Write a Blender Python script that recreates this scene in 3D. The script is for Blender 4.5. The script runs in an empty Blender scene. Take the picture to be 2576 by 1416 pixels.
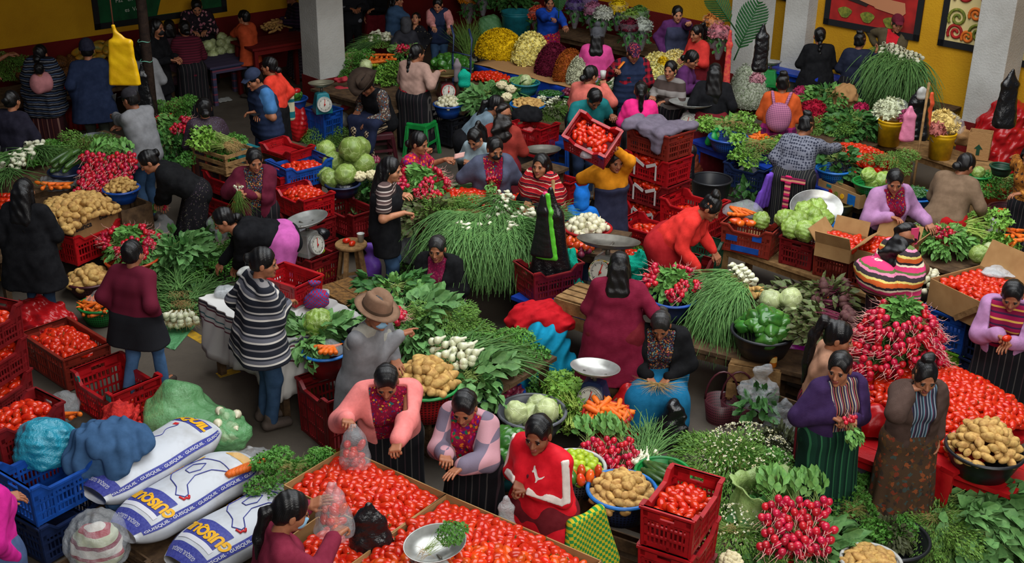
import bpy,bmesh,math,random
import numpy as np
from mathutils import Vector,Matrix
PI=math.pi
rad=math.radians
SC=bpy.context.scene
COL=SC.collection
# ------------------------------------------------------------------ camera
FW,FH,FOC=2576,1416,3060.0
CAM_Z,PITCH,ROLL=5.3,24.2,0.75
cam=bpy.data.cameras.new('camera');cam_o=bpy.data.objects.new('camera',cam);COL.objects.link(cam_o)
cam.sensor_width=36;cam.lens=FOC/FW*36;cam.clip_end=200
CR=Matrix.Rotation(rad(90-PITCH),3,'X')@Matrix.Rotation(rad(ROLL),3,'Z')
cam_o.matrix_world=Matrix.Translation((0,0,CAM_Z))@CR.to_4x4()
SC.camera=cam_o
# ------------------------------------------------------------------ light
SC.view_settings.view_transform='Standard';SC.view_settings.look='None'
SC.view_settings.gamma=1;SC.view_settings.exposure=0.28
SC.cycles.max_bounces=5;SC.cycles.transparent_max_bounces=12;SC.cycles.diffuse_bounces=2
SC.cycles.glossy_bounces=2;SC.cycles.transmission_bounces=4;SC.cycles.caustics_reflective=False
world=bpy.data.worlds.new('world');SC.world=world;world.use_nodes=True
world.node_tree.nodes['Background'].inputs[0].default_value=(.62,.75,1,1)
world.node_tree.nodes['Background'].inputs[1].default_value=.07
def area(name,loc,tgt,sx,sy,power,col):
 l=bpy.data.lights.new(name,'AREA');l.shape='RECTANGLE';l.size=sx;l.size_y=sy;l.energy=power;l.color=col
 o=bpy.data.objects.new(name,l);COL.objects.link(o);o.location=loc
 o.rotation_euler=(Vector(tgt)-Vector(loc)).to_track_quat('-Z','Y').to_euler();return o
area('skylight_daylight',(2.2,10.0,9.0),(2.2,10.6,0),9,9,1200,(.95,.98,1))
area('front_fill',(3.0,-1.5,7.0),(1.8,9.0,.5),7,4,720,(1,.97,.92))  # fill lamp added behind the camera to brighten the shaded faces
# ------------------------------------------------------------------ picking points in the place
def ray(px,py):
 return CR@Vector(((px-FW/2)/FOC,-(py-FH/2)/FOC,-1))
def G(px,py,z=0.0):
 d=ray(px,py);t=(z-CAM_Z)/d.z
 return Vector((0,0,CAM_Z))+d*t
def D(px,py,fwd):
 d=ray(px,py);return Vector((0,0,CAM_Z))+d*(fwd/d.y)
def camdepth(p):
 return-(CR.transposed()@(Vector(p)-Vector((0,0,CAM_Z)))).z
 # ------------------------------------------------------------------ materials
def lin(c):
 return tuple(((x/255)/12.92 if x/255<=.04045 else((x/255+.055)/1.055)**2.4)for x in c)+(1,)
MATS={}
class NT:
 def __init__(s,name):
  s.m=bpy.data.materials.new(name);s.m.use_nodes=True;s.t=s.m.node_tree;s.n=s.t.nodes
  s.b=s.n['Principled BSDF'];s.co=None
 def add(s,t,**kw):
  n=s.n.new(t)
  for k,v in kw.items():setattr(n,k,v)
  return n
 def link(s,a,b):s.t.links.new(a,b)
 def coord(s):
  if s.co is None:s.co=s.add('ShaderNodeTexCoord').outputs['Object']
  return s.co
 def noise(s,sc,detail=3,rough=.6,vec=None):
  n=s.add('ShaderNodeTexNoise');n.inputs['Scale'].default_value=sc;n.inputs['Detail'].default_value=detail
  n.inputs['Roughness'].default_value=rough;s.link(vec or s.coord(),n.inputs['Vector']);return n
 def ramp(s,fac,stops,interp='LINEAR'):
  r=s.add('ShaderNodeValToRGB');r.color_ramp.interpolation=interp
  e=r.color_ramp.elements
  while len(e)<len(stops):e.new(.5)
  for q,(p,c)in zip(e,stops):q.position=p;q.color=c
  s.link(fac,r.inputs[0]);return r.outputs[0]
 def math(s,op,a,b=None):
  n=s.add('ShaderNodeMath',operation=op)
  for i,v in enumerate((a,b)):
   if v is None:continue
   if isinstance(v,(int,float)):n.inputs[i].default_value=v
   else:s.link(v,n.inputs[i])
  return n.outputs[0]
 def mix(s,f,a,b,mode='MIX'):
  n=s.add('ShaderNodeMix',data_type='RGBA',blend_type=mode)
  for i,v in((0,f),(6,a),(7,b)):
   if isinstance(v,(int,float)):n.inputs[i].default_value=v
   elif isinstance(v,tuple):n.inputs[i].default_value=v
   else:s.link(v,n.inputs[i])
  return n.outputs[2]
 def bump(s,h,strength,dist=.01):
  n=s.add('ShaderNodeBump');n.inputs['Strength'].default_value=strength;n.inputs['Distance'].default_value=dist
  s.link(h,n.inputs['Height']);s.link(n.outputs[0],s.b.inputs['Normal'])
 def axis(s,i,vec=None):
  n=s.add('ShaderNodeSeparateXYZ');s.link(vec or s.coord(),n.inputs[0]);return n.outputs[i]
 def stripes(s,ax,period,cols,wob=0):
  a=s.axis(ax)
  if wob:a=s.math('ADD',a,s.math('MULTIPLY',s.noise(9).outputs[0],wob))
  f=s.math('FRACT',s.math('ADD',s.math('MULTIPLY',a,1/period),20.0))
  tot=sum(w for w,c in cols);p=0;st=[]
  for w,c in cols:st.append((p/tot,c));p+=w
  return s.ramp(f,st,'CONSTANT')
def mat(name,c,rough=.6,spec=.3,metal=0,var=0,mot=None,bump=None,sss=0,alpha=1,stops=None):
 """plain material: mot = (other colour, noise scale, amount), bump = (scale, strength), var = value spread between copies"""
 if name in MATS:return MATS[name]
 q=NT(name);b=q.b
 b.inputs['Roughness'].default_value=rough;b.inputs['Metallic'].default_value=metal
 b.inputs['Specular IOR Level'].default_value=spec
 col=lin(c);out=None
 if mot:
  c2,sc,am=mot
  f=q.ramp(q.noise(sc).outputs[0],[(.5-.3*(1.01-am),(0,0,0,1)),(.5+.3*(1.01-am),(1,1,1,1))])
  out=q.mix(f,col,lin(c2))
 if var:
  oi=q.add('ShaderNodeObjectInfo');hs=q.add('ShaderNodeHueSaturation')
  q.link(q.math('ADD',q.math('MULTIPLY',oi.outputs['Random'],2*var),1-var),hs.inputs['Value'])
  q.link(q.math('ADD',q.math('MULTIPLY',q.math('FRACT',q.math('MULTIPLY',oi.outputs['Random'],7.3)),var*.06),.5-var*.015),hs.inputs['Hue'])
  if out is None:hs.inputs['Color'].default_value=col
  else:q.link(out,hs.inputs['Color'])
  out=hs.outputs[0]
 if out is None:b.inputs['Base Color'].default_value=col
 else:q.link(out,b.inputs['Base Color'])
 if bump:q.bump(q.noise(bump[0],4).outputs[0],bump[1])
 if sss:b.inputs['Subsurface Weight'].default_value=sss;b.inputs['Subsurface Radius'].default_value=(.01,.005,.003)
 if alpha<1:b.inputs['Alpha'].default_value=alpha
 MATS[name]=q.m;return q.m
def cloth(name,c,pat=None,pal=(),sc=1.0,rough=.9,ax=2,bs=260,bst=.35,wob=0):
 """textile: pat None | knit | stripe | check | embroid | plaid | speck"""
 if name in MATS:return MATS[name]
 q=NT(name);b=q.b;b.inputs['Roughness'].default_value=rough;b.inputs['Specular IOR Level'].default_value=.12
 base=lin(c);pl=[lin(x)for x in pal]if pat!='stripe' else None
 if pat=='stripe':
  out=q.stripes(ax,sc,[(w,lin(x))for w,x in pal],wob)
 elif pat=='plaid':
  a=q.stripes(0,sc,[(1,base),(1,pl[0])]);d=q.stripes(2,sc,[(1,base),(1,pl[0])])
  out=q.mix(.5,a,d)
 elif pat=='check':
  a=q.stripes(0,sc,[(1,(0,0,0,1)),(1,(1,1,1,1))]);d=q.stripes(2,sc,[(1,(0,0,0,1)),(1,(1,1,1,1))])
  out=q.mix(q.mix(1.0,a,d,'DIFFERENCE'),base,pl[0])
 elif pat in('embroid','speck'):
  v=q.add('ShaderNodeTexVoronoi');v.inputs['Scale'].default_value=sc*(1.5 if pat=='embroid' else 1);wv=q.add('ShaderNodeMix',data_type='VECTOR');wv.inputs[0].default_value=.06;q.link(q.coord(),wv.inputs[4]);q.link(q.noise(16).outputs['Color'],wv.inputs[5]);q.link(wv.outputs[1],v.inputs['Vector'])
  if pat=='embroid':v.distance='MANHATTAN'
  n=len(pl);r=q.ramp(q.axis(0,v.outputs['Color']),[(i/n,pl[i])for i in range(n)],'CONSTANT')
  lim=.66 if pat=='embroid' else .25
  f=q.ramp(v.outputs['Distance'],[(0,(1,1,1,1)),(lim,(0,0,0,1))],'CONSTANT')
  out=q.mix(f,base,r)
 else:
  out=q.mix(q.ramp(q.noise(14,4).outputs[0],[(.35,(0,0,0,1)),(.7,(1,1,1,1))]),base,tuple(min(1,x*1.35+.004)for x in base[:3])+(1,))
 nz=q.noise(bs,2)
 if pat=='knit':
  w=q.add('ShaderNodeTexWave',bands_direction='Z');w.inputs['Scale'].default_value=55;w.inputs['Distortion'].default_value=3
  q.link(q.coord(),w.inputs['Vector']);q.bump(q.math('ADD',w.outputs['Fac'],nz.outputs[0]),.22,.005)
 else:q.bump(nz.outputs[0],bst,.004)
 q.link(out,b.inputs['Base Color']);MATS[name]=q.m;return q.m
def plastic_film(name,c,opac=.35,rough=.18):
 """thin clear or tinted plastic: partly lets through, partly shines"""
 if name in MATS:return MATS[name]
 q=NT(name);b=q.b;b.inputs['Base Color'].default_value=lin(c);b.inputs['Roughness'].default_value=rough
 b.inputs['Specular IOR Level'].default_value=.8;b.inputs['Alpha'].default_value=opac
 q.bump(q.noise(26,4,.65).outputs[0],.9,.02)
 MATS[name]=q.m;return q.m
 # ------------------------------------------------------------------ objects
def tag(o,label=None,cat=None,group=None,kind=None):
 if label:o['label']=label
 if cat:o['category']=cat
 if group:o['group']=group
 if kind:o['kind']=kind
 return o
def empty(name,loc=(0,0,0),rz=0,label=None,cat=None,group=None):
 o=bpy.data.objects.new(name,None);COL.objects.link(o);o.location=loc;o.rotation_euler=(0,0,rz)
 o.empty_display_size=.05;return tag(o,label,cat,group)
def raw_mesh(name,V,F,mats,mi=None,smooth=True):
 """V (n,3) array, F list of faces or (m,k) array"""
 me=bpy.data.meshes.new(name);V=np.asarray(V,np.float32).reshape(-1,3)
 if isinstance(F,np.ndarray):
  m,k=F.shape;lt=np.full(m,k,np.int32);fl=F.ravel().astype(np.int32)
 else:
  lt=np.array([len(f)for f in F],np.int32);fl=np.fromiter((i for f in F for i in f),np.int32)
 me.vertices.add(len(V));me.vertices.foreach_set('co',V.ravel())
 me.loops.add(len(fl));me.loops.foreach_set('vertex_index',fl)
 me.polygons.add(len(lt));me.polygons.foreach_set('loop_start',(np.cumsum(lt)-lt).astype(np.int32))
 if smooth is True:me.polygons.foreach_set('use_smooth',np.ones(len(lt),bool))
 else:me.polygons.foreach_set('use_smooth',np.zeros(len(lt),bool))
 for x in(mats if isinstance(mats,(list,tuple))else[mats]):me.materials.append(x)
 if mi is not None:me.polygons.foreach_set('material_index',np.asarray(mi,np.int32))
 me.update();me.validate();return me
def link(name,me,parent=None,loc=None,rz=None,M=None):
 o=bpy.data.objects.new(name,me);COL.objects.link(o)
 if parent is not None:o.parent=parent
 if M is not None:o.matrix_local=M
 else:
  if loc is not None:o.location=loc
  if rz is not None:o.rotation_euler=(0,0,rz)
 return o
KIDS={}
def copy_tree(o,parent=None,label=None,group=None):
 c=o.copy();COL.objects.link(c);c.parent=parent
 if parent is not None:c.matrix_parent_inverse=o.matrix_parent_inverse.copy()
 if label:c['label']=label
 if group:c['group']=group
 for ch in KIDS.get(o.name,()):KIDS.setdefault(c.name,[]).append(copy_tree(ch,c))
 return c
def kid(o,*ch):KIDS.setdefault(o.name,[]).extend(ch)
class MB:
 """collects shapes into one mesh"""
 def __init__(s):s.v=[];s.f=[];s.mi=[];s.n=0;s.m=0
 def put(s,V,F):
  V=np.asarray(V,float).reshape(-1,3);s.v.append(V)
  for f in F:s.f.append(tuple(int(i)+s.n for i in f));s.mi.append(s.m)
  s.n+=len(V);return s
 def box(s,c,d,R=None):
  c=np.array(c,float);d=np.array(d,float)/2
  V=np.array([[x,y,z]for x in(-1,1)for y in(-1,1)for z in(-1,1)])*d
  if R is not None:V=V@np.array(R).T
  return s.put(V+c,[(0,1,3,2),(4,6,7,5),(0,4,5,1),(2,3,7,6),(0,2,6,4),(1,5,7,3)])
 def bar(s,a,b,w,h):
  a=Vector(a);b=Vector(b);d=b-a;q=d.to_track_quat('X','Z').to_matrix()
  return s.box((a+b)/2,(d.length,w,h),q)
 def lathe(s,prof,n=24,cx=0,cy=0,sx=1,sy=1,close=True):
  a=np.arange(n)*2*PI/n;V=[]
  for r,z in prof:V.append(np.stack([cx+r*sx*np.cos(a),cy+r*sy*np.sin(a),np.full(n,z)],1))
  F=[(i*n+j,i*n+(j+1)%n,(i+1)*n+(j+1)%n,(i+1)*n+j)for i in range(len(prof)-1)for j in range(n)]
  return s.put(np.concatenate(V),F)
 def tube(s,pts,r,n=6,cap=True):
  pts=[Vector(p)for p in pts];m=len(pts);V=[];up=Vector((.13,.21,.97))
  rs=r if isinstance(r,(list,tuple))else[r]*m
  for i,p in enumerate(pts):
   t=(pts[min(i+1,m-1)]-pts[max(i-1,0)]).normalized()
   u=t.cross(up);u=u.normalized()if u.length>1e-4 else Vector((1,0,0));w=t.cross(u)
   for j in range(n):V.append(p+(u*math.cos(2*PI*j/n)+w*math.sin(2*PI*j/n))*rs[i])
  F=[(i*n+j,i*n+(j+1)%n,(i+1)*n+(j+1)%n,(i+1)*n+j)for i in range(m-1)for j in range(n)]
  if cap:F+=[tuple(range(n))[::-1],tuple(range((m-1)*n,m*n))]
  return s.put([tuple(v)for v in V],F)
 def ell(s,c,r,n=12,m=8,R=None,noise=0,seed=0):
  rng=np.random.RandomState(seed);V=[(0,0,1)]
  for i in range(1,m):
   for j in range(n):V.append((math.sin(PI*i/m)*math.cos(2*PI*j/n),math.sin(PI*i/m)*math.sin(2*PI*j/n),math.cos(PI*i/m)))
  V.append((0,0,-1));V=np.array(V)
  if noise:
   ph=rng.rand(4,3)*6;k=rng.randn(4,3)*1.6
   V=V*(1+noise*sum(np.sin(V@k[i]+ph[i,0])for i in range(4))/2)[:,None]
  V=V*np.array(r)
  if R is not None:V=V@np.array(R).T
  F=[(0,1+j,1+(j+1)%n)for j in range(n)]
  for i in range(m-2):F+=[(1+i*n+j,1+(i+1)*n+j,1+(i+1)*n+(j+1)%n,1+i*n+(j+1)%n)for j in range(n)]
  L=len(V)-1;F+=[(L,1+(m-2)*n+(j+1)%n,1+(m-2)*n+j)for j in range(n)]
  return s.put(V+np.array(c),F)
 def mesh(s,name,mats,smooth=True):
  return raw_mesh(name,np.concatenate(s.v),s.f,mats,s.mi,smooth)
 def build(s,name,mats,parent=None,loc=None,rz=None,smooth=True,M=None):
  return link(name,s.mesh(name,mats,smooth),parent,loc,rz,M)
def auto_smooth(o,ang=35):
 me=o.data;me.polygons.foreach_set('use_smooth',np.ones(len(me.polygons),bool));me.set_sharp_from_angle(angle=rad(ang))
def bevel(o,w=.006,seg=2):
 m=o.modifiers.new('b','BEVEL');m.width=w;m.segments=seg;m.limit_method='ANGLE';m.angle_limit=rad(40)
 # ------------------------------------------------------------------ soft shapes: blended volumes turned into one smooth skin
def snets(Dv,o,h):
 s=Dv<0;nx,ny,nz=s.shape
 cs=[(i,j,k)for i in(0,1)for j in(0,1)for k in(0,1)]
 cnt=sum(s[i:nx-1+i,j:ny-1+j,k:nz-1+k].astype(np.int8)for i,j,k in cs)
 act=(cnt>0)&(cnt<8);idx=np.argwhere(act)
 if len(idx)==0:return np.zeros((0,3)),np.zeros((0,4),int)
 ids=np.full(act.shape,-1,np.int64);ids[act]=np.arange(len(idx))
 vals=[Dv[idx[:,0]+i,idx[:,1]+j,idx[:,2]+k]for i,j,k in cs]
 pos=np.zeros((len(idx),3));num=np.zeros(len(idx))
 for a in range(8):
  for b in range(a+1,8):
   dif=np.array(cs[b])-np.array(cs[a])
   if np.abs(dif).sum()!=1:continue
   va,vb=vals[a],vals[b];m=(va<0)!=(vb<0)
   t=np.where(m,va/np.where(m,va-vb,1),0)
   pos+=np.where(m[:,None],np.array(cs[a])+t[:,None]*dif,0);num+=m
 V=(idx+pos/num[:,None])*h+o
 Fs=[]
 for ax in range(3):
  sl0=[slice(1,-1)]*3;sl1=[slice(1,-1)]*3;sl0[ax]=slice(0,-1);sl1[ax]=slice(1,None)
  A,B=s[tuple(sl0)],s[tuple(sl1)];e=np.argwhere(A!=B)
  if len(e)==0:continue
  fl=A[e[:,0],e[:,1],e[:,2]];off=np.ones(3,int);off[ax]=0;e=e+off
  u,v=(ax+1)%3,(ax+2)%3;U=np.zeros(3,int);U[u]=1;W=np.zeros(3,int);W[v]=1
  q=[e-U-W,e-W,e,e-U]
  f=np.stack([ids[c[:,0],c[:,1],c[:,2]]for c in q],1)
  f[~fl]=f[~fl][:,::-1];Fs.append(f)
 F=np.concatenate(Fs);return V,F[(F>=0).all(1)]
class SDF:
 def __init__(s,k=.03):s.p=[];s.k=k
 def cap(s,a,b,ra,rb=None,wa=0,wb=None,X=(1,0,0),k=None):
  s.p.append(('c',np.array(a,float),np.array(b,float),ra,ra if rb is None else rb,wa,wa if wb is None else wb,np.array(X,float),k));return s
 def ell(s,c,r,R=None,k=None):
  s.p.append(('e',np.array(c,float),np.array(r,float),None if R is None else np.array(R),k));return s
 def build(s,res,grow=0,disp=None,cuts=(),keep=None,dirs=None):
  lo=np.full(3,9e9);hi=-lo;bb=[]
  for q in s.p:
   if q[0]=='c':
    m=max(q[3],q[4])+max(q[5],q[6])*np.abs(q[7])
    l=np.minimum(q[1],q[2])-m;h=np.maximum(q[1],q[2])+m
   else:m=max(q[2]);l=q[1]-m;h=q[1]+m
   bb.append((l-grow,h+grow));lo=np.minimum(lo,l-grow);hi=np.maximum(hi,h+grow)
  pad=3*res+.012;lo-=pad;hi+=pad;n=np.ceil((hi-lo)/res).astype(int)+1
  xs=[lo[i]+res*np.arange(n[i])for i in range(3)]
  Dv=np.full(n,.08,np.float32)
  for q,(l,h)in zip(s.p,bb):
   k=q[-1]or s.k;mg=.05+k
   i0=np.clip(((l-mg-lo)/res).astype(int),0,n);i1=np.clip(((h+mg-lo)/res).astype(int)+2,0,n)
   x=xs[0][i0[0]:i1[0],None,None];y=xs[1][None,i0[1]:i1[1],None];z=xs[2][None,None,i0[2]:i1[2]]
   if q[0]=='c':
    a,b,ra,rb,wa,wb,X=q[1:8];ba=b-a;L2=max(ba@ba,1e-9)
    px,py,pz=x-a[0],y-a[1],z-a[2]
    t=np.clip((px*ba[0]+py*ba[1]+pz*ba[2])/L2,0,1)
    qx,qy,qz=px-t*ba[0],py-t*ba[1],pz-t*ba[2]
    if wa or wb:
     lx=qx*X[0]+qy*X[1]+qz*X[2];w=wa+(wb-wa)*t;lx=np.clip(lx,-w,w)
     qx,qy,qz=qx-lx*X[0],qy-lx*X[1],qz-lx*X[2]
    d=np.sqrt(qx*qx+qy*qy+qz*qz)-(ra+(rb-ra)*t)
   else:
    c,r,R=q[1:4];px,py,pz=x-c[0],y-c[1],z-c[2]
    if R is not None:
     px,py,pz=(R[0,i]*px+R[1,i]*py+R[2,i]*pz for i in range(3))
    u,v,w=px/r[0],py/r[1],pz/r[2];k0=np.sqrt(u*u+v*v+w*w)
    k1=np.sqrt((u/r[0])**2+(v/r[1])**2+(w/r[2])**2)+1e-6;d=k0*(k0-1)/k1
   sub=Dv[i0[0]:i1[0],i0[1]:i1[1],i0[2]:i1[2]];d=d-grow
   hh=np.clip(.5+.5*(sub-d)/k,0,1)
   sub[...]=sub+(d-sub)*hh-k*hh*(1-hh)
  Xg,Yg,Zg=xs[0][:,None,None],xs[1][None,:,None],xs[2][None,None,:]
  if disp:Dv+=disp(Xg,Yg,Zg)
  for c in cuts:Dv=np.maximum(Dv,-c(Xg,Yg,Zg))
  if keep:Dv=np.maximum(Dv,keep(Xg,Yg,Zg))
  Dv[0],Dv[-1],Dv[:,0],Dv[:,-1],Dv[:,:,0],Dv[:,:,-1]=.08,.08,.08,.08,.08,.08
  return snets(Dv,lo,res)
def bx(c,d):
 def f(x,y,z):return np.maximum(np.maximum(np.abs(x-c[0])-d[0]/2,np.abs(y-c[1])-d[1]/2),np.abs(z-c[2])-d[2]/2)
 return f
def sph(c,r):
 def f(x,y,z):return np.sqrt((x-c[0])**2+(y-c[1])**2+(z-c[2])**2)-r
 return f
def crease(a,f,seed=0):
 r=np.random.RandomState(seed);K=r.randn(5,3)*f;ph=r.rand(5)*6
 return lambda x,y,z:(a/2.2)*sum(np.sin(K[i,0]*x+K[i,1]*y+K[i,2]*z+ph[i])for i in range(5))
def both(*fs):return lambda x,y,z:sum(f(x,y,z)for f in fs)
# ------------------------------------------------------------------ people
def jn(parts):
 """joins (V, F, material index) pieces into arrays"""
 Vs,Fs,Ms,n=[],[],[],0
 for V,F,m in parts:
  Vs.append(V);Fs+=[tuple(int(i)+n for i in f)for f in F];Ms+=([m]*len(F)if isinstance(m,int)else list(m));n+=len(V)
 return np.concatenate(Vs),Fs,Ms
def ellmesh(c,r,n=8,m=6,R=None):
 b=MB();b.ell(c,r,n,m,R);return b.v[0],b.f
def head_template(w=1.0,jaw=1.0):
 s=SDF(.018)
 s.ell((0,-.012,.035),(.077*w,.094,.088)).ell((0,.02,-.03),(.063*w,.07,.085)).ell((0,.034,-.076),(.046*w*jaw,.046,.04))
 for e in(-1,1):
  s.ell((e*.04*w,.046,-.03),(.027,.03,.03));s.ell((e*.08*w,-.008,-.008),(.010,.02,.032),k=.008);s.ell((e*.012,.094,-.034),(.009,.009,.008),k=.006)
 s.cap((-.034,.076,.018),(.034,.076,.018),.012,k=.012).cap((0,.083,.008),(0,.105,-.03),.008,.0125,k=.01)
 s.cap((-.016,.09,-.058),(.016,.09,-.058),.0065,k=.005).cap((-.013,.09,-.069),(.013,.09,-.069),.0075,k=.005).ell((0,.078,-.097),(.02,.019,.017))
 s.cap((0,-.02,-.07),(0,-.035,-.18),.05,.055)
 V,F=s.build(.0058,cuts=[sph((.033,.108,-.002),.023),sph((-.033,.108,-.002),.023)])
 fc=V[F].mean(1)
 lip=(np.abs(fc[:,0])<.024)&(np.abs(fc[:,2]+.0635)<.0125)&(fc[:,1]>.083)
 parts=[(V,F,list(np.where(lip,1,0)))]
 for e in(-1,1):
  a=ellmesh((e*.032,.0815,-.002),(.0125,.0070,.0055));parts.append((a[0],a[1],3))
  a=ellmesh((e*.032,.0868,-.002),(.0070,.0045,.0058));parts.append((a[0],a[1],2))
  a=ellmesh((e*.033,.0875,.021),(.019,.005,.0042));parts.append((a[0],a[1],2))
  a=ellmesh((e*.032,.0835,.0068),(.0165,.0075,.0035));parts.append((a[0],a[1],2))
 return jn(parts)
HEADS={'w':head_template(),'m':head_template(1.05,1.12),'c':head_template(1.0,.9)}
def hand_template(curl,point=False):
 s=SDF(.006)
 s.cap((0,-.01,0),(0,.03,0),.018,.014,wa=.010,wb=.024).cap((0,.03,0),(0,.082,-.002),.0135,.0115,wa=.024,wb=.031)
 for i,(x,L)in enumerate(((-.031,.068),(-.0105,.078),(.0105,.072),(.030,.056))):
  p=np.array((x,.084-(.006 if i in(0,3)else 0),-.002));c=10 if point and i==0 else curl*(1+.12*i);a=0;fan=(-.10,-.03,.04,.12)[i]
  for j,q in enumerate((.45,.31,.24)):
   a+=rad(c);d=np.array((fan*math.cos(a),math.cos(a),-math.sin(a)));e=p+d*L*q
   s.cap(p,e,.0088-.0008*j,.0080-.0008*j,k=.003);p=e
 s.cap((-.022,.02,-.004),(-.047,.05,-.016),.0125,.0105).cap((-.047,.05,-.016),(-.050,.082,-.026),.0098,.0082)
 return s.build(.0043)
HANDS={'relax':hand_template(20),'grip':hand_template(48),'point':hand_template(62,True),'open':hand_template(9)}
def hair_template(style):
 s=SDF(.02);cuts=[lambda x,y,z:np.sqrt((x/.070)**2+((y-.112)/.105)**2+((z+.04)/.118)**2)*.08-.08,lambda x,y,z:z+.06+0*x+0*y]
 s.ell((0,-.016,.040),(.087,.104,.096)).ell((0,-.05,-.01),(.075,.065,.075))
 def strands(x,y,z):return .0022*np.sin(60*x+25*y)*np.cos(18*z+8*x)+.002*np.sin(95*(x*.8+z*.5))+.0016*np.sin(150*y+40*z)
 if style=='bun':s.ell((0,-.125,.03),(.045,.04,.045),k=.012)
 elif style=='topbun':s.ell((0,-.055,.145),(.05,.05,.038),k=.01).ell((0,-.055,.13),(.03,.03,.03))
 elif style=='lowbun':s.ell((0,-.125,-.045),(.05,.042,.045),k=.012)
 elif style=='pony':
  s.cap((0,-.11,.02),(0,-.15,-.02),.026,.034).cap((0,-.15,-.02),(.005,-.145,-.19),.036,.03).cap((.005,-.145,-.19),(.01,-.12,-.31),.03,.009)
 elif style=='highpony':
  s.cap((0,-.085,.10),(0,-.15,.10),.025,.03).cap((0,-.15,.10),(0,-.18,-.05),.034,.042).cap((0,-.18,-.05),(.01,-.155,-.28),.04,.035).cap((.01,-.155,-.28),(.01,-.13,-.45),.034,.01)
 elif style=='braid':
  for i in range(9):s.ell(((-1)**i*.008,-.125-.01*math.sin(i*.3),-.03-i*.052),(.029-.0015*i,.025,.035),k=.01)
 elif style=='long':
  s.cap((0,-.085,.0),(0,-.115,-.2),.055,.05,wa=.03,wb=.055).cap((0,-.115,-.2),(0,-.12,-.42),.05,.03,wa=.055,wb=.06)
  for e in(-1,1):s.cap((e*.072,-.01,.0),(e*.085,-.04,-.2),.025,.03)
 elif style=='xlong':
  s.cap((0,-.085,.0),(0,-.12,-.25),.06,.055,wa=.03,wb=.06).cap((0,-.12,-.25),(0,-.14,-.68),.052,.022,wa=.06,wb=.05)
  for e in(-1,1):s.cap((e*.072,-.02,.0),(e*.085,-.06,-.25),.027,.03)
 elif style=='wavy':
  s.cap((0,-.09,.0),(0,-.13,-.2),.06,.07,wa=.03,wb=.05).cap((0,-.13,-.2),(.02,-.13,-.4),.065,.03,wa=.05,wb=.04)
 if style in('bun','topbun','lowbun','pony','highpony','braid','short','long','wavy','xlong','bob'):
  if style=='bob':
   for e in(-1,1):s.cap((e*.07,-.02,.0),(e*.075,-.03,-.11),.03,.03)
   s.cap((0,-.08,0),(0,-.085,-.11),.05,.04,wa=.03,wb=.05)
 if style=='wavy':d=both(strands,crease(.018,32,4))
 elif style=='topbun':d=both(strands,crease(.005,40,4))
 else:d=strands
 c=cuts[:1]if style in('long','xlong','bob','wavy','pony','highpony','braid','lowbun')else cuts
 V,F=s.build(.0068,disp=d,cuts=c);return V,F
HAIRS={k:hair_template(k)for k in('bun','topbun','lowbun','pony','highpony','braid','long','xlong','wavy','bob','short')}
SKIN=[mat('skin_%d'%i,c,.5,.35,mot=(c2,22,.3),bump=(420,.12))for i,(c,c2)in enumerate((((186,128,94),(164,106,76)),((164,106,76),(142,88,60)),((136,86,60),(116,68,46))))]
LIP=mat('lips',(132,66,58),.4);EYED=mat('eye_dark',(18,12,10),.3);EYEW=mat('eye_white',(150,138,128),.45)
def hairmat(name,c,c2):
 q=NT(name);w=q.add('ShaderNodeTexWave',bands_direction='X');w.inputs['Scale'].default_value=60;w.inputs['Distortion'].default_value=3;w.inputs['Detail'].default_value=3;w.inputs['Detail Scale'].default_value=2;q.link(q.coord(),w.inputs['Vector'])
 q.link(q.mix(q.ramp(w.outputs['Fac'],[(.5,(0,0,0,1)),(1,(1,1,1,1))]),lin(c),lin(c2)),q.b.inputs['Base Color']);q.bump(w.outputs['Fac'],.28,.004);q.b.inputs['Roughness'].default_value=.38;q.b.inputs['Specular IOR Level'].default_value=.42;return q.m
HAIRM={'k':hairmat('hair_black',(6,5,6),(18,15,15)),'b':hairmat('hair_brown',(14,9,8),(30,22,18)),'g':hairmat('hair_greying',(12,11,12),(58,56,55))}
SHOE=mat('shoe_leather',(52,44,38),.55,.4)
def ik(s,t,l1,l2,pole):
 s,t=Vector(s),Vector(t);d=t-s;L=min(max(d.length,.12),.985*(l1+l2));u=d.normalized();t=s+u*L
 a=(l1*l1-l2*l2+L*L)/(2*L);h=math.sqrt(max(l1*l1-a*a,0));p=Vector(pole);p=(p-u*(p@u)).normalized()
 return s+u*a+p*h,t
HEADN=0
class Px:
 def __init__(s,px,py,z):s.w=G(px,py,z)
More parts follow.
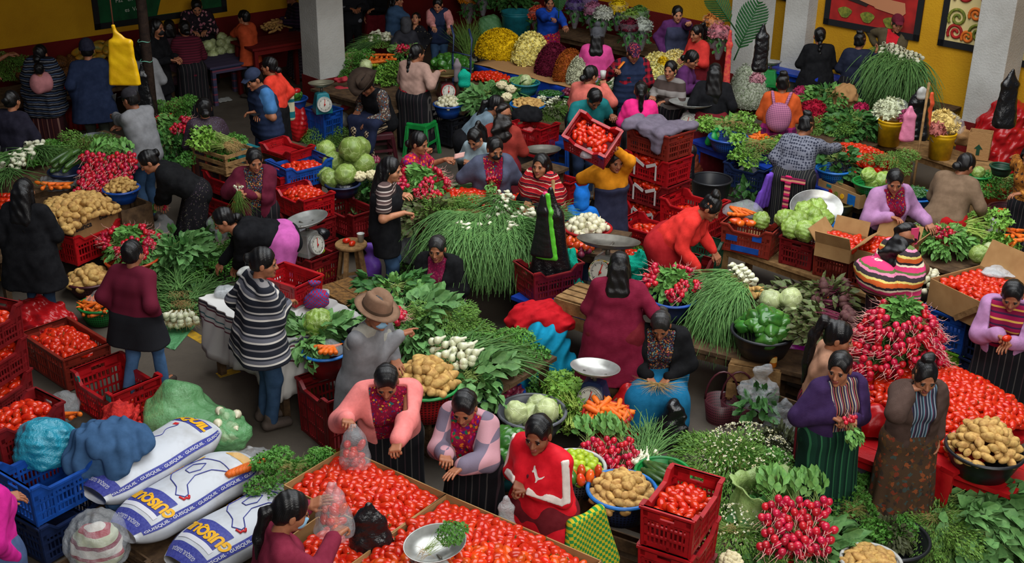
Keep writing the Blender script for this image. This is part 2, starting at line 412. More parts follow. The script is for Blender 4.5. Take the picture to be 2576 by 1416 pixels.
def person(label,px,py,S=1.5,f=0,lean=4,side=0,sit=0,look=(0,0),top=None,name='sweater',bl=None,op=.07,sleeve='long',hem=.12,bot=None,hair='bun',hc='k',l='down',r='down',lh='relax',rh='relax',fat=1.0,sex='w',skin=1,dz=0,apron=None,hat=None,mask=None,res=None,group=None,flare=1.0,shoe=None,cat='person',bust=True,step=0,atz=None,vneck=0):
 k=S/1.6;hk=.45+.55*k;u=Vector((math.sin(rad(side)),math.sin(rad(lean)),math.cos(rad(lean)))).normalized();fw=Vector((0,math.cos(rad(lean)),-math.sin(rad(lean))))
 pz=(sit+.11*k)if sit else .85*k
 P=Vector((0,(-.22 if lean>25 else-.06)*k*math.sin(rad(lean)),pz));X=Vector((1,0,0))
 W,C,T,N=P+u*.15*k,P+u*.33*k,P+u*.45*k,P+u*.50*k
 hp=lean*.55+look[1]
 HR=Matrix.Rotation(-rad(look[0]),3,'Z')@Matrix.Rotation(-rad(hp),3,'X')
 H=N+HR@Vector((0,.035,.125))*hk
 tp=H+HR@Vector((0,-.01,.125))*hk
 rz=rad(f+180);Rz=Matrix.Rotation(rz,3,'Z')
 topz=tp.z+dz
 gw=G(px,py,topz);base=gw-Rz@Vector((tp.x,tp.y,0));base.z=dz
 root=empty('person',base,rz,label,cat,group)
 dep=camdepth(gw);rs=res or min(max(dep*.00115,.0105),.0165)
 iR=Rz.transposed()
 J={}
 hands=[]
 for e,tgt,hs in((-1,l,lh),(1,r,rh)):
  sh=T+X*(e*.155*k*(.5+.5*fat))-u*.015*k
  if tgt=='down':t=sh+Vector((e*.07,.05+.25*math.sin(rad(lean)),-.52))*k;pole=(e*.5,-1,0)
  elif tgt=='work':t=sh+Vector((-e*.09,.33,-.28))*k;pole=(e*.8,-.4,-1)
  elif tgt=='lap':t=sh+Vector((-e*.10,.28,-.40))*k;pole=(e*.9,-.5,-.6)
  elif tgt=='chin':t=H+Vector((e*.05,.10,-.13));pole=(e*.5,.2,-1)
  elif isinstance(tgt,Px):t=iR@(tgt.w-base);pole=(e*.8,-.4,-1)
  else:t=Vector(tgt)*k+Vector((0,0,0));pole=(e*.8,-.3,-1)
  d=(t-sh);hl=.16*hk;t2=t-(d.normalized()*.5+Vector((0,.35,-.15))).normalized()*hl*.75
  el,wr=ik(sh,t2,.27*k,.245*k,pole)
  y=(wr-el).normalized();y2=(y*.75+(t-wr).normalized()*.5).normalized()if(t-wr).length>.01 else y
  up=Vector((e*-.25,0,1))if tgt not in('chin',)else Vector((0,-1,.3))
  if abs(y2.z)>.8:up=Vector((e*1.0,.2,0))
  z=(up-y2*(up@y2)).normalized();x=y2.cross(z)
  V,F=HANDS[hs];V=V*hk*1.03
  if e<0:V=V*np.array((-1,1,1));F=F[:,::-1]
  Rm=np.array([x,y2,z]).T
  hands.append((V@Rm.T+np.array(wr),F,0));J[e]=(sh,el,wr,wr+y2*.1*hk,Rm)
 legs=[]
 for e in(-1,1):
  hip=P+X*(e*.085*k)-Vector((0,0,.02*k))
  if sit:kn=Vector((e*.13*k,P.y+.42*k,max(sit+.03,.30*k)));an=Vector((e*.12*k,P.y+.40*k,.07))
  else:
   an=Vector((e*.085*k,e*step*.5+.02,.07*k));kn,an=ik(hip,an,.383*k,.383*k,(0,1,0));
  legs.append((hip,kn,an))
 def torso(s,g,low=True):
  q=fat
  if low:s.cap(P-u*.03*k,W,.118*k*q+g,.108*k*q+g,.075*k*q,.062*k*q,X)
  s.cap(W,C,.108*k*q+g,.108*k*(.6+.4*q)+g,.062*k*q,.082*k*(.6+.4*q),X).cap(C,T,.108*k*(.7+.3*q)+g,.062*k+g,.082*k,.105*k,X)
  if bust and sex=='w':
   for e in(-1,1):s.ell(C+fw*.075*k*q-u*.03*k+X*e*.07*k,np.array((.072,.068,.07))*k*q+g)
 def arms(s,g,mode='long',ex=1.0):
  for e in(-1,1):
   sh,el,wr=J[e][:3]
   if mode=='long':s.cap(sh,el,.063*k*ex+g,.052*k*ex+g).cap(el,wr-(wr-el).normalized()*.015,.050*k*ex+g,.037*k*ex+g)
   elif mode=='short':s.cap(sh,sh.lerp(el,.62),.066*k*ex+g,.062*k*ex+g)
   elif mode=='half':s.cap(sh,el,.064*k*ex+g,.056*k*ex+g)
   elif mode=='none':s.cap(sh,sh.lerp(el,.06),.055*k+g,.05*k+g)
 def obj(nm,VF,m,parent=None):
  o=link(nm,raw_mesh(nm,VF[0],VF[1],m),parent or root);return o
 s=SDF(.035);torso(s,-.014)
 for e in(-1,1):
  sh,el,wr=J[e][:3];s.cap(sh,el,.048*k,.041*k).cap(el,wr,.041*k,.027*k)
 for hip,kn,an in legs:
  s.cap(hip,kn,.075*k,.052*k).cap(kn,an,.05*k,.034*k).cap(an-Vector((0,.03,.03*k)),an+Vector((0,.13*k,-.04*k)),.034*k,.026*k)
 s.cap(T,N+(H-N)*.35,.05*k,.048*k)
 V,F=s.build(rs)
 HV,HF,HM=HEADS[sex];HV=HV*hk;Rh=np.array(HR)
 parts=[(V,F,0),(HV@Rh.T+np.array(H),HF,HM)]+hands
 bV,bF,bM=jn(parts)
 link('body',raw_mesh('body',bV,bF,[SKIN[skin],LIP,EYED,EYEW],bM),root)
 if hair:
  V,F=HAIRS[hair];obj('hair',(V*hk*1.01@Rh.T+np.array(H),F),HAIRM[hc])
 sd=int(abs(px*7+py*13))%997
 fold=crease(.0055,11,sd);un=np.array(u);Pn=np.array(P)
 def below(hh):return lambda x,y,z:(x-Pn[0])*un[0]+(y-Pn[1])*un[1]+(z-Pn[2])*un[2]+hh
 nk=np.array(N+fw*.045*k+u*.035*k)
 def frontcut(w,lowz):
  fwn=np.array(fw);c=np.array(C)
  def fn(x,y,z):
   a=(x-c[0])*un[0]+(y-c[1])*un[1]+(z-c[2])*un[2];d=(x-c[0])*fwn[0]+(y-c[1])*fwn[1]+(z-c[2])*fwn[2]
   return np.maximum(np.maximum(np.maximum(np.abs(x-c[0])-w-.03*np.clip(a*4,-1,1),-d+.02),lowz-a),d-.20*k*fat)
  return fn
 if bl is not None:
  s=SDF(.03);torso(s,.008);
  obj('blouse',s.build(rs,disp=crease(.004,14,sd),cuts=[sph(nk,.062*k),below(.10*k)]),bl)
 if top is not None:
  g=.012 if bl is None else .024
  s=SDF(.035);torso(s,g);arms(s,g*.8+.006,sleeve)
  lowhem=hem>.13 and lean<40
  if lowhem:s.cap(P,P+Vector((0,0,-hem*k)),.132*k*fat+g,(.14+.05*min(1,hem))*k*fat+g,.085*k*fat,.108*k*fat,X)
  cuts=[sph(nk,(.066 if bl is None else .078)*k),(lambda x,y,z:z-(P.z-hem*k)+0*x+0*y)if lowhem else below(hem*k)]
  if bl is not None:cuts.append(frontcut(op,-.5))
  if vneck:cuts.append(frontcut(vneck,.04))
  obj(name,s.build(rs,disp=both(fold,crease(.003,34,sd+1)),cuts=cuts),top)
 SKp=None
 if bot:
  kind,m=bot[0],bot[1]
  s=SDF(.05)
  if kind=='skirt':
   def skp(s,g):
    s.cap(P+u*.11*k,P,.098*k*fat+g,.128*k*fat+g,.072*k*fat,.085*k*fat,X)
    if sit:
     for hip,kn,an in legs:s.cap(hip,kn,.10*k*flare+g,.10*k*flare+g,k=.08).cap(kn,Vector((an.x*1.2,an.y+.02,.12)),.10*k*flare+g,.115*k*flare+g,k=.08)
     s.cap(P,Vector((0,P.y+.3*k,.22)),.12*k+g,.16*k+g,.06,.1,X,k=.08)
    else:s.cap(P,Vector((0,.03,.06)),.135*k*fat+g,.165*k*flare+g,.085*k*fat,.115*k*flare,X)
   skp(s,.004);SKp=skp
   pl=lambda x,y,z:.009*np.sin(13*np.arctan2(y-P.y*.5-(.1 if sit else 0),x))*np.clip((P.z-z)*2,0,1)
   obj('skirt',s.build(rs*1.05,disp=both(pl,crease(.006,7,sd)),cuts=[lambda x,y,z:z-(.085*k if not sit else .05)+0*x+0*y]),m)
  else:
   s=SDF(.03);s.cap(P+u*.12*k,P,.098*k*fat+.004,.112*k*fat,.068*k*fat,.08*k*fat,X)
   for hip,kn,an in legs:s.cap(hip,kn,.088*k*(.5+.5*fat),.066*k).cap(kn,an+Vector((0,-.005,.0)),.064*k,.055*k)
   obj('trousers',s.build(rs,disp=both(crease(.004,22,sd),crease(.004,9,sd)),cuts=[lambda x,y,z:z-.055+0*x+0*y]),m)
 if shoe or(bot and bot[0]!='skirt'):
  for hip,kn,an in legs:
   s=SDF(.015);b=Vector((an.x,an.y,.0));s.cap(b+Vector((0,-.045*k,.045)),b+Vector((0,.14*k,.036)),.044*k,.036*k,.01,.014).cap(b+Vector((0,-.02,.05)),b+Vector((0,-.01,.12*k)),.05*k,.05*k)
   obj('shoe',s.build(.01,cuts=[lambda x,y,z:z-.004+0*x+0*y]),shoe or SHOE)
 if apron is not None:
  s=SDF(.04);torso(s,.033 if top is not None else .02);
  if SKp:SKp(s,.014)
  elif not sit:s.cap(P,Vector((0,.04,.35*k)),.135*k*fat,.14*k*fat,.09*k,.1*k,X)
  am,az0,az1,aw=apron[0],apron[1],apron[2],(apron[3]if len(apron)>3 else .2)
  yc=P.y
  def kp(x,y,z):return np.maximum(np.maximum(np.abs(x)-aw*k,(-(y-yc)+.02)if az1<.9 or len(apron)<5 else y*0-1),np.maximum(az0*k-z,z-az1*k))
  obj('apron',s.build(rs,disp=crease(.004,9,sd),keep=kp,cuts=[sph(nk,.10*k)]),am)
 if mask is not None:
  s=SDF(.01);s.ell((0,.05,-.05),(.058,.058,.05)).ell((0,.09,-.035),(.02,.028,.02))
  V,F=s.build(.006,keep=lambda x,y,z:np.maximum(np.abs(z+.052)-.043,-y+.02)+0*x);obj('face_mask',(V*hk@Rh.T+np.array(H),F),mask)
 if hat:
  kind,m=hat[0],hat[1];Hm=Matrix.Translation(H)@HR.to_4x4()@Matrix.Scale(hk,4)
  if kind=='cap':
   s=SDF(.012);s.ell((0,-.014,.05),(.092,.106,.092));s.cap((0,.085,.055),(0,.145,.045),.006,.005,.055,.04)
   VF=s.build(.006,keep=lambda x,y,z:.038-z+0*x+0*y);link('cap',raw_mesh('cap',*VF,m),root,M=Hm)
  elif kind=='beanie':
   s=SDF(.02);s.ell((0,-.016,.06),(.096,.112,.11)).cap((0,-.016,.035),(0,-.016,.045),.02,None,0)
   for i in range(18):a=i*PI/9;s.ell((.09*math.cos(a),-.016+.106*math.sin(a),.03),(.014,.014,.02))
   if len(hat)>2:s.ell((0,-.03,.19),(.045,.045,.045),k=.006)
   VF=s.build(.006,disp=crease(.002,140,2),keep=lambda x,y,z:.012-z+.25*np.clip(-y,0,1)*0+0*x);link('beanie',raw_mesh('beanie',*VF,m),root,M=Hm)
  elif kind=='hood':
   s=SDF(.03);s.ell((0,-.02,.03),(.108,.118,.122)).ell((0,-.05,-.07),(.10,.09,.10))
   if len(hat)>2:
    for e in(-1,1):s.cap((e*.06,0,.13),(e*.085,0,.17),.018,.012)
   VF=s.build(.007,disp=crease(.004,30,3),cuts=[lambda x,y,z:np.sqrt((x/.075)**2+((y-.13)/.10)**2+((z+.02)/.105)**2)*.08-.08]);link('hood',raw_mesh('hood',*VF,m),root,M=Hm)
  elif kind in('fedora','cowboy'):
   b=MB();big=kind=='cowboy'
   prof=[(.001,.160),(.03,.165),(.075,.172),(.092,.15),(.102,.07),(.106,.045),(.13,.04),(.155 if not big else .20,.034 if not big else .045),(.16 if not big else .205,.04 if not big else .05),(.13,.046),(.1,.052)]
   b.lathe(prof,32,0,-.012,1,1.15);V=np.concatenate(b.v)
   rr=np.hypot(V[:,0],V[:,1]);V[:,2]+=np.where(rr>.12,(rr-.12)*(np.abs(V[:,0])/.2)**1.5*(1.5 if big else .45),0)
   V[:,2]-=np.where(V[:,2]>.13,.035*np.exp(-(V[:,0]/.025)**2),0)
   b.v=[V];o=b.build('hat',m,root,M=Hm);o.data.materials.append(hat[2])
   c=MB();c.lathe([(.1075,.05),(.1055,.072),(.1045,.074)],32,0,-.012,1,1.15);link('hat_band',c.mesh('hat_band',hat[2]),o)
 Mw=Matrix.Translation(base)@Matrix.Rotation(rz,4,'Z')
 return dict(root=root,M=Mw,rz=rz,base=base,H=H,HR=HR,J=J,P=P,u=u,fw=fw,C=C,T=T,N=N,k=k,hk=hk,L=Mw@J[-1][3],R=Mw@J[1][3],Lw=Mw@J[-1][2],Rw=Mw@J[1][2],rs=rs,torso=torso,arms=arms,J2=J)
def worn(p,nm,s,m,**kw):
 kw.setdefault('res',p['rs'])
 return link(nm,raw_mesh(nm,*s.build(**kw),m),p['root'])
def shawl(p,m,drop=.25,front=True,g=.045,nm='shawl',sd=1):
 """a cloth wound round shoulders and upper arms"""
 s=SDF(.06);k=p['k'];X=(1,0,0);P,u,T,C=p['P'],p['u'],p['T'],p['C']
 s.cap(T+u*.02,C,.07*k+g,.12*k+g,.12*k,.12*k,X).cap(C,C-u*drop*k,.12*k+g,.135*k+g,.12*k,.11*k,X)
 nk=p['N']+p['fw']*.03*k+u*.05*k;cuts=[sph(nk,.085*k)]
 if not front:cuts.append(lambda x,y,z:(p['C'].y+.05)-y+0*x+0*z)
 return worn(p,nm,s,m,disp=both(crease(.012,14,sd),crease(.005,34,sd+2)),cuts=cuts)
 # ------------------------------------------------------------------ produce: piles of single fruits
def TRS(p,R,s=1.0):
 M=np.eye(4);M[:3,:3]=np.asarray(R)*np.asarray(s);M[:3,3]=p;return M
def rotm(yaw,tilt=0,roll=0):
 return np.array(Matrix.Rotation(yaw,3,'Z')@Matrix.Rotation(tilt,3,'Y')@Matrix.Rotation(roll,3,'X'))
TPL={}
def tpl(kind,fn,n,mats,cat,name=None):
 ms=[]
 for i in range(n):
  b=MB();fn(b,i);ms.append(b.mesh(name or kind,mats))
 TPL[kind]=(ms,cat,name or kind)
GREENM=mat('stem_green',(70,96,40),.6)
def t_tomato(b,i):
 b.ell((0,0,0),(.041+.003*i,.0285,.0275),14,10,noise=.035,seed=i)
 if i==1:
  b.m=1
  for a in range(5):b.bar((.041,0,0),(.048,.011*math.cos(a*1.26),.011*math.sin(a*1.26)),.004,.002)
  b.m=0
tpl('tomato',t_tomato,3,[mat('tomato_red',(190,30,11),.2,.42,var=.26,mot=((206,64,17),16,.3)),GREENM],'tomato')
tpl('potato',lambda b,i:b.ell((0,0,0),(.059-.007*i,.030,.027),14,10,noise=.11,seed=i+3),3,mat('potato_skin',(204,166,98),.7,.2,var=.12,mot=((150,108,60),30,.35),bump=(60,.25)),'potato')
tpl('onion',lambda b,i:b.lathe([(.001,-.031),(.02,-.028),(.033,-.012),(.034,.004),(.022,.022),(.007,.034),(.003,.05)],12),1,mat('onion_white',(214,208,186),.35,.4,var=.1,mot=((176,170,128),20,.35)),'onion')
tpl('red_onion',lambda b,i:b.lathe([(.001,-.031),(.02,-.028),(.033,-.012),(.034,.004),(.022,.022),(.007,.034),(.003,.05)],12),1,mat('onion_red',(110,34,56),.35,.4,var=.2),'onion')
tpl('lime',lambda b,i:b.ell((0,0,0),(.034,.029,.029),12,9,noise=.02,seed=i),1,mat('lime_skin',(156,176,40),.35,.4,var=.25),'lime')
def t_carrot(b,i):b.tube([(-.085,0,0),(-.082,0,.001),(-.06,0,.002),(0,.003*i,0),(.06,0,-.001),(.092,.002,0)],[.006,.016,.0195,.0155,.010,.002],9)
tpl('carrot',t_carrot,2,mat('carrot_orange',(226,112,34),.5,.3,var=.12,mot=((206,88,24),40,.3)),'carrot')
def t_cuke(b,i):b.tube([(-.13,0,0),(-.125,0,0),(-.10,.004,0),(0,.012*i,.004),(.10,.004,0),(.125,0,0),(.13,0,0)],[.004,.014,.026,.029,.026,.014,.004],12)
tpl('cucumber',t_cuke,2,mat('cucumber_green',(38,66,30),.35,.4,var=.2,mot=((64,92,40),24,.3)),'cucumber')
def t_chay(b,i):
 b.ell((0,0,0),(.088,.062,.056),20,12);V=b.v[0];a=np.arctan2(V[:,2],V[:,1])
 V*=(1+.07*np.cos(5*a+i))[:,None];V[:,1:]*=(1+.22*np.clip(V[:,:1]/.075,-1,1)*-1)
tpl('chayote',t_chay,2,mat('chayote_green',(34,82,28),.26,.5,var=.25,mot=((70,118,42),12,.3)),'squash')
def t_pepper(b,i):
 b.ell((0,0,0),(.06,.036,.034),14,10,noise=.09,seed=i);b.m=1;b.tube([(.052,0,0),(.075,.006,.01)],[.007,.005],6);b.m=0
tpl('pepper',t_pepper,2,[mat('pepper_red',(196,34,22),.2,.6,var=.3,mot=((214,90,30),9,.3)),GREENM],'pepper')
tpl('green_pepper',t_pepper,2,[mat('pepper_green',(48,92,32),.2,.6,var=.3,mot=((70,110,40),9,.3)),GREENM],'pepper')
tpl('chili',lambda b,i:b.tube([(-.035,0,0),(-.03,0,0),(0,.002,0),(.03,0,0),(.04,0,0)],[.003,.011,.012,.007,.001],8),1,mat('chili_green',(40,84,34),.3,.5,var=.25),'chili')
def leafball(b,R,seed,n=34,m=24,steps=9,amp=.075,crinkle=.03):
 b.ell((0,0,0),(1,1,.93),n,m);V=b.v[-1];r=np.random.RandomState(seed);rr=np.ones(len(V));nn=V/np.linalg.norm(V,axis=1)[:,None]
 for i in range(steps):
  c=r.randn(3);c[2]+=.5;c/=np.linalg.norm(c);ang=np.arccos(np.clip(nn@c,-1,1));t=np.array([-c[1],c[0],.01]);w=.10*np.sin(7*np.arctan2(nn@np.cross(c,t),nn@t)+i)
  rr+=amp*.55*(1/(1+np.exp((ang-.85-w)*26)))+.012*np.cos(ang*9)*(ang<1)
 K=r.randn(6,3)*7
 rr+=crinkle*sum(np.sin(nn@K[i]+i)for i in range(6))/2.4
 V*=(rr*R/1.12)[:,None]
def veined(name,c,c2,rough=.45):
 if name in MATS:return MATS[name]
 q=NT(name);v=q.add('ShaderNodeTexVoronoi',feature='DISTANCE_TO_EDGE');v.inputs['Scale'].default_value=17
 n=q.noise(8);mx=q.add('ShaderNodeMix',data_type='VECTOR');mx.inputs[0].default_value=.12;q.link(q.coord(),mx.inputs[4]);q.link(n.outputs['Color'],mx.inputs[5]);q.link(mx.outputs[1],v.inputs['Vector'])
 f=q.ramp(v.outputs['Distance'],[(0,(1,1,1,1)),(.07,(0,0,0,1))]);big=q.ramp(q.noise(11).outputs[0],[(.3,lin(c)),(.75,lin(tuple(int(x*.72)for x in c)))])
 oi=q.add('ShaderNodeObjectInfo');hs=q.add('ShaderNodeHueSaturation');q.link(q.math('ADD',q.math('MULTIPLY',oi.outputs['Random'],.4),.8),hs.inputs['Value'])
 q.link(q.mix(q.math('MULTIPLY',f,.42),big,lin(c2)),hs.inputs['Color']);q.link(hs.outputs[0],q.b.inputs['Base Color']);q.b.inputs['Roughness'].default_value=rough;q.bump(f,.3,.006)
 MATS[name]=q.m;return q.m
tpl('cabbage',lambda b,i:leafball(b,.115,i),3,veined('cabbage_leaf',(132,158,70),(198,210,140)),'cabbage')
tpl('white_cabbage',lambda b,i:leafball(b,.105,i+5),2,veined('pale_cabbage_leaf',(184,196,136),(220,226,186)),'cabbage')
tpl('lettuce',lambda b,i:leafball(b,.115,i+9,40,28,14,.10,.07),3,veined('lettuce_leaf',(136,166,66),(196,210,150)),'lettuce')
def t_caul(b,i):
 r=np.random.RandomState(i);b.ell((0,0,0),(.07,.07,.055),16,10)
 for k in range(34):
  d=r.randn(3);d[2]=abs(d[2]);d/=np.linalg.norm(d);b.ell(d*np.array((.065,.065,.05)),(.02,.02,.018),8,6,noise=.15,seed=k)
tpl('cauliflower',t_caul,1,mat('cauliflower_curd',(212,200,160),.8,.2,bump=(160,.5)),'cauliflower')
tpl('beet',lambda b,i:(b.ell((0,0,0),(.04,.038,.036),12,8,noise=.06,seed=1),b.tube([(-.035,0,0),(-.075,.004,-.012)],[.008,.001],5)),1,mat('beet_skin',(70,34,44),.7,.2,var=.2,mot=((96,66,60),30,.4)),'beet')
tpl('pineapple',lambda b,i:b.ell((0,0,0),(.10,.06,.06),14,10),1,mat('pineapple_skin',(120,74,34),.7,.2,mot=((60,40,20),90,.9)),'pineapple')
tpl('papaya',lambda b,i:b.ell((0,0,0),(.12,.06,.06),14,10,noise=.08,seed=2),1,mat('papaya_skin',(196,130,34),.5,.3,mot=((110,110,40),9,.5)),'papaya')
tpl('corn_root',lambda b,i:b.ell((0,0,0),(.06,.022,.02),10,7,noise=.12,seed=i),2,mat('tan_root',(176,134,78),.8,.2,var=.15),'ginger')
PILES={}
RNG=np.random.RandomState(11)
def pile(kind,M,hx,hy,top,sp,label,group,inside=None,layers=2,tilt=.5,size=1.0,own=False):
 """fills the region |x|<hx, |y|<hy of frame M with fruits lying on the surface z = top(x, y)"""
 Mn=np.array(M);dy=sp*.8;out=[]
 for ly in range(layers):
  for j in range(int(2*hy/dy)+2):
   for i in range(int(2*hx/sp)+2):
    x=-hx+(i+.5*(j%2)+.33*ly)*sp+RNG.uniform(-.22,.22)*sp;y=-hy+(j+.33*ly)*dy+RNG.uniform(-.22,.22)*dy
    if abs(x)>hx or abs(y)>hy or(inside and not inside(x*(1+ly*sp/hx),y*(1+ly*sp/hx))):continue
    z=top(x,y)+RNG.uniform(-.12,.2)*sp-ly*.62*sp
    s=size*RNG.uniform(.86,1.14)
    L=Mn@TRS((x,y,z),rotm(RNG.uniform(0,6.28),RNG.uniform(-tilt,tilt),RNG.uniform(0,6.28)),s)
    out.append((ly,camdepth(L[:3,3]),L,RNG.randint(len(TPL[kind][0])),label,group))
 PILES.setdefault(kind,[]).extend(out)
def one(kind,p,yaw=0,tilt=0,roll=0,s=1.0,label='',group=None,v=0):
 L=TRS(p,rotm(rad(yaw),rad(tilt),rad(roll)),s)
 PILES.setdefault(kind,[]).append((0,camdepth(p),L,v%len(TPL[kind][0]),label,group))
def finish_piles(limit=300):
 for kind,items in PILES.items():
  ms,cat,nm=TPL[kind];items.sort(key=lambda q:(q[0],q[1]))
  for q in items[:limit]:
   o=bpy.data.objects.new(nm,ms[q[3]]);COL.objects.link(o);o.matrix_world=Matrix(q[2].tolist());tag(o,q[4],cat,q[5])
  rest=items[limit:]
  if rest:
   Vs,Ls,Ns,mi,n=[],[],[],[],0;arr=[]
   for m in ms:
    co=np.zeros(len(m.vertices)*3,np.float32);m.vertices.foreach_get('co',co)
    arr.append((co.reshape(-1,3),[tuple(p.vertices)for p in m.polygons],[p.material_index for p in m.polygons]))
   F=[]
   for q in rest:
    V,f,im=arr[q[3]];Vs.append(V@q[2][:3,:3].T+q[2][:3,3]);F+=[tuple(i+n for i in g)for g in f];mi+=im;n+=len(V)
   pl=nm+('es' if nm[-1]=='o' else 's')
   o=link(pl,raw_mesh(pl,np.concatenate(Vs),F,list(ms[0].materials),mi))
   tag(o,'the rest of the %s lying deeper in the heaps and on the farther stalls'%pl.replace('_',' '),cat,None,'stuff')
def frame(p,rz=0):return Matrix.Translation(p)@Matrix.Rotation(rz,4,'Z')
def mound(hx,hy,h,base=0,e=2.0):
 return lambda x,y:base+h*max(0,1-(abs(x)/hx)**e-(abs(y)/hy)**e)
def disc(r):return lambda x,y:x*x+y*y<r*r
# ------------------------------------------------------------------ leaves
def leaf_cloud(P,N,L,W,kind='diamond',flat=.55,seed=0,up=.0,dirs=None):
 """many leaves as one set of faces: P points, N outward normals"""
 r=np.random.RandomState(seed);n=len(P);t=r.randn(n,3)if dirs is None else dirs+.35*r.randn(n,3)
 N=N/np.linalg.norm(N,axis=1)[:,None];t-=(t*N).sum(1)[:,None]*N*flat;t[:,2]+=up;t/=np.linalg.norm(t,axis=1)[:,None]+1e-9
 nn=N+.45*r.randn(n,3);b=np.cross(nn,t);b/=np.linalg.norm(b,axis=1)[:,None]+1e-9;nn=np.cross(t,b)
 l=L*r.uniform(.7,1.25,(n,1));w=W*r.uniform(.75,1.2,(n,1));k=r.uniform(-.25,.35,(n,1))
 if kind=='diamond':
  V=np.stack([P,P+t*l*.5+b*w*.5+nn*w*.25,P+t*l-nn*l*k*.6,P+t*l*.5-b*w*.5+nn*w*.25],1);F=np.arange(n)[:,None]*4+np.array([[0,3,2,1]]);return V.reshape(-1,3),F
 if kind=='tri':
  q=[P+t*l*.3,P+t*l*.25+b*w*.15,P+t*l*.55+b*w*.55+nn*w*.15,P+t*l*.68+b*w*.16,P+t*l,P+t*l*.68-b*w*.16,P+t*l*.55-b*w*.55+nn*w*.15,P+t*l*.25-b*w*.15]
  V=np.stack([P+t*l*.4-nn*w*.12]+q,1);i=np.arange(n)[:,None]*9
  F=np.concatenate([i+np.array([[0,2,3,4]]),i+np.array([[0,4,5,6]]),i+np.array([[0,8,1,2]]),i+np.array([[0,6,7,8]])]);return V.reshape(-1,3),F
 a=r.uniform(-.12,.12,(n,4,1))
 q=[P,P+t*l*.35+b*w*.5+nn*w*(.2+a[:,0]),P+t*l*.35,P+t*l*.35-b*w*.5+nn*w*(.2+a[:,1]),P+t*l*.72+b*w*.4+nn*(w*(.15+a[:,2])-l*k*.3),P+t*l*.72-nn*l*k*.3,P+t*l*.72-b*w*.4+nn*(w*(.15+a[:,3])-l*k*.3),P+t*l-nn*l*k*.8]
 V=np.stack(q,1);i=np.arange(n)[:,None]*8
 F=np.concatenate([i+np.array([[0,2,1,1]]),i+np.array([[0,3,2,2]]),i+np.array([[1,2,5,4]]),i+np.array([[2,3,6,5]]),i+np.array([[4,5,7,7]]),i+np.array([[5,6,7,7]])])
 return V.reshape(-1,3),[tuple(dict.fromkeys(f))for f in F.tolist()]
def leafmat(name,c,c2=None,rough=.5):
 if name in MATS:return MATS[name]
 c2=c2 or tuple(int(x*.6)for x in c)
 m=mat(name,c,rough,.2,var=.14,mot=(c2,38,.35));b=m.node_tree.nodes['Principled BSDF'];b.inputs['Transmission Weight'].default_value=0;b.inputs['Subsurface Weight'].default_value=0
 return m
LEAF={'cilantro':(leafmat('cilantro_leaf',(90,142,56),(60,106,40)),'tri',.034,.036),'dark':(leafmat('dark_leaf',(66,112,52),(44,82,40)),'leaf',.10,.06),'broad':(leafmat('broad_leaf',(104,144,82),(74,116,64)),'leaf',.12,.075),'fine':(leafmat('fine_herb',(112,148,62),(74,112,46)),'diamond',.032,.010),'celery':(leafmat('celery_leaf',(126,166,64),(88,132,50)),'tri',.055,.055),'radish_leaf':(leafmat('radish_leaf',(108,152,74),(76,122,58)),'leaf',.085,.045),'beet_leaf':(leafmat('beet_leaf',(86,108,56),(66,44,40)),'leaf',.11,.055),'grey':(leafmat('grey_herb',(92,98,66),(60,64,46)),'leaf',.06,.028),'purple':(leafmat('purple_herb',(60,50,60),(30,34,32)),'diamond',.03,.016)}
STEM=mat('pale_stem',(140,160,84),.5,.3,var=.1);ROOT=mat('root_straw',(172,142,92),.85,.1);BLADE=leafmat('onion_green',(104,142,76),(66,106,56));BLADEY=leafmat('chive_green',(104,132,56),(74,106,44))
def dome_leaves(kind,rx,ry,h,dens=1.0,seed=0,M=None,full=False):
 m,sh,L,W=LEAF[kind];A=PI*rx*ry+PI*(rx+ry)*h*.8;n=int(min(9000,dens*A/(L*W)*2.6));r=np.random.RandomState(seed)
 v=r.randn(n,3);v[:,2]=np.abs(v[:,2])if not full else v[:,2];v/=np.linalg.norm(v,axis=1)[:,None]
 K=r.randn(4,3)*3;lump=1+.13*sum(np.sin(v@K[i]+i)for i in range(4))/2
 P=v*np.array((rx,ry,h))*(lump*r.uniform(.82,1.0,n))[:,None];N=v/np.array((rx,ry,h));N[:,2]+=.3*np.abs(N).max(1)
 return leaf_cloud(P,N,L,W,sh,.75,seed)
def blades(n,L,sp,w,drop,seed,x0=0,lift=.15,seg=7):
 """n long thin leaves from the origin along +X that bend down"""
 r=np.random.RandomState(seed);V,F=[],[]
 for i in range(n):
  a=r.normal(0,sp);d=Vector((math.cos(a),math.sin(a),lift+r.normal(0,.10))).normalized();p=Vector((x0+r.uniform(-.01,.02),r.uniform(-.04,.04),r.uniform(-.015,.03)));l=L*r.uniform(.65,1.1)/seg;g=drop*r.uniform(.6,1.4)/seg;ww=w*r.uniform(.7,1.2);tw=r.uniform(0,6.3);ku=r.normal(0,.05)
  b0=len(V)
  for s in range(seg+1):
   c=d.cross(Vector((0,0,1)));c=c.normalized()if c.length>.01 else Vector((0,1,0));q=c*math.cos(tw)+c.cross(d)*math.sin(tw);t=ww*(1-.75*(s/seg)**1.6)*.5
   V+=[tuple(p+q*t),tuple(p-q*t*.5+q.cross(d)*t*.8),tuple(p-q*t*.5-q.cross(d)*t*.8)]
   p=p+d*l;d=(d+Vector((0,ku,-g))).normalized()
  for s in range(seg):
   for e in range(3):F.append((b0+3*s+e,b0+3*s+(e+1)%3,b0+3*s+3+(e+1)%3,b0+3*s+3+e))
 return np.array(V),F
BUNCH={}
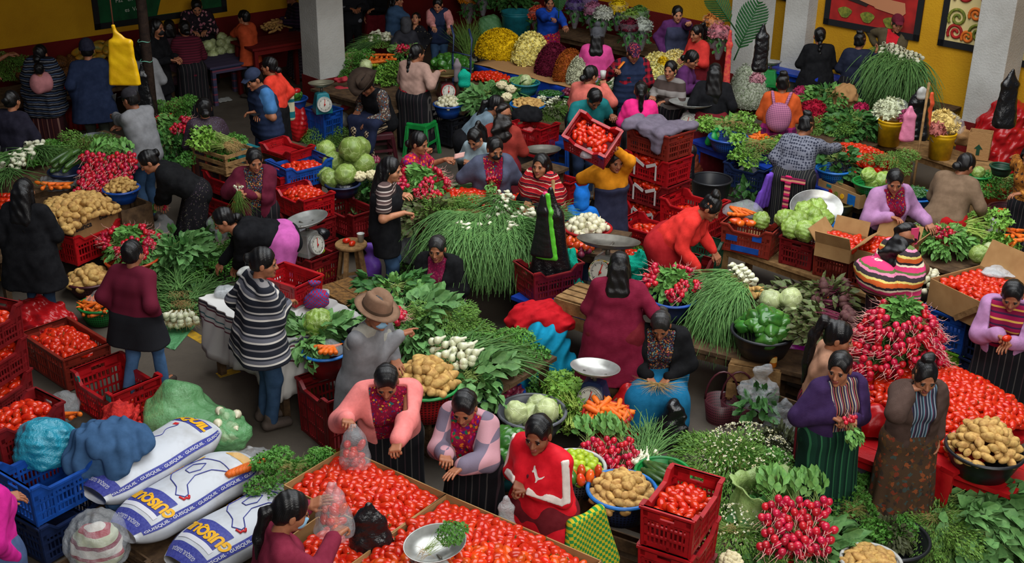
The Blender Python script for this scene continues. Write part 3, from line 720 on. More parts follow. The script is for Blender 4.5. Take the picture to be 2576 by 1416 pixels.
def bunch_tpl(kind):
 """one bunch of each sort: tied end at the origin, leafy end along +X; kept off the scene until copied"""
 if kind in BUNCH:return BUNCH[kind]
 parts=[];r=np.random.RandomState(hash(kind)%1000 if 0 else sum(map(ord,kind)))
 def leaves(k,n,c,rr,up=.15,seed=1,dirx=1.2):
  m,sh,L,W=LEAF[k];v=r.randn(n,3);v/=np.linalg.norm(v,axis=1)[:,None];P=v*np.array(rr)*r.uniform(.55,1,(n,1))+np.array(c);N=v.copy();N[:,2]+=.8
  d=np.tile((dirx,0,0),(n,1))+v*.6;V,F=leaf_cloud(P,N,L,W,sh,.4,seed,up,d);return('leaves',raw_mesh('leaves',V,F,m),[])
 def stems(n,L,sp,w,m,drop=.2):V,F=blades(n,L,sp,w,drop,3);return('stems',raw_mesh('stems',V,F,m),[])
 def roots(n=26,L=.09,w=.0028):V,F=blades(n,L,.7,w,1.2,5,0,.1,5);V[:,0]*=-1;return('roots',raw_mesh('roots',V,F,ROOT),[])
 if kind=='straw':parts=[stems(30,.5,.5,.008,ROOT,.1)]
 elif kind=='rooty':parts=[leaves('celery',90,(.26,0,.03),(.13,.12,.07)),stems(40,.28,.3,.006,STEM),roots(46,.17,.004)]
 elif kind in('cilantro','parsley'):parts=[leaves('cilantro',330,(.24,0,.03),(.13,.12,.075)),stems(34,.24,.32,.0035,STEM),roots()]
 elif kind=='celery':parts=[leaves('celery',150,(.34,0,.05),(.14,.13,.08)),stems(26,.34,.2,.014,mat('celery_stalk',(158,182,84),.4,.4))]
 elif kind in('broad','dark','beet_leaf','radish_leaf','grey'):parts=[leaves(kind,62,(.20,0,.03),(.15,.13,.07)),stems(16,.2,.4,.006,STEM if kind!='beet_leaf' else mat('beet_stem',(110,34,60),.5))]
 elif kind=='fine':parts=[leaves('fine',520,(.22,0,.03),(.15,.12,.075)),stems(26,.24,.3,.003,STEM),roots(18)]
 elif kind in('onion','onion_hang','chive','chive_hang','onion_green','onion_hang_green'):
  ch=kind.startswith('chive');hang='hang' in kind
  V,F=blades(54 if not ch else 80,.62 if hang else .48,.26,.0135 if not ch else .007,2.6 if hang else .5,7,.03,.1,9);parts=[('leaves',raw_mesh('leaves',V,F,BLADE if not ch else BLADEY),[])]
  b=MB();R0=.026 if not ch else .017
  b.lathe([(.001,-R0*.95),(R0*.62,-R0*.8),(R0,-.2*R0),(R0*.9,R0*.4),(R0*.4,R0*1.2),(R0*.27,R0*2.6)],12);me=b.mesh('bulb',mat('spring_onion_white',(222,218,200),.3,.45,var=.06,mot=((180,184,140),18,.3)))
  for i in range(0 if 'green' in kind else 8):
   a=(i-3.5)*.36+r.uniform(-.2,.2);p=(-.02+r.uniform(-.04,.03),math.sin(a)*.085,.01+.03*(i%3)+r.uniform(-.01,.015))
   Q=Matrix.Translation(p)@Matrix.Rotation(-a*.5,4,'Z')@Matrix.Rotation(PI/2-.15,4,'Y');parts.append(('bulb',me,[],Q))
  rt=roots(30,.06,.0022);rt[1].transform(Matrix.Translation((-.04,0,.02)));parts.append(rt)
 elif kind in('radish','radish_bare'):
  parts=[leaves('radish_leaf',44,(.15,0,.035),(.11,.10,.06))]if kind=='radish' else[];parts+=[stems(14,.14,.4,.006,STEM)]
  b=MB();b.ell((0,0,0),(.027,.025,.025),14,10,noise=.05);b.m=1;b.tube([(-.024,0,0),(-.05,.003,.002),(-.085,.016,-.008),(-.115,.012,.004)],[.004,.002,.0013,.0006],5);me=b.mesh('radish',[mat('radish_skin',(162,13,42),.26,.45,var=.22,mot=((190,34,66),20,.3)),mat('radish_tail',(206,150,140),.7)])
  for i in range(11):
   a=(i*2.399);rr=.022+.06*math.sqrt(i/11);p=(-.02-.03*math.cos(i*1.7),rr*math.cos(a),.035+rr*.75*math.sin(a));parts.append(('radish',me,[],Matrix.Translation(p)@Matrix.Rotation(r.uniform(-.7,.7),4,'Z')@Matrix.Rotation(r.uniform(-.6,.6),4,'Y')))
 elif kind=='beet':
  parts=[leaves('beet_leaf',60,(.30,0,.03),(.17,.12,.07)),stems(22,.3,.25,.008,mat('beet_stem',(110,34,60),.5))]
  me=TPL['beet'][0][0]
  for i in range(6):a=i*2.4;parts.append(('beet',me,[],Matrix.Translation((-.03,.055*math.cos(a),.04+.045*math.sin(a)))@Matrix.Rotation(r.uniform(-.5,.5),4,'Z')))
 BUNCH[kind]=parts;return parts
NAMES={'straw':('stalk_bunch','dry stalks'),'rooty':('herb_bunch','herb bunch'),'radish_bare':('radish_bunch','radishes'),'cilantro':('cilantro_bunch','herb bunch'),'parsley':('parsley_bunch','herb bunch'),'fine':('herb_bunch','herb bunch'),'celery':('celery_bunch','celery'),'broad':('greens_bunch','greens'),'dark':('greens_bunch','greens'),'radish_leaf':('greens_bunch','greens'),'grey':('herb_bunch','herb bunch'),'beet_leaf':('greens_bunch','greens'),'onion':('spring_onion_bunch','spring onions'),'onion_hang':('spring_onion_bunch','spring onions'),'onion_green':('spring_onion_bunch','spring onions'),'onion_hang_green':('spring_onion_bunch','spring onions'),'chive':('spring_onion_bunch','spring onions'),'chive_hang':('spring_onion_bunch','spring onions'),'radish':('radish_bunch','radishes'),'beet':('beet_bunch','beets')}
def bunch_at(kind,p,rot,label,group=None,s=1.0,tilt=0,roll=0):
 nm,cat=NAMES[kind];root=empty(nm,p,0,label,cat,group)
 root.rotation_euler=(Matrix.Rotation(rad(rot),3,'Z')@Matrix.Rotation(rad(-tilt),3,'Y')@Matrix.Rotation(rad(roll),3,'X')).to_euler();root.scale=(s,s,s)
 for q in bunch_tpl(kind):
  o=link(q[0],q[1],root)
  if len(q)>3:o.matrix_local=q[3]
 return root
def bunch(kind,px,py,z,rot,label,group=None,s=1.0,tilt=0,roll=0):
 return bunch_at(kind,G(px,py,z),rot,label,group,s,tilt,roll)
def heap(kind,px,py,z,rx,ry,h,n,label,rot=0,s=1.0,core=True,leaf=None,seed=0,spread=None,ofs=0,droop=18,group=True):
 """a heap: n bunches laid over a mound of loose leaves; z is the height of what it lies on"""
 c=G(px,py,z);r=np.random.RandomState(int(px*3+py)+seed);rr=rad(rot)
 if core:
  k=leaf or{'rooty':'celery','cilantro':'cilantro','parsley':'cilantro','onion':'fine','onion_hang':'fine','chive':'fine','chive_hang':'fine','radish':'radish_leaf','beet':'beet_leaf'}.get(kind,kind)
  V,F=dome_leaves(k,rx,ry,h,.8,seed+1);o=link('loose_leaves',raw_mesh('loose_leaves',V,F,LEAF[k][0]),None,c,rr)
  tag(o,'loose leaves under the '+label,'leaves',None,'stuff')
 for i in range(n):
  a=2.399*i+r.uniform(0,.5);q=math.sqrt((i+.4)/n)*.8;x,y=rx*q*math.cos(a),ry*q*math.sin(a);zz=h*max(.1,(1-q*q))*.8
  yaw=(math.degrees(math.atan2(y,x))if spread is None else spread+r.uniform(-28,28))+ofs
  w=Matrix.Rotation(rr,3,'Z')@Vector((x,y,zz));d=.1*s
  bunch_at(kind,c+w-Matrix.Rotation(rr+rad(yaw),3,'Z')@Vector((d,0,0)),math.degrees(rr)+yaw,label,(label+' heap')if group else None,s*r.uniform(.85,1.15),-droop*q+r.uniform(-8,8),r.uniform(-25,25))
def loose(kind,px,py,z,rx,ry,h,label,rot=0,dens=1.0,full=False,seed=0,name=None,cat='leaves'):
 V,F=dome_leaves(kind,rx,ry,h,dens,seed+int(px),full=full)
 o=link(name or 'loose_leaves',raw_mesh('loose_leaves',V,F,LEAF[kind][0]),None,G(px,py,z),rad(rot));return tag(o,label,cat,None,'stuff')
def flowers(px,py,z,rx,ry,h,c,label,rot=0,size=.022,rough=.8,c2=None,dens=1.0,base=True):
 """a mound of cut blossoms"""
 nm='petals_%d_%d_%d'%c;m=mat(nm,c,rough,.15,var=0,mot=(c2 or tuple(int(x*.72)for x in c),45,.4));r=np.random.RandomState(int(px+py));A=PI*rx*ry+PI*(rx+ry)*h*.8
 n=int(min(1500,dens*A/(size*size)*.8));v=r.randn(n,3);v[:,2]=np.abs(v[:,2]);v/=np.linalg.norm(v,axis=1)[:,None];P=v*np.array((rx,ry,h));N=v/np.array((rx,ry,h));N[:,2]+=.2;N/=np.linalg.norm(N,axis=1)[:,None]
 PP=np.repeat(P,7,0);NN=np.repeat(N,7,0);d=r.randn(n*7,3)+NN*1.0;V,F=leaf_cloud(PP,NN,size,size*.55,'diamond',.3,2,0,d)
 b=MB();b.ell((0,0,0),(rx*.97,ry*.97,h*.97),20,14);b.v[0][:,2]=np.maximum(b.v[0][:,2],0);V2=b.v[0]
 F=[tuple(f)for f in F]+([tuple(i+len(V)for i in f)for f in b.f]if base else[])
 o=link('flower_heads',raw_mesh('flower_heads',np.concatenate([V,V2]),F,m),None,G(px,py,z),rad(rot));return tag(o,label,'flowers',None,'stuff')
def radrows(px,py,z,rows,cols,label,step=.085,rise=.05,s=1.0,rot=90):
 """bunches laid like shingles, their radishes towards us"""
 c=G(px,py,z)
 for r in range(rows):
  for k in range(cols):bunch_at('radish' if r==rows-1 else 'radish_bare',c+Vector(((k-(cols-1)/2+.3*(r%2))*.135*s,r*step*s,r*rise)),rot+RNG.uniform(-30,30),label,label+' heap',s*RNG.uniform(.9,1.15),20,RNG.uniform(-20,20))
  # ------------------------------------------------------------------ crates, baskets, boxes, tables, bags
def pl(name,c,rough=.42):return mat(name,c,rough,.4,mot=(tuple(int(x*.78)for x in c),9,.4))
PLAST={'red':pl('red_plastic',(168,16,24)),'dred':pl('dark_red_plastic',(120,20,24)),'rust':pl('faded_red_plastic',(132,40,28)),'blue':pl('blue_plastic',(22,74,160)),'navy':pl('navy_plastic',(24,38,74)),'green':pl('green_plastic',(20,132,56)),'teal':pl('teal_plastic',(30,120,130)),'black':pl('black_plastic',(26,27,32)),'sky':pl('sky_blue_plastic',(24,110,190)),'dgreen':pl('dark_green_plastic',(26,66,46)),'maroon':pl('maroon_plastic',(74,26,34)),'white':pl('white_plastic',(190,190,184)),'orange':pl('orange_plastic',(190,66,24)),'yellow':pl('yellow_plastic',(224,172,14)),'olive':pl('olive_plastic',(92,82,30)),'grey':pl('grey_plastic',(96,98,104)),'lime':pl('lime_plastic',(110,170,40))}
CR_MESH={}
def crate_mesh(w=.54,d=.35,h=.30,dip=.06):
 key=(w,d,h,dip)
 if key in CR_MESH:return CR_MESH[key]
 b=MB();t=.014;hx,hy=w/2,d/2;low=h-dip
 b.box((0,0,.012),(w-.03,d-.03,.012))
 for sx in(-1,1):
  for sy in(-1,1):
   b.box((sx*(hx-.02),sy*(hy-.007),h/2),(.05,t,h));b.box((sx*(hx-.007),sy*(hy-.02),h/2),(t,.05,h))
 tp=.95
 for sy in(-1,1):
  y=sy*(hy-.007)
  for z,hh in((.02,.03),(low*.36,.014),(low*.66,.014)):b.box((0,y,z),(w-.02,t*1.3,hh))
  b.box((0,y,low-.028),(w-.02,t,.055))
  pr=[(-hx,h),(-hx+.07,h),(-hx+.13,low),(hx-.13,low),(hx-.07,h),(hx,h)]
  for(xa,za),(xb,zb)in zip(pr,pr[1:]):
   b.put([(x,y+e,z)for x,z in((xa,za),(xb,zb),(xb,min(zb,low)-.02),(xa,min(za,low)-.02))for e in(-.009,.009)],[(0,2,4,6),(1,7,5,3),(0,1,3,2),(4,5,7,6),(0,6,7,1),(2,3,5,4)])
   b.bar((xa,y+sy*.008,za-.006),(xb,y+sy*.008,zb-.006),.03,.016)
  for i in range(1,17):
   x=-hx+w*i/17;b.box((x,y,low/2),(.012 if i%5 else .022,t*(.7 if i%5 else 1.4),low-.02))
 for sx in(-1,1):
  x=sx*(hx-.007)
  for z,hh in((.02,.03),(h*.30,.014),(h*.55,.014),(h*.74,.02)):b.box((x,0,z),(t*1.3,d-.02,hh))
  for sy in(-1,1):b.box((x,sy*(hy*.62),h-.05),(t,d*.34,.09))
  b.box((x,0,h-.018),(t,d,.036));b.box((x,0,h-.088),(t,d,.03));b.box((x+sx*.008,0,h-.008),(.03,d+.02,.016))
  for i in range(1,11):b.box((x,-hy+d*i/11,h*.37),(t*(.7 if i%5 else 1.3),.012 if i%5 else .02,h*.74))
 V=np.concatenate(b.v);sc=tp+(1-tp)*np.clip(V[:,2:]/h,0,1);V[:,:2]*=sc;b.v=[V]
 CR_MESH[key]=b.mesh('crate',PLAST['red'],False);return CR_MESH[key]
def recol(o,m):
 o.material_slots[0].link='OBJECT';o.material_slots[0].material=m;return o
def crate(px,py,zr,rot,col,label,fill=None,level=.2,sz=(.54,.35,.30),dip=.06,group=None,fl=None,dome=.05,tiltM=None,world=None,sp=.062):
 """slatted plastic crate, its rim centre seen at (px, py) at height zr; filled with one kind of fruit"""
 p=Vector(world)if world is not None else G(px,py,zr);base=Vector((p.x,p.y,p.z-sz[2]));M=frame(base,rad(rot))
 if tiltM is not None:M=tiltM
 o=link('crate',crate_mesh(*sz,dip));recol(o,PLAST[col]);o.matrix_world=M;tag(o,label,'crate',group)
 if fill:pile(fill,M,sz[0]/2-.055,sz[1]/2-.045,mound(sz[0]/2,sz[1]/2,dome,level),sp,fl[0],fl[1])
 return o
def stack(px,py,ztop,rot,n,cols,label,fill=None,level=.24,sz=(.54,.35,.30),fl=None,dome=.03,dip=.06):
 """a pile of n crates; every crate in it is a thing; label holds a word for each place in the stack"""
 p=G(px,py,ztop);names=label if isinstance(label,(list,tuple))else None
 for i in range(n):
  z=ztop-i*(sz[2]+.002)
  lb=names[min(i,len(names)-1)]if names else(label+(', topmost of its stack' if i==0 else ', %s from the top of its stack'%('second','third','fourth','fifth','sixth')[i-1]))
  crate(0,0,z,rot,cols[i%len(cols)],lb,fill if i==0 or dip>.06 else None,level,sz,dip,None,fl,dome,world=(p.x,p.y,z))
def bowl_mesh(name,r,rb,h,m,weave=False,rim=.012,n=40):
 b=MB();b.lathe([(.001,.012),(rb*.9,.012),(rb+(r-rb)*.5,h*.5),(r-rim,h),(r-rim*.2,h+rim*.8),(r+rim*.8,h+rim*.3),(r+rim*.6,h-rim*.8),(r-rim*.1,h-rim),(rb+(r-rb)*.55,h*.5),(rb,0),(.001,0)],n)
 return b.mesh(name,m)
def weave_mat(col):
 nm='weave_'+col
 if nm in MATS:return MATS[nm]
 base=PLAST[col].node_tree.nodes['Principled BSDF'].inputs['Base Color'];q=NT(nm);c=None
 for x in PLAST[col].node_tree.nodes:
  if x.type=='MIX':c=tuple(x.inputs[6].default_value)
 dk=tuple(v*.12 for v in c[:3])+(1,)
 sx=q.axis(0);sy=q.axis(1);an=q.math('ARCTAN2',sy,sx);a=q.math('FRACT',q.math('ADD',q.math('MULTIPLY',an,8),40));z=q.math('FRACT',q.math('MULTIPLY',q.axis(2),38))
 f=q.math('MULTIPLY',q.math('GREATER_THAN',a,.45),q.math('GREATER_THAN',z,.45));q.link(q.mix(f,c,dk),q.b.inputs['Base Color']);q.b.inputs['Roughness'].default_value=.45;q.bump(f,-.6,.006)
 MATS[nm]=q.m;return q.m
def basket(px,py,zr,r,h,col,label,weave=True,fill=None,fl=None,dome=.1,sp=None,rb=None,rimcol=None,name=None,level=.9,size=1.0,fillr=.92):
 """round basket or basin, rim centre seen at (px, py) at height zr"""
 p=G(px,py,zr);base=Vector((p.x,p.y,zr-h));nm=name or('basket' if weave else 'basin')
 rb=rb or r*.72;o=link(nm,bowl_mesh(nm,r,rb,h,weave_mat(col)if weave else PLAST[col]),None,base);tag(o,label,nm.split('_')[-1])
 b=MB();b.lathe([(r+.014*math.cos(a),h+.014*math.sin(a))for a in[i*PI/4 for i in range(9)]],40);b.build('rim',PLAST[rimcol or col],o)
 if fill:
  s=sp or .07;rr=r*fillr-(s*.32 if s>.09 else 0)
  pile(fill,Matrix.Translation(base),rr,rr,lambda x,y:h*level+dome*max(0,1-(x*x+y*y)/(rr*rr)),s,fl[0],fl[1],disc(rr),size=size)
 return o,base
WOOD=mat('raw_wood',(150,116,74),.8,.2,mot=((112,82,50),14,.5),bump=(60,.3));DWOOD=mat('old_wood',(92,70,48),.85,.2,mot=((62,46,32),11,.5),bump=(50,.35));CARD=mat('cardboard',(164,128,84),.9,.1,mot=((146,110,70),6,.4));CARD_D=mat('cardboard_brown',(132,98,62),.9,.1,mot=((112,82,52),6,.4))
def table(px,py,zt,w,d,rot,label,m=None,th=.035,legs=True,world=None,name='market_table',cat='table'):
 p=Vector(world)if world is not None else G(px,py,zt);root=empty(name,(p.x,p.y,0),rad(rot),label,cat);m=m or DWOOD;n=max(2,int(d/.16));b=MB()
 for i in range(n):b.box((0,-d/2+d*(i+.5)/n,zt-th/2),(w,d/n-.006,th))
 o=b.build('plank_top',m,root,smooth=False)
 if legs:
  for sx in(-1,1):
   for sy in(-1,1):c=MB();c.box((sx*(w/2-.08),sy*(d/2-.07),(zt-th)/2),(.06,.06,zt-th));c.build('leg',m,root,smooth=False)
  c=MB();[c.box((0,sy*(d/2-.07),zt-th-.05),(w-.1,.03,.08))for sy in(-1,1)];c.build('apron_rail',m,root,smooth=False)
 return root
def wood_crate(px,py,zr,w,d,h,rot,label,m=None,slats=3,fill=None,lidded=False,gap=.35):
 p=G(px,py,zr);root=empty('wooden_crate',(p.x,p.y,zr-h),rad(rot),label,'crate');m=m or WOOD
 for sx in(-1,1):
  for sy in(-1,1):c=MB();c.box((sx*(w/2-.02),sy*(d/2-.02),h/2),(.035,.035,h));c.build('corner_post',m,root,smooth=False)
 hh=h/slats*(1-gap)
 for sy in(-1,1):
  c=MB();[c.box((0,sy*d/2,h*(i+.5)/slats+h/slats*gap*.4),(w+.02,.014,hh))for i in range(slats)];c.build('side_slats',m,root,smooth=False)
 for sx in(-1,1):
  c=MB();[c.box((sx*w/2,0,h*(i+.5)/slats+h/slats*gap*.4),(.014,d,hh))for i in range(slats)];c.build('end_slats',m,root,smooth=False)
 c=MB();n=max(3,int(d/.1));[c.box((0,-d/2+d*(i+.5)/n,.01 if not lidded else h+.008),(w,d/n*.8,.014))for i in range(n)];c.build('bottom_boards' if not lidded else 'lid_boards',m,root,smooth=False)
 return root
def carton(px,py,zr,w,d,h,rot,label,m=None,flaps=(0,0,0,0),t=.008,fill=None,level=.8,fl=None,dome=.04,sp=.07,world=None,name='cardboard_box'):
 """open cardboard box; flaps give the outward lean in degrees of each wall's flap (0 none): +x, -x, +y, -y"""
 p=Vector(world)if world is not None else G(px,py,zr);root=empty(name,(p.x,p.y,zr-h),rad(rot),label,'box');m=m or CARD;M=frame(Vector((p.x,p.y,zr-h)),rad(rot))
 b=MB();b.box((0,0,t/2),(w,d,t))
 for s in(-1,1):b.box((s*w/2,0,h/2),(t,d,h));b.box((0,s*d/2,h/2),(w,t,h))
 b.build('walls',m,root,smooth=False)
 for i,a in enumerate(flaps):
  if not a:continue
  ax=i<2;s=1 if i%2==0 else-1;L=(w if not ax else d);fh=min(w,d)*.42;c=MB()
  nx=(s*w/2,0)if ax else(0,s*d/2);dx=math.sin(rad(a))*fh*s;dz=math.cos(rad(a))*fh
  e0=Vector((nx[0],nx[1],h));e1=e0+(Vector((dx,0,dz))if ax else Vector((0,dx,dz)));T=Vector((0,L/2,0))if ax else Vector((L/2,0,0));nrm=(e1-e0).cross(T).normalized()*t/2
  V=[e0-T,e0+T,e1+T*.97,e1-T*.97];c.put([tuple(v+nrm)for v in V]+[tuple(v-nrm)for v in V],[(0,1,2,3),(7,6,5,4),(0,4,5,1),(1,5,6,2),(2,6,7,3),(3,7,4,0)]);c.build('flap',m,root,smooth=False)
 if fill:pile(fill,M,w/2-.04,d/2-.04,mound(w/2,d/2,dome,h*level),sp,fl[0],fl[1])
 return root,M
def soft(nm,p,s,m,label,cat,res=.012,rot=0,parent=None,group=None,**kw):
 o=link(nm,raw_mesh(nm,*s.build(res,**kw),m),parent,p,rad(rot))
 return tag(o,label,cat,group)if label else o
CLEAR=plastic_film('clear_film',(205,210,214),.22);WRAP=plastic_film('clear_wrap_film',(210,214,220),.14);MILKY=plastic_film('milky_film',(200,204,206),.5,.3);BLACKP=mat('black_bag_plastic',(18,18,20),.25,.6,bump=(30,.8))
def bag(px,py,z,rx,ry,h,m,label,rot=0,knot=True,seed=0,name='plastic_bag',amp=.016,cat='bag',res=.0125,lean=0,group=None):
 """filled bag standing on height z, neck gathered"""
 s=SDF(.05);s.ell((0,0,h*.38),(rx,ry,h*.40)).cap((0,0,h*.5),(lean*.5,0,h*.8),min(rx,ry)*.55,min(rx,ry)*.22)
 if knot:s.cap((lean*.5,0,h*.8),(lean,0,h),.018,.035,0,rx*.35,k=.02)
 return soft(name,G(px,py,z),s,m,label,cat,res,rot,None,group,disp=both(crease(amp,16,seed+int(px)),crease(amp*.45,42,seed+int(py))),cuts=[lambda x,y,z:z-.002+0*x+0*y])
def lump(px,py,z,rx,ry,h,m,label,cat,name,rot=0,amp=.014,f=15,res=.0125,seed=0,fine=.5,p=None):
 s=SDF(.05);s.ell((0,0,h*.25),(rx,ry,h*.75)).ell((rx*.35,-ry*.2,h*.2),(rx*.6,ry*.7,h*.6)).ell((-rx*.4,ry*.15,h*.15),(rx*.55,ry*.7,h*.55))
 return soft(name,p if p is not None else G(px,py,z),s,m,label,cat,res,rot,disp=both(crease(amp,f,seed+int(px)),crease(amp*fine,f*2.6,seed+int(py))),cuts=[lambda x,y,z:z-.002+0*x+0*y])
def hang_bag(px,py,fwd,w,th,h,m,label,name='plastic_bag',rot=0,seed=0,taper=.45,amp=.018,cat='bag',top=None):
 """bag hanging from its gathered top, which is seen at (px, py)"""
 amp=min(amp,w*.032,th*.16);p=Vector(top)if top is not None else D(px,py,fwd);s=SDF(.05);s.cap((0,0,0),(0,0,-h*.25),.018,th*.6,.004,w*taper*.5).cap((0,0,-h*.25),(0,0,-h+th),th*.6,th,w*taper*.5,w*.5-th)
 return soft(name,p,s,m,label,cat,.0125,rot,disp=both(crease(amp,9,seed),lambda x,y,z:amp*.5*np.sin((9/w)*x+4*z)*np.clip(1.2+z/h,0,1),crease(amp*.4,40,seed+3)))
METAL=mat('dull_steel',(178,178,174),.3,.6,.55,mot=((140,140,134),7,.4));DMETAL=mat('worn_metal',(112,108,98),.42,.5,.5,mot=((84,80,72),8,.4));WHITE=mat('dial_white',(196,194,184),.5,.3,mot=((170,166,154),5,.3));INK=mat('ink_black',(24,24,26),.6);REDI=mat('ink_red',(180,30,24),.5)
def scale(px,py,z,rot,label,body='teal',pan=METAL,pr=.19,dial=True,sc=1.0,panrot=0,ptilt=0,dialm=None,tall=.26,bypan=True):
 """market scale: body with a round dial on its face, a shallow pan on top"""
 p=G(px,py,z+(tall+.06)*sc if bypan else z);p.z=z;root=empty('market_scale',p,rad(rot),label,'scale');root.scale=(sc,sc,sc);bm=PLAST[body]if isinstance(body,str)else body
 b=MB();b.put([(x*wx,y*wy,zz)for zz,wx,wy in((0,.12,.10),(.05,.12,.10),(tall*.8,.085,.065),(tall*.86,.05,.045))for x,y in((-1,-1),(1,-1),(1,1),(-1,1))],[(3,2,1,0)]+[(4*k+i,4*k+(i+1)%4,4*k+4+(i+1)%4,4*k+4+i)for k in range(3)for i in range(4)]+[(12,13,14,15)])
 o=b.build('scale_body',bm,root,smooth=False);bevel(o,.01)
 b=MB();b.tube([(0,0,tall*.84),(0,0,tall+.02)],.02,12);[b.bar((0,0,tall+.01),(.1*math.cos(a),.1*math.sin(a),tall+.035),.016,.01)for a in(0,PI/2,PI,3*PI/2)];b.build('spider_arms',DMETAL,root)
 if dial:
  Md=Matrix.Translation((0,-.115,tall*.42))@Matrix.Rotation(rad(78),4,'X')
  b=MB();b.lathe([(.001,-.05),(.098,-.05),(.105,-.02),(.105,.012),(.097,.014),(.096,.006),(.001,.006)],36);b.build('dial_housing',dialm or METAL,root,M=Md)
  b=MB();b.lathe([(.001,.008),(.094,.008)],36);f=b.build('dial_face',WHITE,root,M=Md)
  b=MB();[b.bar(((.07 if i%5 else .062)*math.cos(i*PI/20),(.07 if i%5 else .062)*math.sin(i*PI/20),.0095),(.086*math.cos(i*PI/20),.086*math.sin(i*PI/20),.0095),.003 if i%5 else .005,.001)for i in range(40)];b.build('dial_marks',INK,f)
  b=MB();b.bar((-.01,-.025,.012),(.012,.07,.012),.008,.002);b.lathe([(.001,.012),(.012,.012),(.012,.015),(.001,.015)],12);b.build('needle',REDI,f)
 Mp=Matrix.Translation((0,0,tall+.03))@Matrix.Rotation(rad(panrot),4,'Z')@Matrix.Rotation(rad(ptilt),4,'X')
 b=MB();b.lathe([(.001,.0),(pr*.5,.006),(pr*.8,.025),(pr,.058),(pr+.006,.06),(pr+.004,.054),(pr*.8,.019),(pr*.5,.0),(.001,-.006)],40,0,0,1.18,.86);b.build('pan',pan,root,M=Mp)
 return root
def stool(px,py,zt,w,rot,col,label,cat='stool'):
 """square plastic stool with cut-out sides"""
 p=G(px,py,zt);root=empty('plastic_stool',(p.x,p.y,0),rad(rot),label,cat);m=PLAST[col];b=MB();b.box((0,0,zt-.012),(w,w,.024));[b.box((s*w/2,0,zt-.045),(.012,w,.07))for s in(-1,1)];[b.box((0,s*w/2,zt-.045),(w,.012,.07))for s in(-1,1)];o=b.build('seat',m,root,smooth=False);bevel(o,.008)
 for sx in(-1,1):
  for sy in(-1,1):
   c=MB();a=(sx*(w/2-.01),sy*(w/2-.01),zt-.05);e=(sx*(w/2+.03),sy*(w/2+.03),0)
   c.bar(a,e,.055,.02);c.bar(a,e,.02,.055);c.build('leg',m,root,smooth=False)
 b=MB();[b.box((s*(w/2+.008),0,zt*.42),(.012,w,.035))for s in(-1,1)];[b.box((0,s*(w/2+.008),zt*.42),(w,.012,.035))for s in(-1,1)];b.build('brace',m,root,smooth=False)
 return root
def bucket(px,py,zr,r,h,col,label,rb=None):
 p=G(px,py,zr);rb=rb or r*.84;b=MB();b.lathe([(.001,.01),(rb*.95,.01),(r*.96,h),(r,h),(r+.012,h),(r+.012,h-.02),(r,h-.03),(r+.006,h-.04),(r+.006,h-.06),(r*.985,h-.07),(rb,0),(.001,0)],36);o=b.build('bucket',PLAST[col],None,Vector((p.x,p.y,zr-h)));tag(o,label,'bucket')
 b=MB();b.tube([(r*math.cos(a)*1.03,-r*.25+r*math.sin(a)*.9*0-.06*math.sin(a),h-.05-.10*math.sin(a))for a in[i*PI/12 for i in range(13)]],.004,6);b.build('handle',DMETAL,o);return o,Vector((p.x,p.y,zr))
def text(body,size,m,M,parent=None,bold=0,name='lettering',bend=None,ext=.0008,shear=0):
 """writing as a thin mesh in the XY plane of M; bend(x, y) puts it on a curved surface"""
 c=bpy.data.curves.new(name,'FONT');c.body=body;c.size=size;c.align_x='CENTER';c.align_y='CENTER';c.extrude=ext if bend is None else 0;c.offset=bold;c.shear=shear;c.resolution_u=3
 t=bpy.data.objects.new('tmp',c);COL.objects.link(t);me=bpy.data.meshes.new_from_object(t);bpy.data.objects.remove(t);bpy.data.curves.remove(c)
 if bend:
  bm=bmesh.new();bm.from_mesh(me);mx=size*.3
  for _ in range(4):
   ee=[e for e in bm.edges if e.calc_length()>mx]
   if not ee:break
   bmesh.ops.subdivide_edges(bm,edges=ee,cuts=1)
  bmesh.ops.triangulate(bm,faces=bm.faces)
  for v in bm.verts:v.co=Vector(bend(v.co.x,v.co.y))
  bm.to_mesh(me);bm.free()
 me.materials.clear();me.materials.append(m);me.name=name;o=link(name,me,parent)
 if parent is not None:o.matrix_local=M
 else:o.matrix_world=M
 return o
def edge(a,b,z):
 A,B=G(*a,z),G(*b,z);d=B-A;return(A+B)/2,d.length,math.atan2(d.y,d.x)
def crate_e(a,b,z,side,col,label,fill=None,level=.2,sz=(.54,.35,.30),**kw):
 """crate whose near rim edge runs from pixel a to pixel b; side 'L' long side near, 'S' short side near"""
 m,L,ang=edge(a,b,z);w=sz[1]if side=='L' else sz[0];c=m+Vector((-math.sin(ang),math.cos(ang),0))*w/2
 return crate(0,0,z,math.degrees(ang)+(0 if side=='L' else 90),col,label,fill,level,sz,world=(c.x,c.y,z),**kw)
def stack_e(a,b,z,side,cols,labels,fill=None,sz=(.54,.35,.30),level=.2,fl=None,dip=.06,allfill=False,**kw):
 m,L,ang=edge(a,b,z);w=sz[1]if side=='L' else sz[0];c=m+Vector((-math.sin(ang),math.cos(ang),0))*w/2
 for i,(col,lb)in enumerate(zip(cols,labels)):
  crate(0,0,0,math.degrees(ang)+(0 if side=='L' else 90)+(i*37%5-2),col,lb,fill if i==0 or allfill else None,level,sz,dip,None,fl,world=(c.x,c.y,z-i*(sz[2]+.003)),**kw)
 return c
def box_e(a,b,z,width,h,label,**kw):
 """carton with a rim edge from a to b, reaching away from us (width > 0) or towards us"""
 m,L,ang=edge(a,b,z);c=m+Vector((-math.sin(ang),math.cos(ang),0))*width/2
 return carton(0,0,z,L,abs(width),h,math.degrees(ang),label,world=(c.x,c.y,z),**kw)
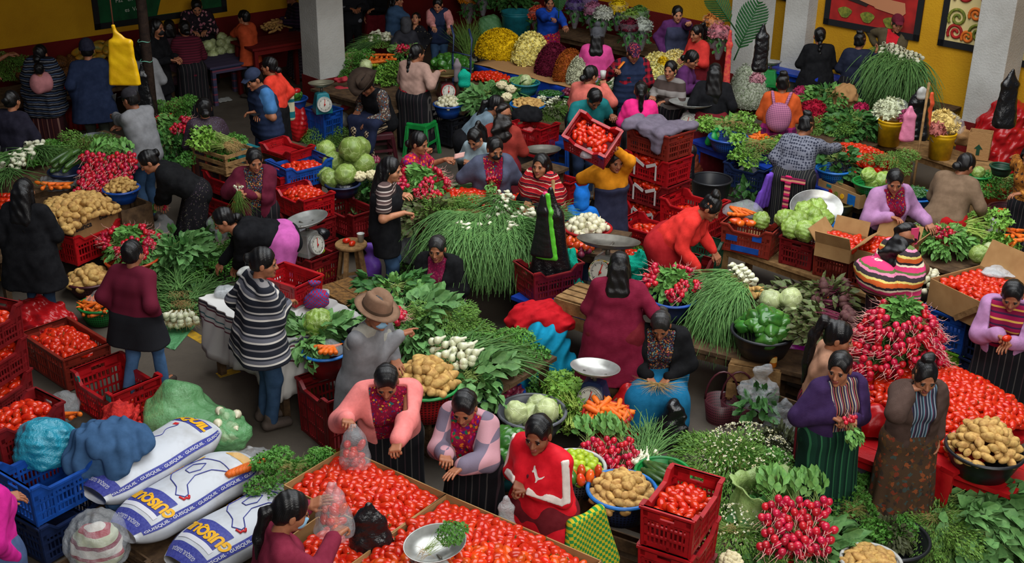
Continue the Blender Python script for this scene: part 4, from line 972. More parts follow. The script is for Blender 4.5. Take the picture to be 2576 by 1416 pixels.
def table_e(a,b,z,width,label,**kw):
 m,L,ang=edge(a,b,z);c=m+Vector((-math.sin(ang),math.cos(ang),0))*width/2
 return table(0,0,z,L,abs(width),math.degrees(ang),label,world=(c.x,c.y,z),**kw),Matrix.Translation(Vector((c.x,c.y,z)))@Matrix.Rotation(ang,4,'Z'),L
def sheet(nm,pts,m,label,cat,th=.012,parent=None,sag=0,seed=0,n=14):
 """a cloth or plastic sheet over four corner points (world), with folds"""
 A,B,C_,D_=[np.array(p)for p in pts];r=np.random.RandomState(seed);V=[];u=np.linspace(0,1,n);ph=r.rand(4)*6
 nrm=np.cross(B-A,D_-A);nrm/=np.linalg.norm(nrm)
 for a in u:
  for b_ in u:
   p=(A*(1-a)+B*a)*(1-b_)+(D_*(1-a)+C_*a)*b_;V.append(p+nrm*(th*(np.sin(a*17+ph[0]+3*b_)+.6*np.sin(a*31+ph[1]))-sag*4*a*(1-a)*0))
 F=[(i*n+j,(i+1)*n+j,(i+1)*n+j+1,i*n+j+1)for i in range(n-1)for j in range(n-1)]
 o=link(nm,raw_mesh(nm,np.array(V),F,m),parent);sm=o.modifiers.new('s','SOLIDIFY');sm.thickness=.004
 return tag(o,label,cat)if label else o
def tied(px,py,z,h,m,kind,label,rx=.10,n=9,fruit=True,top=None):
 """clear bag hanging from a hand, with fruit in it"""
 t=Vector(top)if top is not None else G(px,py,z);s=SDF(.03);s.cap((0,0,0),(0,0,-h*.3),.012,rx*.45,.01).cap((0,0,-h*.3),(0,0,-h*.75),rx*.5,rx*.85,.01,.01)
 o=soft('plastic_bag',t,s,m,label,'bag',.011,disp=both(crease(.007,26,int(px)),crease(.004,60,3)))
 for i in range(n):
  a=i*2.4;q=rx*.5*math.sqrt((i%5)/5);one(kind,t+Vector((q*math.cos(a),q*math.sin(a),-h*.78+.05*(i//4))),i*70,30*(i%3),0,.9,label.split(' ')[0]+' '+kind.replace('_',' ')+' inside the '+label,'fruit in the '+label,i)
 return o
 # ------------------------------------------------------------------ the hall
def wallmat(name,c,c2):
 q=NT(name);n=q.noise(1.1,5,.6);m=q.noise(38,3);a=q.mix(q.ramp(n.outputs[0],[(.35,(0,0,0,1)),(.72,(1,1,1,1))]),lin(c),lin(c2));q.link(a,q.b.inputs['Base Color']);q.b.inputs['Roughness'].default_value=.85;q.b.inputs['Specular IOR Level'].default_value=.15;q.bump(m.outputs[0],.35,.02);return q.m
YEL=wallmat('ochre_paint',(196,146,28),(172,122,22));RED=wallmat('oxblood_paint',(104,22,20),(82,18,18));WHT=wallmat('worn_white_paint',(182,180,174),(150,146,138))
q=NT('concrete_floor');n1=q.noise(.7,6,.65);n2=q.noise(26,5,.7);c1=q.ramp(n1.outputs[0],[(.3,lin((58,50,42))),(.55,lin((78,69,58))),(.8,lin((94,84,71)))]);c2=q.mix(q.ramp(n2.outputs[0],[(.55,(0,0,0,1)),(.8,(.6,.6,.6,1))]),c1,lin((50,46,42)))
q.link(c2,q.b.inputs['Base Color']);q.link(q.ramp(n1.outputs[0],[(.3,(.55,.55,.55,1)),(.7,(.9,.9,.9,1))]),q.b.inputs['Roughness']);q.bump(n2.outputs[0],.25,.01);FLOORM=q.m
b=MB();b.box((2,13,-.06),(30,30,.12));tag(b.build('floor',FLOORM,smooth=False),kind='structure')
def wall(nm,a,bp,h=5.0,wh=1.15,w0=0,w1=None):
 a,bp=Vector(a),Vector(bp);d=(bp-a);L=d.length;yaw=math.atan2(d.y,d.x)
 M=Matrix.Translation(a)@Matrix.Rotation(yaw,4,'Z')
 b=MB();b.box((L/2,.1,h/2),(L,.2,h));tag(b.build(nm,YEL,M=None,smooth=False),kind='structure').matrix_world=M
 b=MB();w1=w1 or L;b.box(((w0+w1)/2,-.004,wh/2),(w1-w0,.012,wh));o=b.build('baseboard_'+nm.split('_')[1],RED,smooth=False);o.matrix_world=M;tag(o,kind='structure');return M,yaw
cor=Vector((-.66,23.7,0));dl=Vector((-.75,-.66,0)).normalized();dr=Vector((1,-1,0)).normalized()
ML,yl=wall('wall_left',cor+dl*13,cor,wh=1.0,w0=0);MR,yr=wall('wall_right',cor,cor+dr*15,wh=1.05,w1=6.3)
def column(nm,px,py,z,w,rot,chip=0):
 p=G(px,py,z);c=Vector((p.x,p.y,0))+Matrix.Rotation(rad(rot),3,'Z')@Vector((0,0,0));d=Vector((0,w*.7,0));c=c+d
 b=MB();b.box((0,0,2.7),(w,w,4.4));o=b.build(nm,WHT,None,c,rad(rot),smooth=False);tag(o,kind='structure');bevel(o,.012,2)
 b=MB();b.box((0,0,.28),(w+.02,w+.02,.56));o=b.build(nm.replace('column','trim'),RED,None,c,rad(rot),smooth=False);tag(o,kind='structure')
 return c
CA=column('column_1',808,201,.56,.47,43);CB=column('column_2',1890,196,.56,.47,43);CC=column('column_3',2503,322,.56,.48,43)
b=MB();b.box((0,0,3.62),(15,5.2,.3));o=b.build('ceiling_shade_slab',WHT,None,cor+dl*6.6+Vector((.66,-.75,0))*2.5,math.atan2(-dl.y,-dl.x),smooth=False);tag(o,kind='structure')  # unseen slab added overhead to keep the back left corner dark
YL=mat('yellow_line_paint',(206,158,30),.7,.2,mot=((120,98,50),9,.5))
def fline(a,c,w=.10,i=[0]):
 i[0]+=1;a,c=G(*a),G(*c);b=MB();b.bar(a+Vector((0,0,.001)),c+Vector((0,0,.001)),w,.004);tag(b.build('floor_marking_%d'%i[0],YL,smooth=False),kind='structure')
fline((-60,725),(28,690));fline((135,680),(172,702));fline((462,828),(515,860));fline((548,945),(600,930));fline((745,960),(800,990));fline((640,1270),(880,1120));fline((785,910),(800,945))
BLK=mat('black_paint',(20,20,22),.7);GRN=mat('mural_green',(18,84,44),.8,mot=((12,58,32),5,.4));CHALK=mat('mural_white',(196,200,186),.8)
def panel(M,x0,x1,z0,z1,m,nm,label,fr=.09):
 root=empty(nm,(0,0,0),0,label,'mural');root.matrix_world=M@Matrix.Translation(((x0+x1)/2,-.022,z0));w,h=x1-x0,z1-z0
 b=MB();b.box((0,0,h/2),(w,.012,h));b.build('painted_field',m,root,smooth=False)
 b=MB();b.box((0,-.006,fr/2),(w,.02,fr));b.box((0,-.006,h-fr/2),(w,.02,fr));[b.box((s*(w/2-fr/2),-.006,h/2),(fr,.02,h))for s in(-1,1)];b.build('painted_border',BLK,root,smooth=False);return root,w,h
def wx(M,px,z,lo=0,hi=15):
 best=None
 for i in range(260):
  x=lo+(hi-lo)*i/259;p=M@Vector((x,0,z));dpt=CR.transposed()@(p-Vector((0,0,CAM_Z)));u=FW/2+dpt.x/-dpt.z*FOC
  if best is None or abs(u-px)<best[0]:best=(abs(u-px),x)
 return best[1]
b=MB();b.box((0,-.12,2.5),(.40,.26,5));o=b.build('column_4',WHT,None,MR@Vector((wx(MR,2021,1.3),0,0)),yr,smooth=False);tag(o,kind='structure')
def shape(root,nm,pts,m,y=-.012,t=.004):
 n=len(pts);V=[(x,y,z)for x,z in pts]+[(x,y-t,z)for x,z in pts];b=MB();b.put(V,[tuple(range(n))[::-1],tuple(range(n,2*n))]+[(i,(i+1)%n,n+(i+1)%n,n+i)for i in range(n)]);o=b.build(nm,m,root,smooth=False)
 bmm=bmesh.new();bmm.from_mesh(o.data);bmesh.ops.recalc_face_normals(bmm,faces=bmm.faces);bmm.to_mesh(o.data);bmm.free();return o
x0,x1=wx(ML,241,1.1),wx(ML,567,1.1);rt,w,h=panel(ML,x0,x1,1.09,3.0,GRN,'mural','green wall painting with white handwritten verses and a yellow winding shape')
shape(rt,'yellow_shape',[(-.10,.10),(-.02,.32),(.25,.44),(.55,.42),(.8,.62),(.95,.95),(w/2-.1,1.2),(w/2-.1,.8),(w*.40,.45),(w*.28,.2),(w*.2,.1)],YEL)
def wtext(s,x,z,size):text(s,size,CHALK,Matrix.Translation((x,-.014,z))@Matrix.Rotation(PI/2,4,'X'),rt)
wtext('« Las Hojas        la Voz',-.15,.86,.115);wtext('de los árboles     de los Pájaros',-.12,.62,.10);wtext('Paz   en   la',-.55,.40,.09);wtext('es  Verde',-.45,.24,.09)
SKN=mat('mural_skin',(178,118,82),.8);MRED=mat('mural_red',(178,34,30),.8,mot=((96,20,18),2.2,.3));MDK=mat('mural_dark',(40,28,24),.8);MGR=mat('mural_leaf',(132,132,46),.8,mot=((80,92,30),20,.5));MOR=mat('mural_orange',(206,104,32),.8);MCR=mat('mural_cream',(206,186,128),.8)
xa,xb=wx(MR,2080,1.5),wx(MR,2313,1.5);rt,w,h=panel(MR,xa,xb,1.38,3.1,MRED,'mural','red wall painting of forearms above three green bundles')
shape(rt,'dark_robe',[(-w*.3,h*.45),(-w*.28,.42),(-.1,.36),(0,.5),(0,h-.1),(-w*.3,h-.1)],MDK);shape(rt,'forearm',[(-.02,.42),(.05,.36),(w*.30,.30),(w*.34,.36),(w*.32,.5),(w*.1,.52),(.02,.5),(-.05,.47)],SKN,-.016)
for i in range(3):shape(rt,'green_bundle',[(-w*.28+i*w*.24+(.11+.02*math.sin(3*a))*math.cos(a),.23-.02*i+.08*math.sin(a))for a in[j*PI/8 for j in range(16)]],MGR,-.016)
shape(rt,'hand',[(-.22,.44),(-.05,.40),(.05,.38),(.05,.48),(-.05,.5),(-.2,.47)],SKN,-.018)
xa,xb=wx(MR,2366,1.5),wx(MR,2462,1.45)+.5;rt,w,h=panel(MR,xa,xb,1.38,3.1,MCR,'mural','wall painting of red and cream swirls round an orange figure')
def spiral(cx,cz,r0,r1,t,m,turns=1.6,y=-.016):
 b=MB();pts=[(cx+(r0+(r1-r0)*a/40)*math.cos(a*turns*2*PI/40),y,cz+(r0+(r1-r0)*a/40)*math.sin(a*turns*2*PI/40))for a in range(41)];b.tube(pts,t,6);b.build('painted_swirl',m,rt)
for i,(cx,cz,r,m)in enumerate(((-.25,.75,.16,MRED),(-.3,.42,.14,MGR),(-.05,.5,.1,MOR),(-.3,.22,.12,MRED),(.02,.25,.14,MGR),(-.12,.18,.09,MOR),(.2,.3,.12,MRED),(-.2,1.05,.14,MGR),(.1,.75,.1,MRED))):spiral(cx,cz,.02,r,.022,m)
shape(rt,'orange_figure',[(.12,1.0),(.2,.6),(.35,.55),(.48,.62),(.5,1.4),(.15,1.4)],MOR,-.02);shape(rt,'dark_figure',[(.02,1.1),(.12,.5),(.3,.34),(.5,.34),(.5,.5),(.3,.55),(.14,1.1)],MDK,-.018)
xa,xb=wx(MR,2545,1.4),wx(MR,2640,1.4);rt,w,h=panel(MR,xa,xb,1.3,3.1,MCR,'mural','wall painting of fanned red and green rays at the right edge')
for i in range(7):shape(rt,'painted_ray',[(-w/2+.1,.5+.17*i),(w/2-.1,.2+.17*i),(w/2-.1,.28+.17*i),(-w/2+.1,.6+.17*i)],(MRED,MGR,MOR)[i%3],-.016)
xa,xb=wx(MR,1925,1.6),wx(MR,1985,1.6);rt,w,h=panel(MR,xa-.6,xb,1.62,3.1,mat('mural_teal',(34,122,96),.8),'mural','teal wall painting in a black border behind the white column')
shape(rt,'orange_patch',[(w/2-.3,.2),(w/2-.15,.22),(w/2-.18,.5),(w/2-.32,.45)],MOR)
pp=G(396,402,0);b=MB();b.tube([pp,pp+Vector((.02,0,2)),pp+Vector((-.01,0,5))],[.072,.066,.066],14);o=b.build('wooden_post',mat('dark_bark',(58,44,36),.85,.2,mot=((40,30,26),18,.5),bump=(40,.5)));tag(o,'dark timber post with twine knotted round it beside the grey hoodie','post')
for z in(1.62,1.36):b=MB();b.tube([pp+Vector((.078*math.cos(a),.078*math.sin(a),z+.01*math.sin(a*3)))for a in[i*PI/8 for i in range(17)]],.006,5,False);b.build('twine',mat('mint_twine',(120,190,166),.7),o)
hang_bag(0,0,0,.24,.05,.62,BLACKP,'black plastic bag tied to the dark timber post',taper=.3,top=tuple(pp+Vector((-.02,-.15,1.34))),seed=3)
YB=mat('yellow_bag_plastic',(222,176,14),.35,.4,mot=((196,146,8),7,.4),bump=(14,.35));t=D(285,66,12.0)
s=SDF(.03);s.cap((0,0,0),(.01,0,-.06),.022,.016).cap((.01,0,-.06),(.05,0,-.16),.02,.028,.005,.09).cap((.05,0,-.16),(.05,0,-.58),.03,.036,.09,.125)
o=soft('plastic_sack',t,s,YB,'yellow plastic sack hanging on a cord','bag',.011,disp=both(crease(.003,14,5),lambda x,y,z:.0012*np.sin(50*z+5*np.sin(10*x))+0*y),keep=lambda x,y,z:-(z+.595)+0*x+0*y)
b=MB();b.tube([t,t+Vector((0,0,1)),t+Vector((-.01,0,2.6))],.007,6);c=b.build('cord',mat('brown_cord',(120,70,52),.8));c.parent=o;c.matrix_parent_inverse=Matrix.Translation(t).inverted()
# ------------------------------------------------------------------ the people
K=cloth
BLACK=K('black_cloth',(15,15,18));BKNIT=K('black_knit',(15,15,17),'knit');NAVY=K('navy_cloth',(28,34,56));DENIM=K('blue_denim',(44,66,92));DDEN=K('dark_denim',(32,44,66));GREYC=K('grey_cloth',(104,106,110));PINKC=K('pink_cardigan',(206,116,112));LILAC=K('lilac_cardigan',(154,112,150),'knit')
DSK=K('dark_corte',(1,1,1),'stripe',[(6,(24,23,26)),(1,(70,66,64)),(5,(22,22,25)),(1,(58,44,48))],.10,ax=0);HUI=K('red_huipil',(112,14,42),'embroid',[(176,28,64),(196,140,50),(60,40,100),(150,40,40),(30,90,90),(140,16,56),(120,14,44)],40);HUIP=K('pink_huipil',(150,22,60),'embroid',[(208,40,90),(200,60,30),(90,30,120),(40,110,70),(226,120,40)],26)
HUID=K('dark_huipil',(44,32,36),'embroid',[(150,110,60),(110,40,60),(70,130,140),(200,120,60),(60,60,90)],55);STRB=K('striped_blouse',(1,1,1),'stripe',[(2,(60,48,66)),(1,(190,150,110)),(2,(44,34,40)),(1,(170,70,70)),(2,(80,66,84)),(1,(206,190,160)),(1,(40,60,90))],.055,ax=0)
STRC=K('blue_striped_blouse',(1,1,1),'stripe',[(2,(50,60,76)),(1,(140,150,160)),(2,(44,44,60)),(1,(96,60,80)),(1,(110,150,160))],.05,ax=0);DRED=K('dark_red_corte',(96,22,30));ORJ=K('orange_jacket',(176,74,30));MAR=K('maroon_jacket',(96,22,42));SALM=K('salmon_knit',(188,96,84),'knit');RUST=K('rust_sweater',(130,44,36),'knit');TEALS=K('teal_shirt',(22,96,98));HPINK=K('hot_pink_top',(214,40,116));PHOOD=K('pink_hoodie',(186,62,122));PURP=K('purple_sweater',(78,36,82),'knit');BRWN=K('brown_cardigan',(66,50,44),'knit');TAUPE=K('taupe_sweater',(150,120,108));REDS=K('red_sweater',(196,44,38),'knit');DKPUR=K('dark_purple_cardigan',(48,30,66),'knit');WINE=K('wine_shawl',(104,18,42),'knit');GRCARD=K('slate_cardigan',(70,74,92),'knit');FLEECE=K('brown_fleece',(104,84,66));RED1=K('red_cloth',(176,22,30));MUST=K('mustard_sweater',(196,124,22));HOODB=K('blue_hood',(24,104,190));VESTB=K('navy_puffer',(28,38,62),bst=.2)
SURG=mat('mask_blue',(140,186,214),.7);MBLK=mat('mask_black',(20,20,22),.7);TAN=K('tan_sweater',(158,116,92));LGREY=K('light_grey_hoodie',(140,158,164))
P_={}
def pp_(key,*a,**k):P_[key]=person(*a,**k);return P_[key]
q=pp_('rebozo','person in a red blouse, back turned, carrying a baby in a black striped shawl',99,113,1.52,172,top=K('bright_red_blouse',(170,20,30)),bot=('skirt',K('brown_corte',(1,1,1),'stripe',[(4,(52,24,26)),(1,(120,86,76)),(3,(46,20,24)),(1,(90,50,40))],.13,ax=0)),l='work',r='work',hair='lowbun')
shawl(q,K('black_white_rebozo',(1,1,1),'stripe',[(3,(26,26,32)),(1,(120,118,116)),(2,(30,32,44)),(1,(60,80,110))],.06,wob=.03),.42,g=.05)
pb=q['M']@(q['C']+Vector((.09,-.21,-.02)));s=SDF(.04);s.ell((0,0,-.02),(.15,.11,.15));bb=empty('person',pb,rad(20),'person, a baby in a pink wrap on the back of the red blouse','person')
V,F,mi=HEADS['c'];link('body',raw_mesh('body',V*.72+np.array((0,0,.16)),F,[SKIN[1],LIP,EYED,EYEW],mi),bb);V,F=HAIRS['short'];link('hair',raw_mesh('hair',V*.74+np.array((0,0,.16)),F,HAIRM['k']),bb);link('baby_wrap',raw_mesh('baby_wrap',*s.build(.012,disp=crease(.012,18,3)),K('pink_wrap',(170,110,112))),bb)
pp_('edge','person in dark clothes and a white-barred dark skirt at the left edge, back turned',26,228,1.5,165,top=K('ink_sweater',(28,26,38),'knit'),bot=('skirt',K('barred_corte',(1,1,1),'stripe',[(4,(24,23,28)),(1,(120,120,124)),(2,(30,28,32))],.09,ax=0)),l='work',r='work')
pp_('arm','person reaching in from beyond the left edge, only a bare forearm showing',-62,92,1.5,80,top=BLACK,sleeve='short',bot=('skirt',DSK),l=Px(42,142,1.12),r='work')
pp_('puffer','person in a dark navy puffer coat and woollen hat beside the hanging yellow sack',216,103,1.6,-160,top=VESTB,name='puffer_coat',hem=.3,bot=('pants',K('olive_trousers',(58,62,54))),hair='short',hat=('beanie',K('navy_wool',(32,32,46),'knit')),l='down',r='work',sex='m',fat=1.15)
pp_('greyhood','person in a light grey hoodie behind the timber post',356,100,1.5,170,top=K('grey_hoodie',(120,120,122)),hem=.2,name='hoodie',bot=('pants',BLACK),l='work',r='work',hair='bob',fat=1.1)
pp_('maskblk','person with a black face mask and black coat beside the timber post',391,48,1.64,75,top=BLACK,hem=.3,name='coat',bot=('pants',BLACK),mask=MBLK,l='work',r='work',hair='bob')
pp_('speck','person in a speckled mauve cardigan carrying a striped market bag',424,50,1.4,-165,top=K('speckled_cardigan',(74,52,62),'speck',[(110,84,92),(50,36,44)],60),hem=.3,bot=('skirt',BLACK),hair='bob',r='down',l='work')
pp_('maroonstripe','person in a maroon ribbed sweater before the woman in the flowered top',461,52,1.5,-150,lean=18,top=K('maroon_ribbed',(1,1,1),'stripe',[(2,(84,26,40)),(1,(54,18,28))],.035),bot=('skirt',DSK),l='work',r='work',hair='lowbun')
pp_('floral','person in a black and pink flowered top standing behind the heap of pale cabbages',494,2,1.55,20,lean=22,look=(0,20),top=K('flowered_top',(32,26,32),'embroid',[(176,124,128),(40,30,36),(44,34,40),(150,90,104)],13),bot=('skirt',BLACK),l='work',r='work',hair='lowbun',fat=1.25,skin=0)
pp_('orangeboy','person, a boy in an orange hooded jacket eating beside the cabbages',612,26,1.36,-110,top=K('orange_hoodie',(166,66,34)),name='hoodie',hem=.2,bot=('pants',BLACK),hair='short',sex='c',l='chin',r='chin')
pp_('greyarms','person in a grey cardigan and purple blouse above the chips, head out of the picture',683,-66,1.55,5,lean=14,top=GREYC,bl=K('purple_stripe_blouse',(1,1,1),'stripe',[(1,(80,66,96)),(1,(110,96,120))],.03,ax=0),op=.1,bot=('skirt',DRED),l='work',r='work',fat=1.2)
pp_('darkcol','person in a dark striped wrap pressed against the left white column',734,-28,1.5,-60,top=K('dark_wrap',(1,1,1),'stripe',[(2,(34,26,42)),(1,(60,40,60))],.05),bot=('skirt',K('dark_check_corte',(44,34,40),'check',[(70,60,64)],.05)),l='work',r='work')
pp_('redcard','person in a bright red-orange cardigan with a red hair tie and a teal woven bag',676,144,1.5,-100,top=K('red_orange_cardigan',(206,56,40)),bot=('skirt',BLACK),hair='lowbun',l='work',r='down',skin=1)
q=pp_('navyman','person, a man in a navy cap and quilted vest looking at his phone',628,177,1.64,-55,lean=6,look=(-10,22),top=K('blue_tshirt',(60,104,150)),sleeve='short',name='shirt',bot=('pants',DDEN),hair='short',sex='m',hat=('cap',K('navy_cap',(36,44,64))),l=Px(622,298,1.02),r=Px(640,303,1.0),fat=1.2,skin=1)
s=SDF(.035);q['torso'](s,.03);worn(q,'vest',s,VESTB,disp=lambda x,y,z:.008*np.abs(np.sin(42*z))+0*x+0*y,cuts=[sph(np.array(q['N']+q['u']*.04),.085)])
pp_('greyman','person, a man in a grey long-sleeved shirt and black cap beside the timber post',321,223,1.62,-115,lean=8,look=(0,10),top=K('heather_grey',(112,112,114)),name='shirt',bot=('pants',DENIM),hair='short',sex='m',hat=('cap',K('charcoal_cap',(40,38,42))),l=Px(272,292,1.15),r=Px(290,330,1.1),skin=2,lh='grip',fat=1.1)
pp_('sequin','person in a dark sequined blouse with a coiled braid, before the spring onion crate',511,247,1.48,-160,lean=10,top=K('sequined_blouse',(52,40,48),'speck',[(110,100,130),(70,56,60)],90,rough=.5),sleeve='half',bot=('skirt',K('rust_corte',(1,1,1),'stripe',[(3,(34,26,28)),(1,(110,48,34)),(2,(60,34,30))],.14,ax=0)),hair='lowbun',l='work',r='work')
pp_('blackjacket','person with waist-long black hair, black jacket and jeans, walking away at the left edge',57,450,1.52,172,top=BLACK,name='jacket',hem=.34,bot=('pants',K('blue_jeans',(36,56,78))),hair='xlong',l='down',r='work',fat=1.22,shoe=PLAST['white'])
pp_('blackdress','person in a black embroidered blouse and dark skirt stooping over a clear bag',356,384,1.5,-72,lean=52,look=(0,5),top=BKNIT,bl=HUID,op=.06,bot=('skirt',K('black_corte',(26,24,28),'speck',[(70,56,66),(90,84,70)],42)),hair='bun',l=Px(378,560,.35),r=Px(405,535,.45),hem=.16)
pp_('maroonjk','person in a maroon jacket over a beaded blouse holding a few spring onions',640,378,1.46,8,look=(-18,14),top=K('maroon_corduroy',(84,22,40)),name='jacket',bl=HUID,op=.075,bot=('skirt',DSK),hair='bun',l=Px(612,506,.98),r=Px(600,498,1.0),lh='grip',rh='grip',fat=1.1)
pp_('boywalk','person, a boy in a maroon and black padded jacket walking away across the aisle',330,606,1.42,160,top=K('maroon_black_padded',(1,1,1),'stripe',[(30,(30,30,34)),(16,(92,24,42)),(1,(92,24,42))],1.3,ax=2),name='jacket',hem=.26,bot=('pants',K('faded_jeans',(62,92,128))),hair='short',hc='k',sex='c',l='down',r='down',step=.30,fat=1.2)
q=pp_('stoop','person bending low in a black sweater and lilac-belted pink skirt',546,528,1.52,-75,lean=72,look=(0,-10),top=BLACK,bot=('skirt',K('pink_skirt',(176,84,150))),hair='lowbun',l=Px(578,690,.42),r='down',hem=.2,fat=1.2)
q=pp_('stripes','person in a grey and white striped knit jumper and jeans standing by the cloth-covered table',664,625,1.6,120,look=(25,6),top=K('striped_jumper',(1,1,1),'stripe',[(3,(30,32,40)),(1,(190,184,176)),(2,(92,92,100)),(1,(40,42,50)),(1,(176,170,164)),(3,(34,36,44)),(1,(120,116,116))],.17),hem=.16,bot=('pants',DENIM),hair='bun',fat=1.32,l='down',r=Px(745,770,1.0),shoe=K('grey_suede',(74,64,58)))
q=pp_('fedora','person, a man in a brown felt hat and grey jacket pointing over the potatoes',955,752,1.58,62,lean=8,look=(8,14),top=K('grey_fleece',(112,112,114)),name='jacket',hem=.22,bot=('pants',DDEN),hair='short',hc='g',sex='m',hat=('fedora',K('brown_felt',(112,86,68)),K('felt_band',(70,54,42))),mask=SURG,r=Px(1046,852,1.16),rh='point',l=(-.1,.28,.95),fat=1.15)
s=SDF(.02);T,C=q['T'],q['C'];k=q['k'];worn(q,'shoulder_yoke',(q['torso'](s,.020),s)[1],K('yoke_grey',(140,138,128)),keep=lambda x,y,z:(T.z-.10*k)-z+0*x+0*y,cuts=[sph(np.array(q['N']+q['u']*.04),.075)])
b=MB();b.tube([T+Vector((.12,-.02,.075)),T+Vector((.10,-.12,-.0)),C+Vector((-.02,-.155,-.02)),q['P']+Vector((-.15,-.13,.0)),q['P']+Vector((-.2,.0,-.08))],.018,6);b.build('bag_strap',BLACK,q['root'])
pp_('pinkcard','person in a salmon pink cardigan and red embroidered blouse picking tomatoes into a clear bag',970,936,1.48,8,lean=16,look=(5,24),top=PINKC,bl=HUI,op=.11,bot=('skirt',DSK),hair='lowbun',r=Px(866,1085,1.12),l=Px(990,1178,.97),rh='grip',lh='grip',fat=1.2,name='cardigan')
pp_('checkcard','person in a pink and grey checked cardigan and flowered blouse counting into her hand',1163,998,1.44,-25,lean=12,look=(-10,22),top=K('checked_cardigan',(184,138,146),'check',[(112,102,118)],.22),bl=HUIP,op=.09,bot=('skirt',DSK),hair='lowbun',r=Px(1108,1178,1.02),l=Px(1140,1208,.98),rh='grip',lh='open',name='cardigan')
q=pp_('redjacket','person in a red tracksuit top with white sleeve stripes clutching a dark purse',1352,1054,1.48,-42,lean=5,look=(-18,10),top=K('red_tracksuit',(190,20,34),bst=.1,rough=.6),name='track_jacket',hem=.22,bot=('skirt',DRED),hair='lowbun',l=Px(1296,1262,.93),r=Px(1290,1250,.95),lh='grip',rh='grip',skin=2,fat=1.18)
WH=K('white_stripe_cloth',(200,192,184))
for e in(-1,1):
 sh,el,wr=q['J'][e][:3];s=SDF(.01);k=q['k'];out=Vector((e,0,0));o2=((el-sh).cross(wr-el)).normalized();o2=o2 if o2.x*e>0 else-o2
 for a,c,ra,rc in((sh+Vector((0,0,.03)),el,.064*k,.053*k),(el,wr,.051*k,.038*k)):
  ofs=(out*.6+o2*.6);dv=(c-a).normalized();ofs=(ofs-dv*(ofs@dv)).normalized();s.cap(a+ofs*(ra+.006),c+ofs*(rc+.006),.012,.012,.017,.015,dv.cross(ofs))
 worn(q,'sleeve_stripe',s,WH,res=.009)
Mq=Matrix.Translation(q['C']+Vector((-.075,.185,.015)))@Matrix.Rotation(rad(-14),4,'Z')@Matrix.Rotation(rad(180),4,'Z')@Matrix.Rotation(PI/2,4,'X')
emb_pts=[(-.046,.030),(-.036,.034),(-.028,.026),(-.016,.024),(.0,.014),(.014,.002),(.026,-.004),(.040,.004),(.052,.016),(.054,.012),(.044,-.004),(.030,-.014),(.022,-.020),(.016,-.038),(.006,-.044),(.009,-.030),(.004,-.018),(-.012,-.004),(-.024,.004),(-.036,-.004),(-.046,-.002),(-.038,.010),(-.044,.020)]
from mathutils.bvhtree import BVHTree
jk=[o for o in q['root'].children if o.name.startswith('track_jacket')][0].data;bv=BVHTree.FromPolygons([v.co for v in jk.vertices],[tuple(f.vertices)for f in jk.polygons])
def onto(v):h=bv.ray_cast(Vector((v.x,1,v.z)),Vector((0,-1,0)))[0];return Vector((v.x,(h.y if h else v.y)+.004,v.z))
cp=[onto(q['C']+Vector((-.075-x*.95,0,.03+y*.95-x*.2)))for x,y in emb_pts];b=MB();n=len(emb_pts);b.put([tuple(v)for v in cp]+[tuple(v-Vector((0,.008,0)))for v in cp],[tuple(range(n)),tuple(range(n,2*n))[::-1]]);b.build('chest_emblem',WH,q['root'],smooth=False)
s=SDF(.02);s.cap((0,.02,-.08),(0,-.03,.0),.055,.07,0,.03);s.cap((-.02,-.04,-.06),(.0,.06,-.03),.05,.045)
pp_('frontmaroon','person in a maroon hoodie holding up a bag of tomatoes at the bottom edge',742,1240,1.5,112,lean=8,look=(0,14),top=K('maroon_hoodie',(112,32,52)),name='hoodie',hem=.2,bot=('pants',DDEN),hair='pony',mask=SURG,l=Px(822,1266,1.22),r=Px(884,1345,1.1),rh='grip',lh='open',fat=1.15)
pp_('blackcentre','person sitting in a black cardigan and magenta blouse below the hanging spring onions',1098,598,1.48,-18,sit=.22,lean=12,look=(-5,6),top=BKNIT,bl=K('magenta_blouse',(110,22,56),'embroid',[(150,30,70),(90,20,50),(130,60,80)],40),op=.075,bot=('skirt',K('magenta_corte',(104,22,90),'embroid',[(40,60,160),(140,30,110),(60,30,90)],30)),hair='bun',hc='g',l='lap',r='lap',fat=1.2,skin=1,name='cardigan')
q=pp_('longhair','person with hip-long black hair, striped top and black apron choosing radishes',985,397,1.55,88,look=(10,5),top=K('striped_tee',(1,1,1),'stripe',[(3,(46,38,38)),(1,(160,140,132)),(2,(84,66,64)),(1,(190,176,168))],.075),sleeve='short',name='tee_shirt',bot=('pants',DENIM),hair='xlong',r=Px(1042,552,.96),l=Px(1034,506,1.08),rh='grip',apron=(BLACK,.58,1.25,.24,1),skin=0)
b=MB()
pp_('huipil','person in a magenta flowered huipil holding out a banknote',1057,334,1.46,75,lean=12,look=(10,5),top=HUIP,sleeve='half',name='huipil',bot=('skirt',DSK),hair='lowbun',l=Px(1146,410,1.05),r=Px(1118,365,1.1),lh='grip',rh='grip',fat=1.15)
pp_('greygirl','person, a girl in a pale grey-green hooded jacket looking down at her hands',1188,330,1.4,-30,lean=14,look=(0,26),top=LGREY,name='hooded_jacket',bot=('skirt',DSK),hair='highpony',l='work',r=(.12,.3,1.05),rh='grip',lh='grip',skin=0)
pp_('masked','person in a black face mask and slate cardigan bunching radishes',1248,350,1.48,10,lean=8,look=(-15,12),top=GRCARD,bl=HUI,op=.085,bot=('skirt',DSK),hair='bun',mask=MBLK,l=Px(1252,462,.98),r=Px(1224,458,.98),lh='grip',rh='grip',fat=1.1,name='cardigan')
pp_('rustwavy','person with long wavy hair and a rust sweater, back turned',1268,263,1.5,165,top=RUST,bot=('skirt',DRED),hair='wavy',hc='b',l='down',r='work')
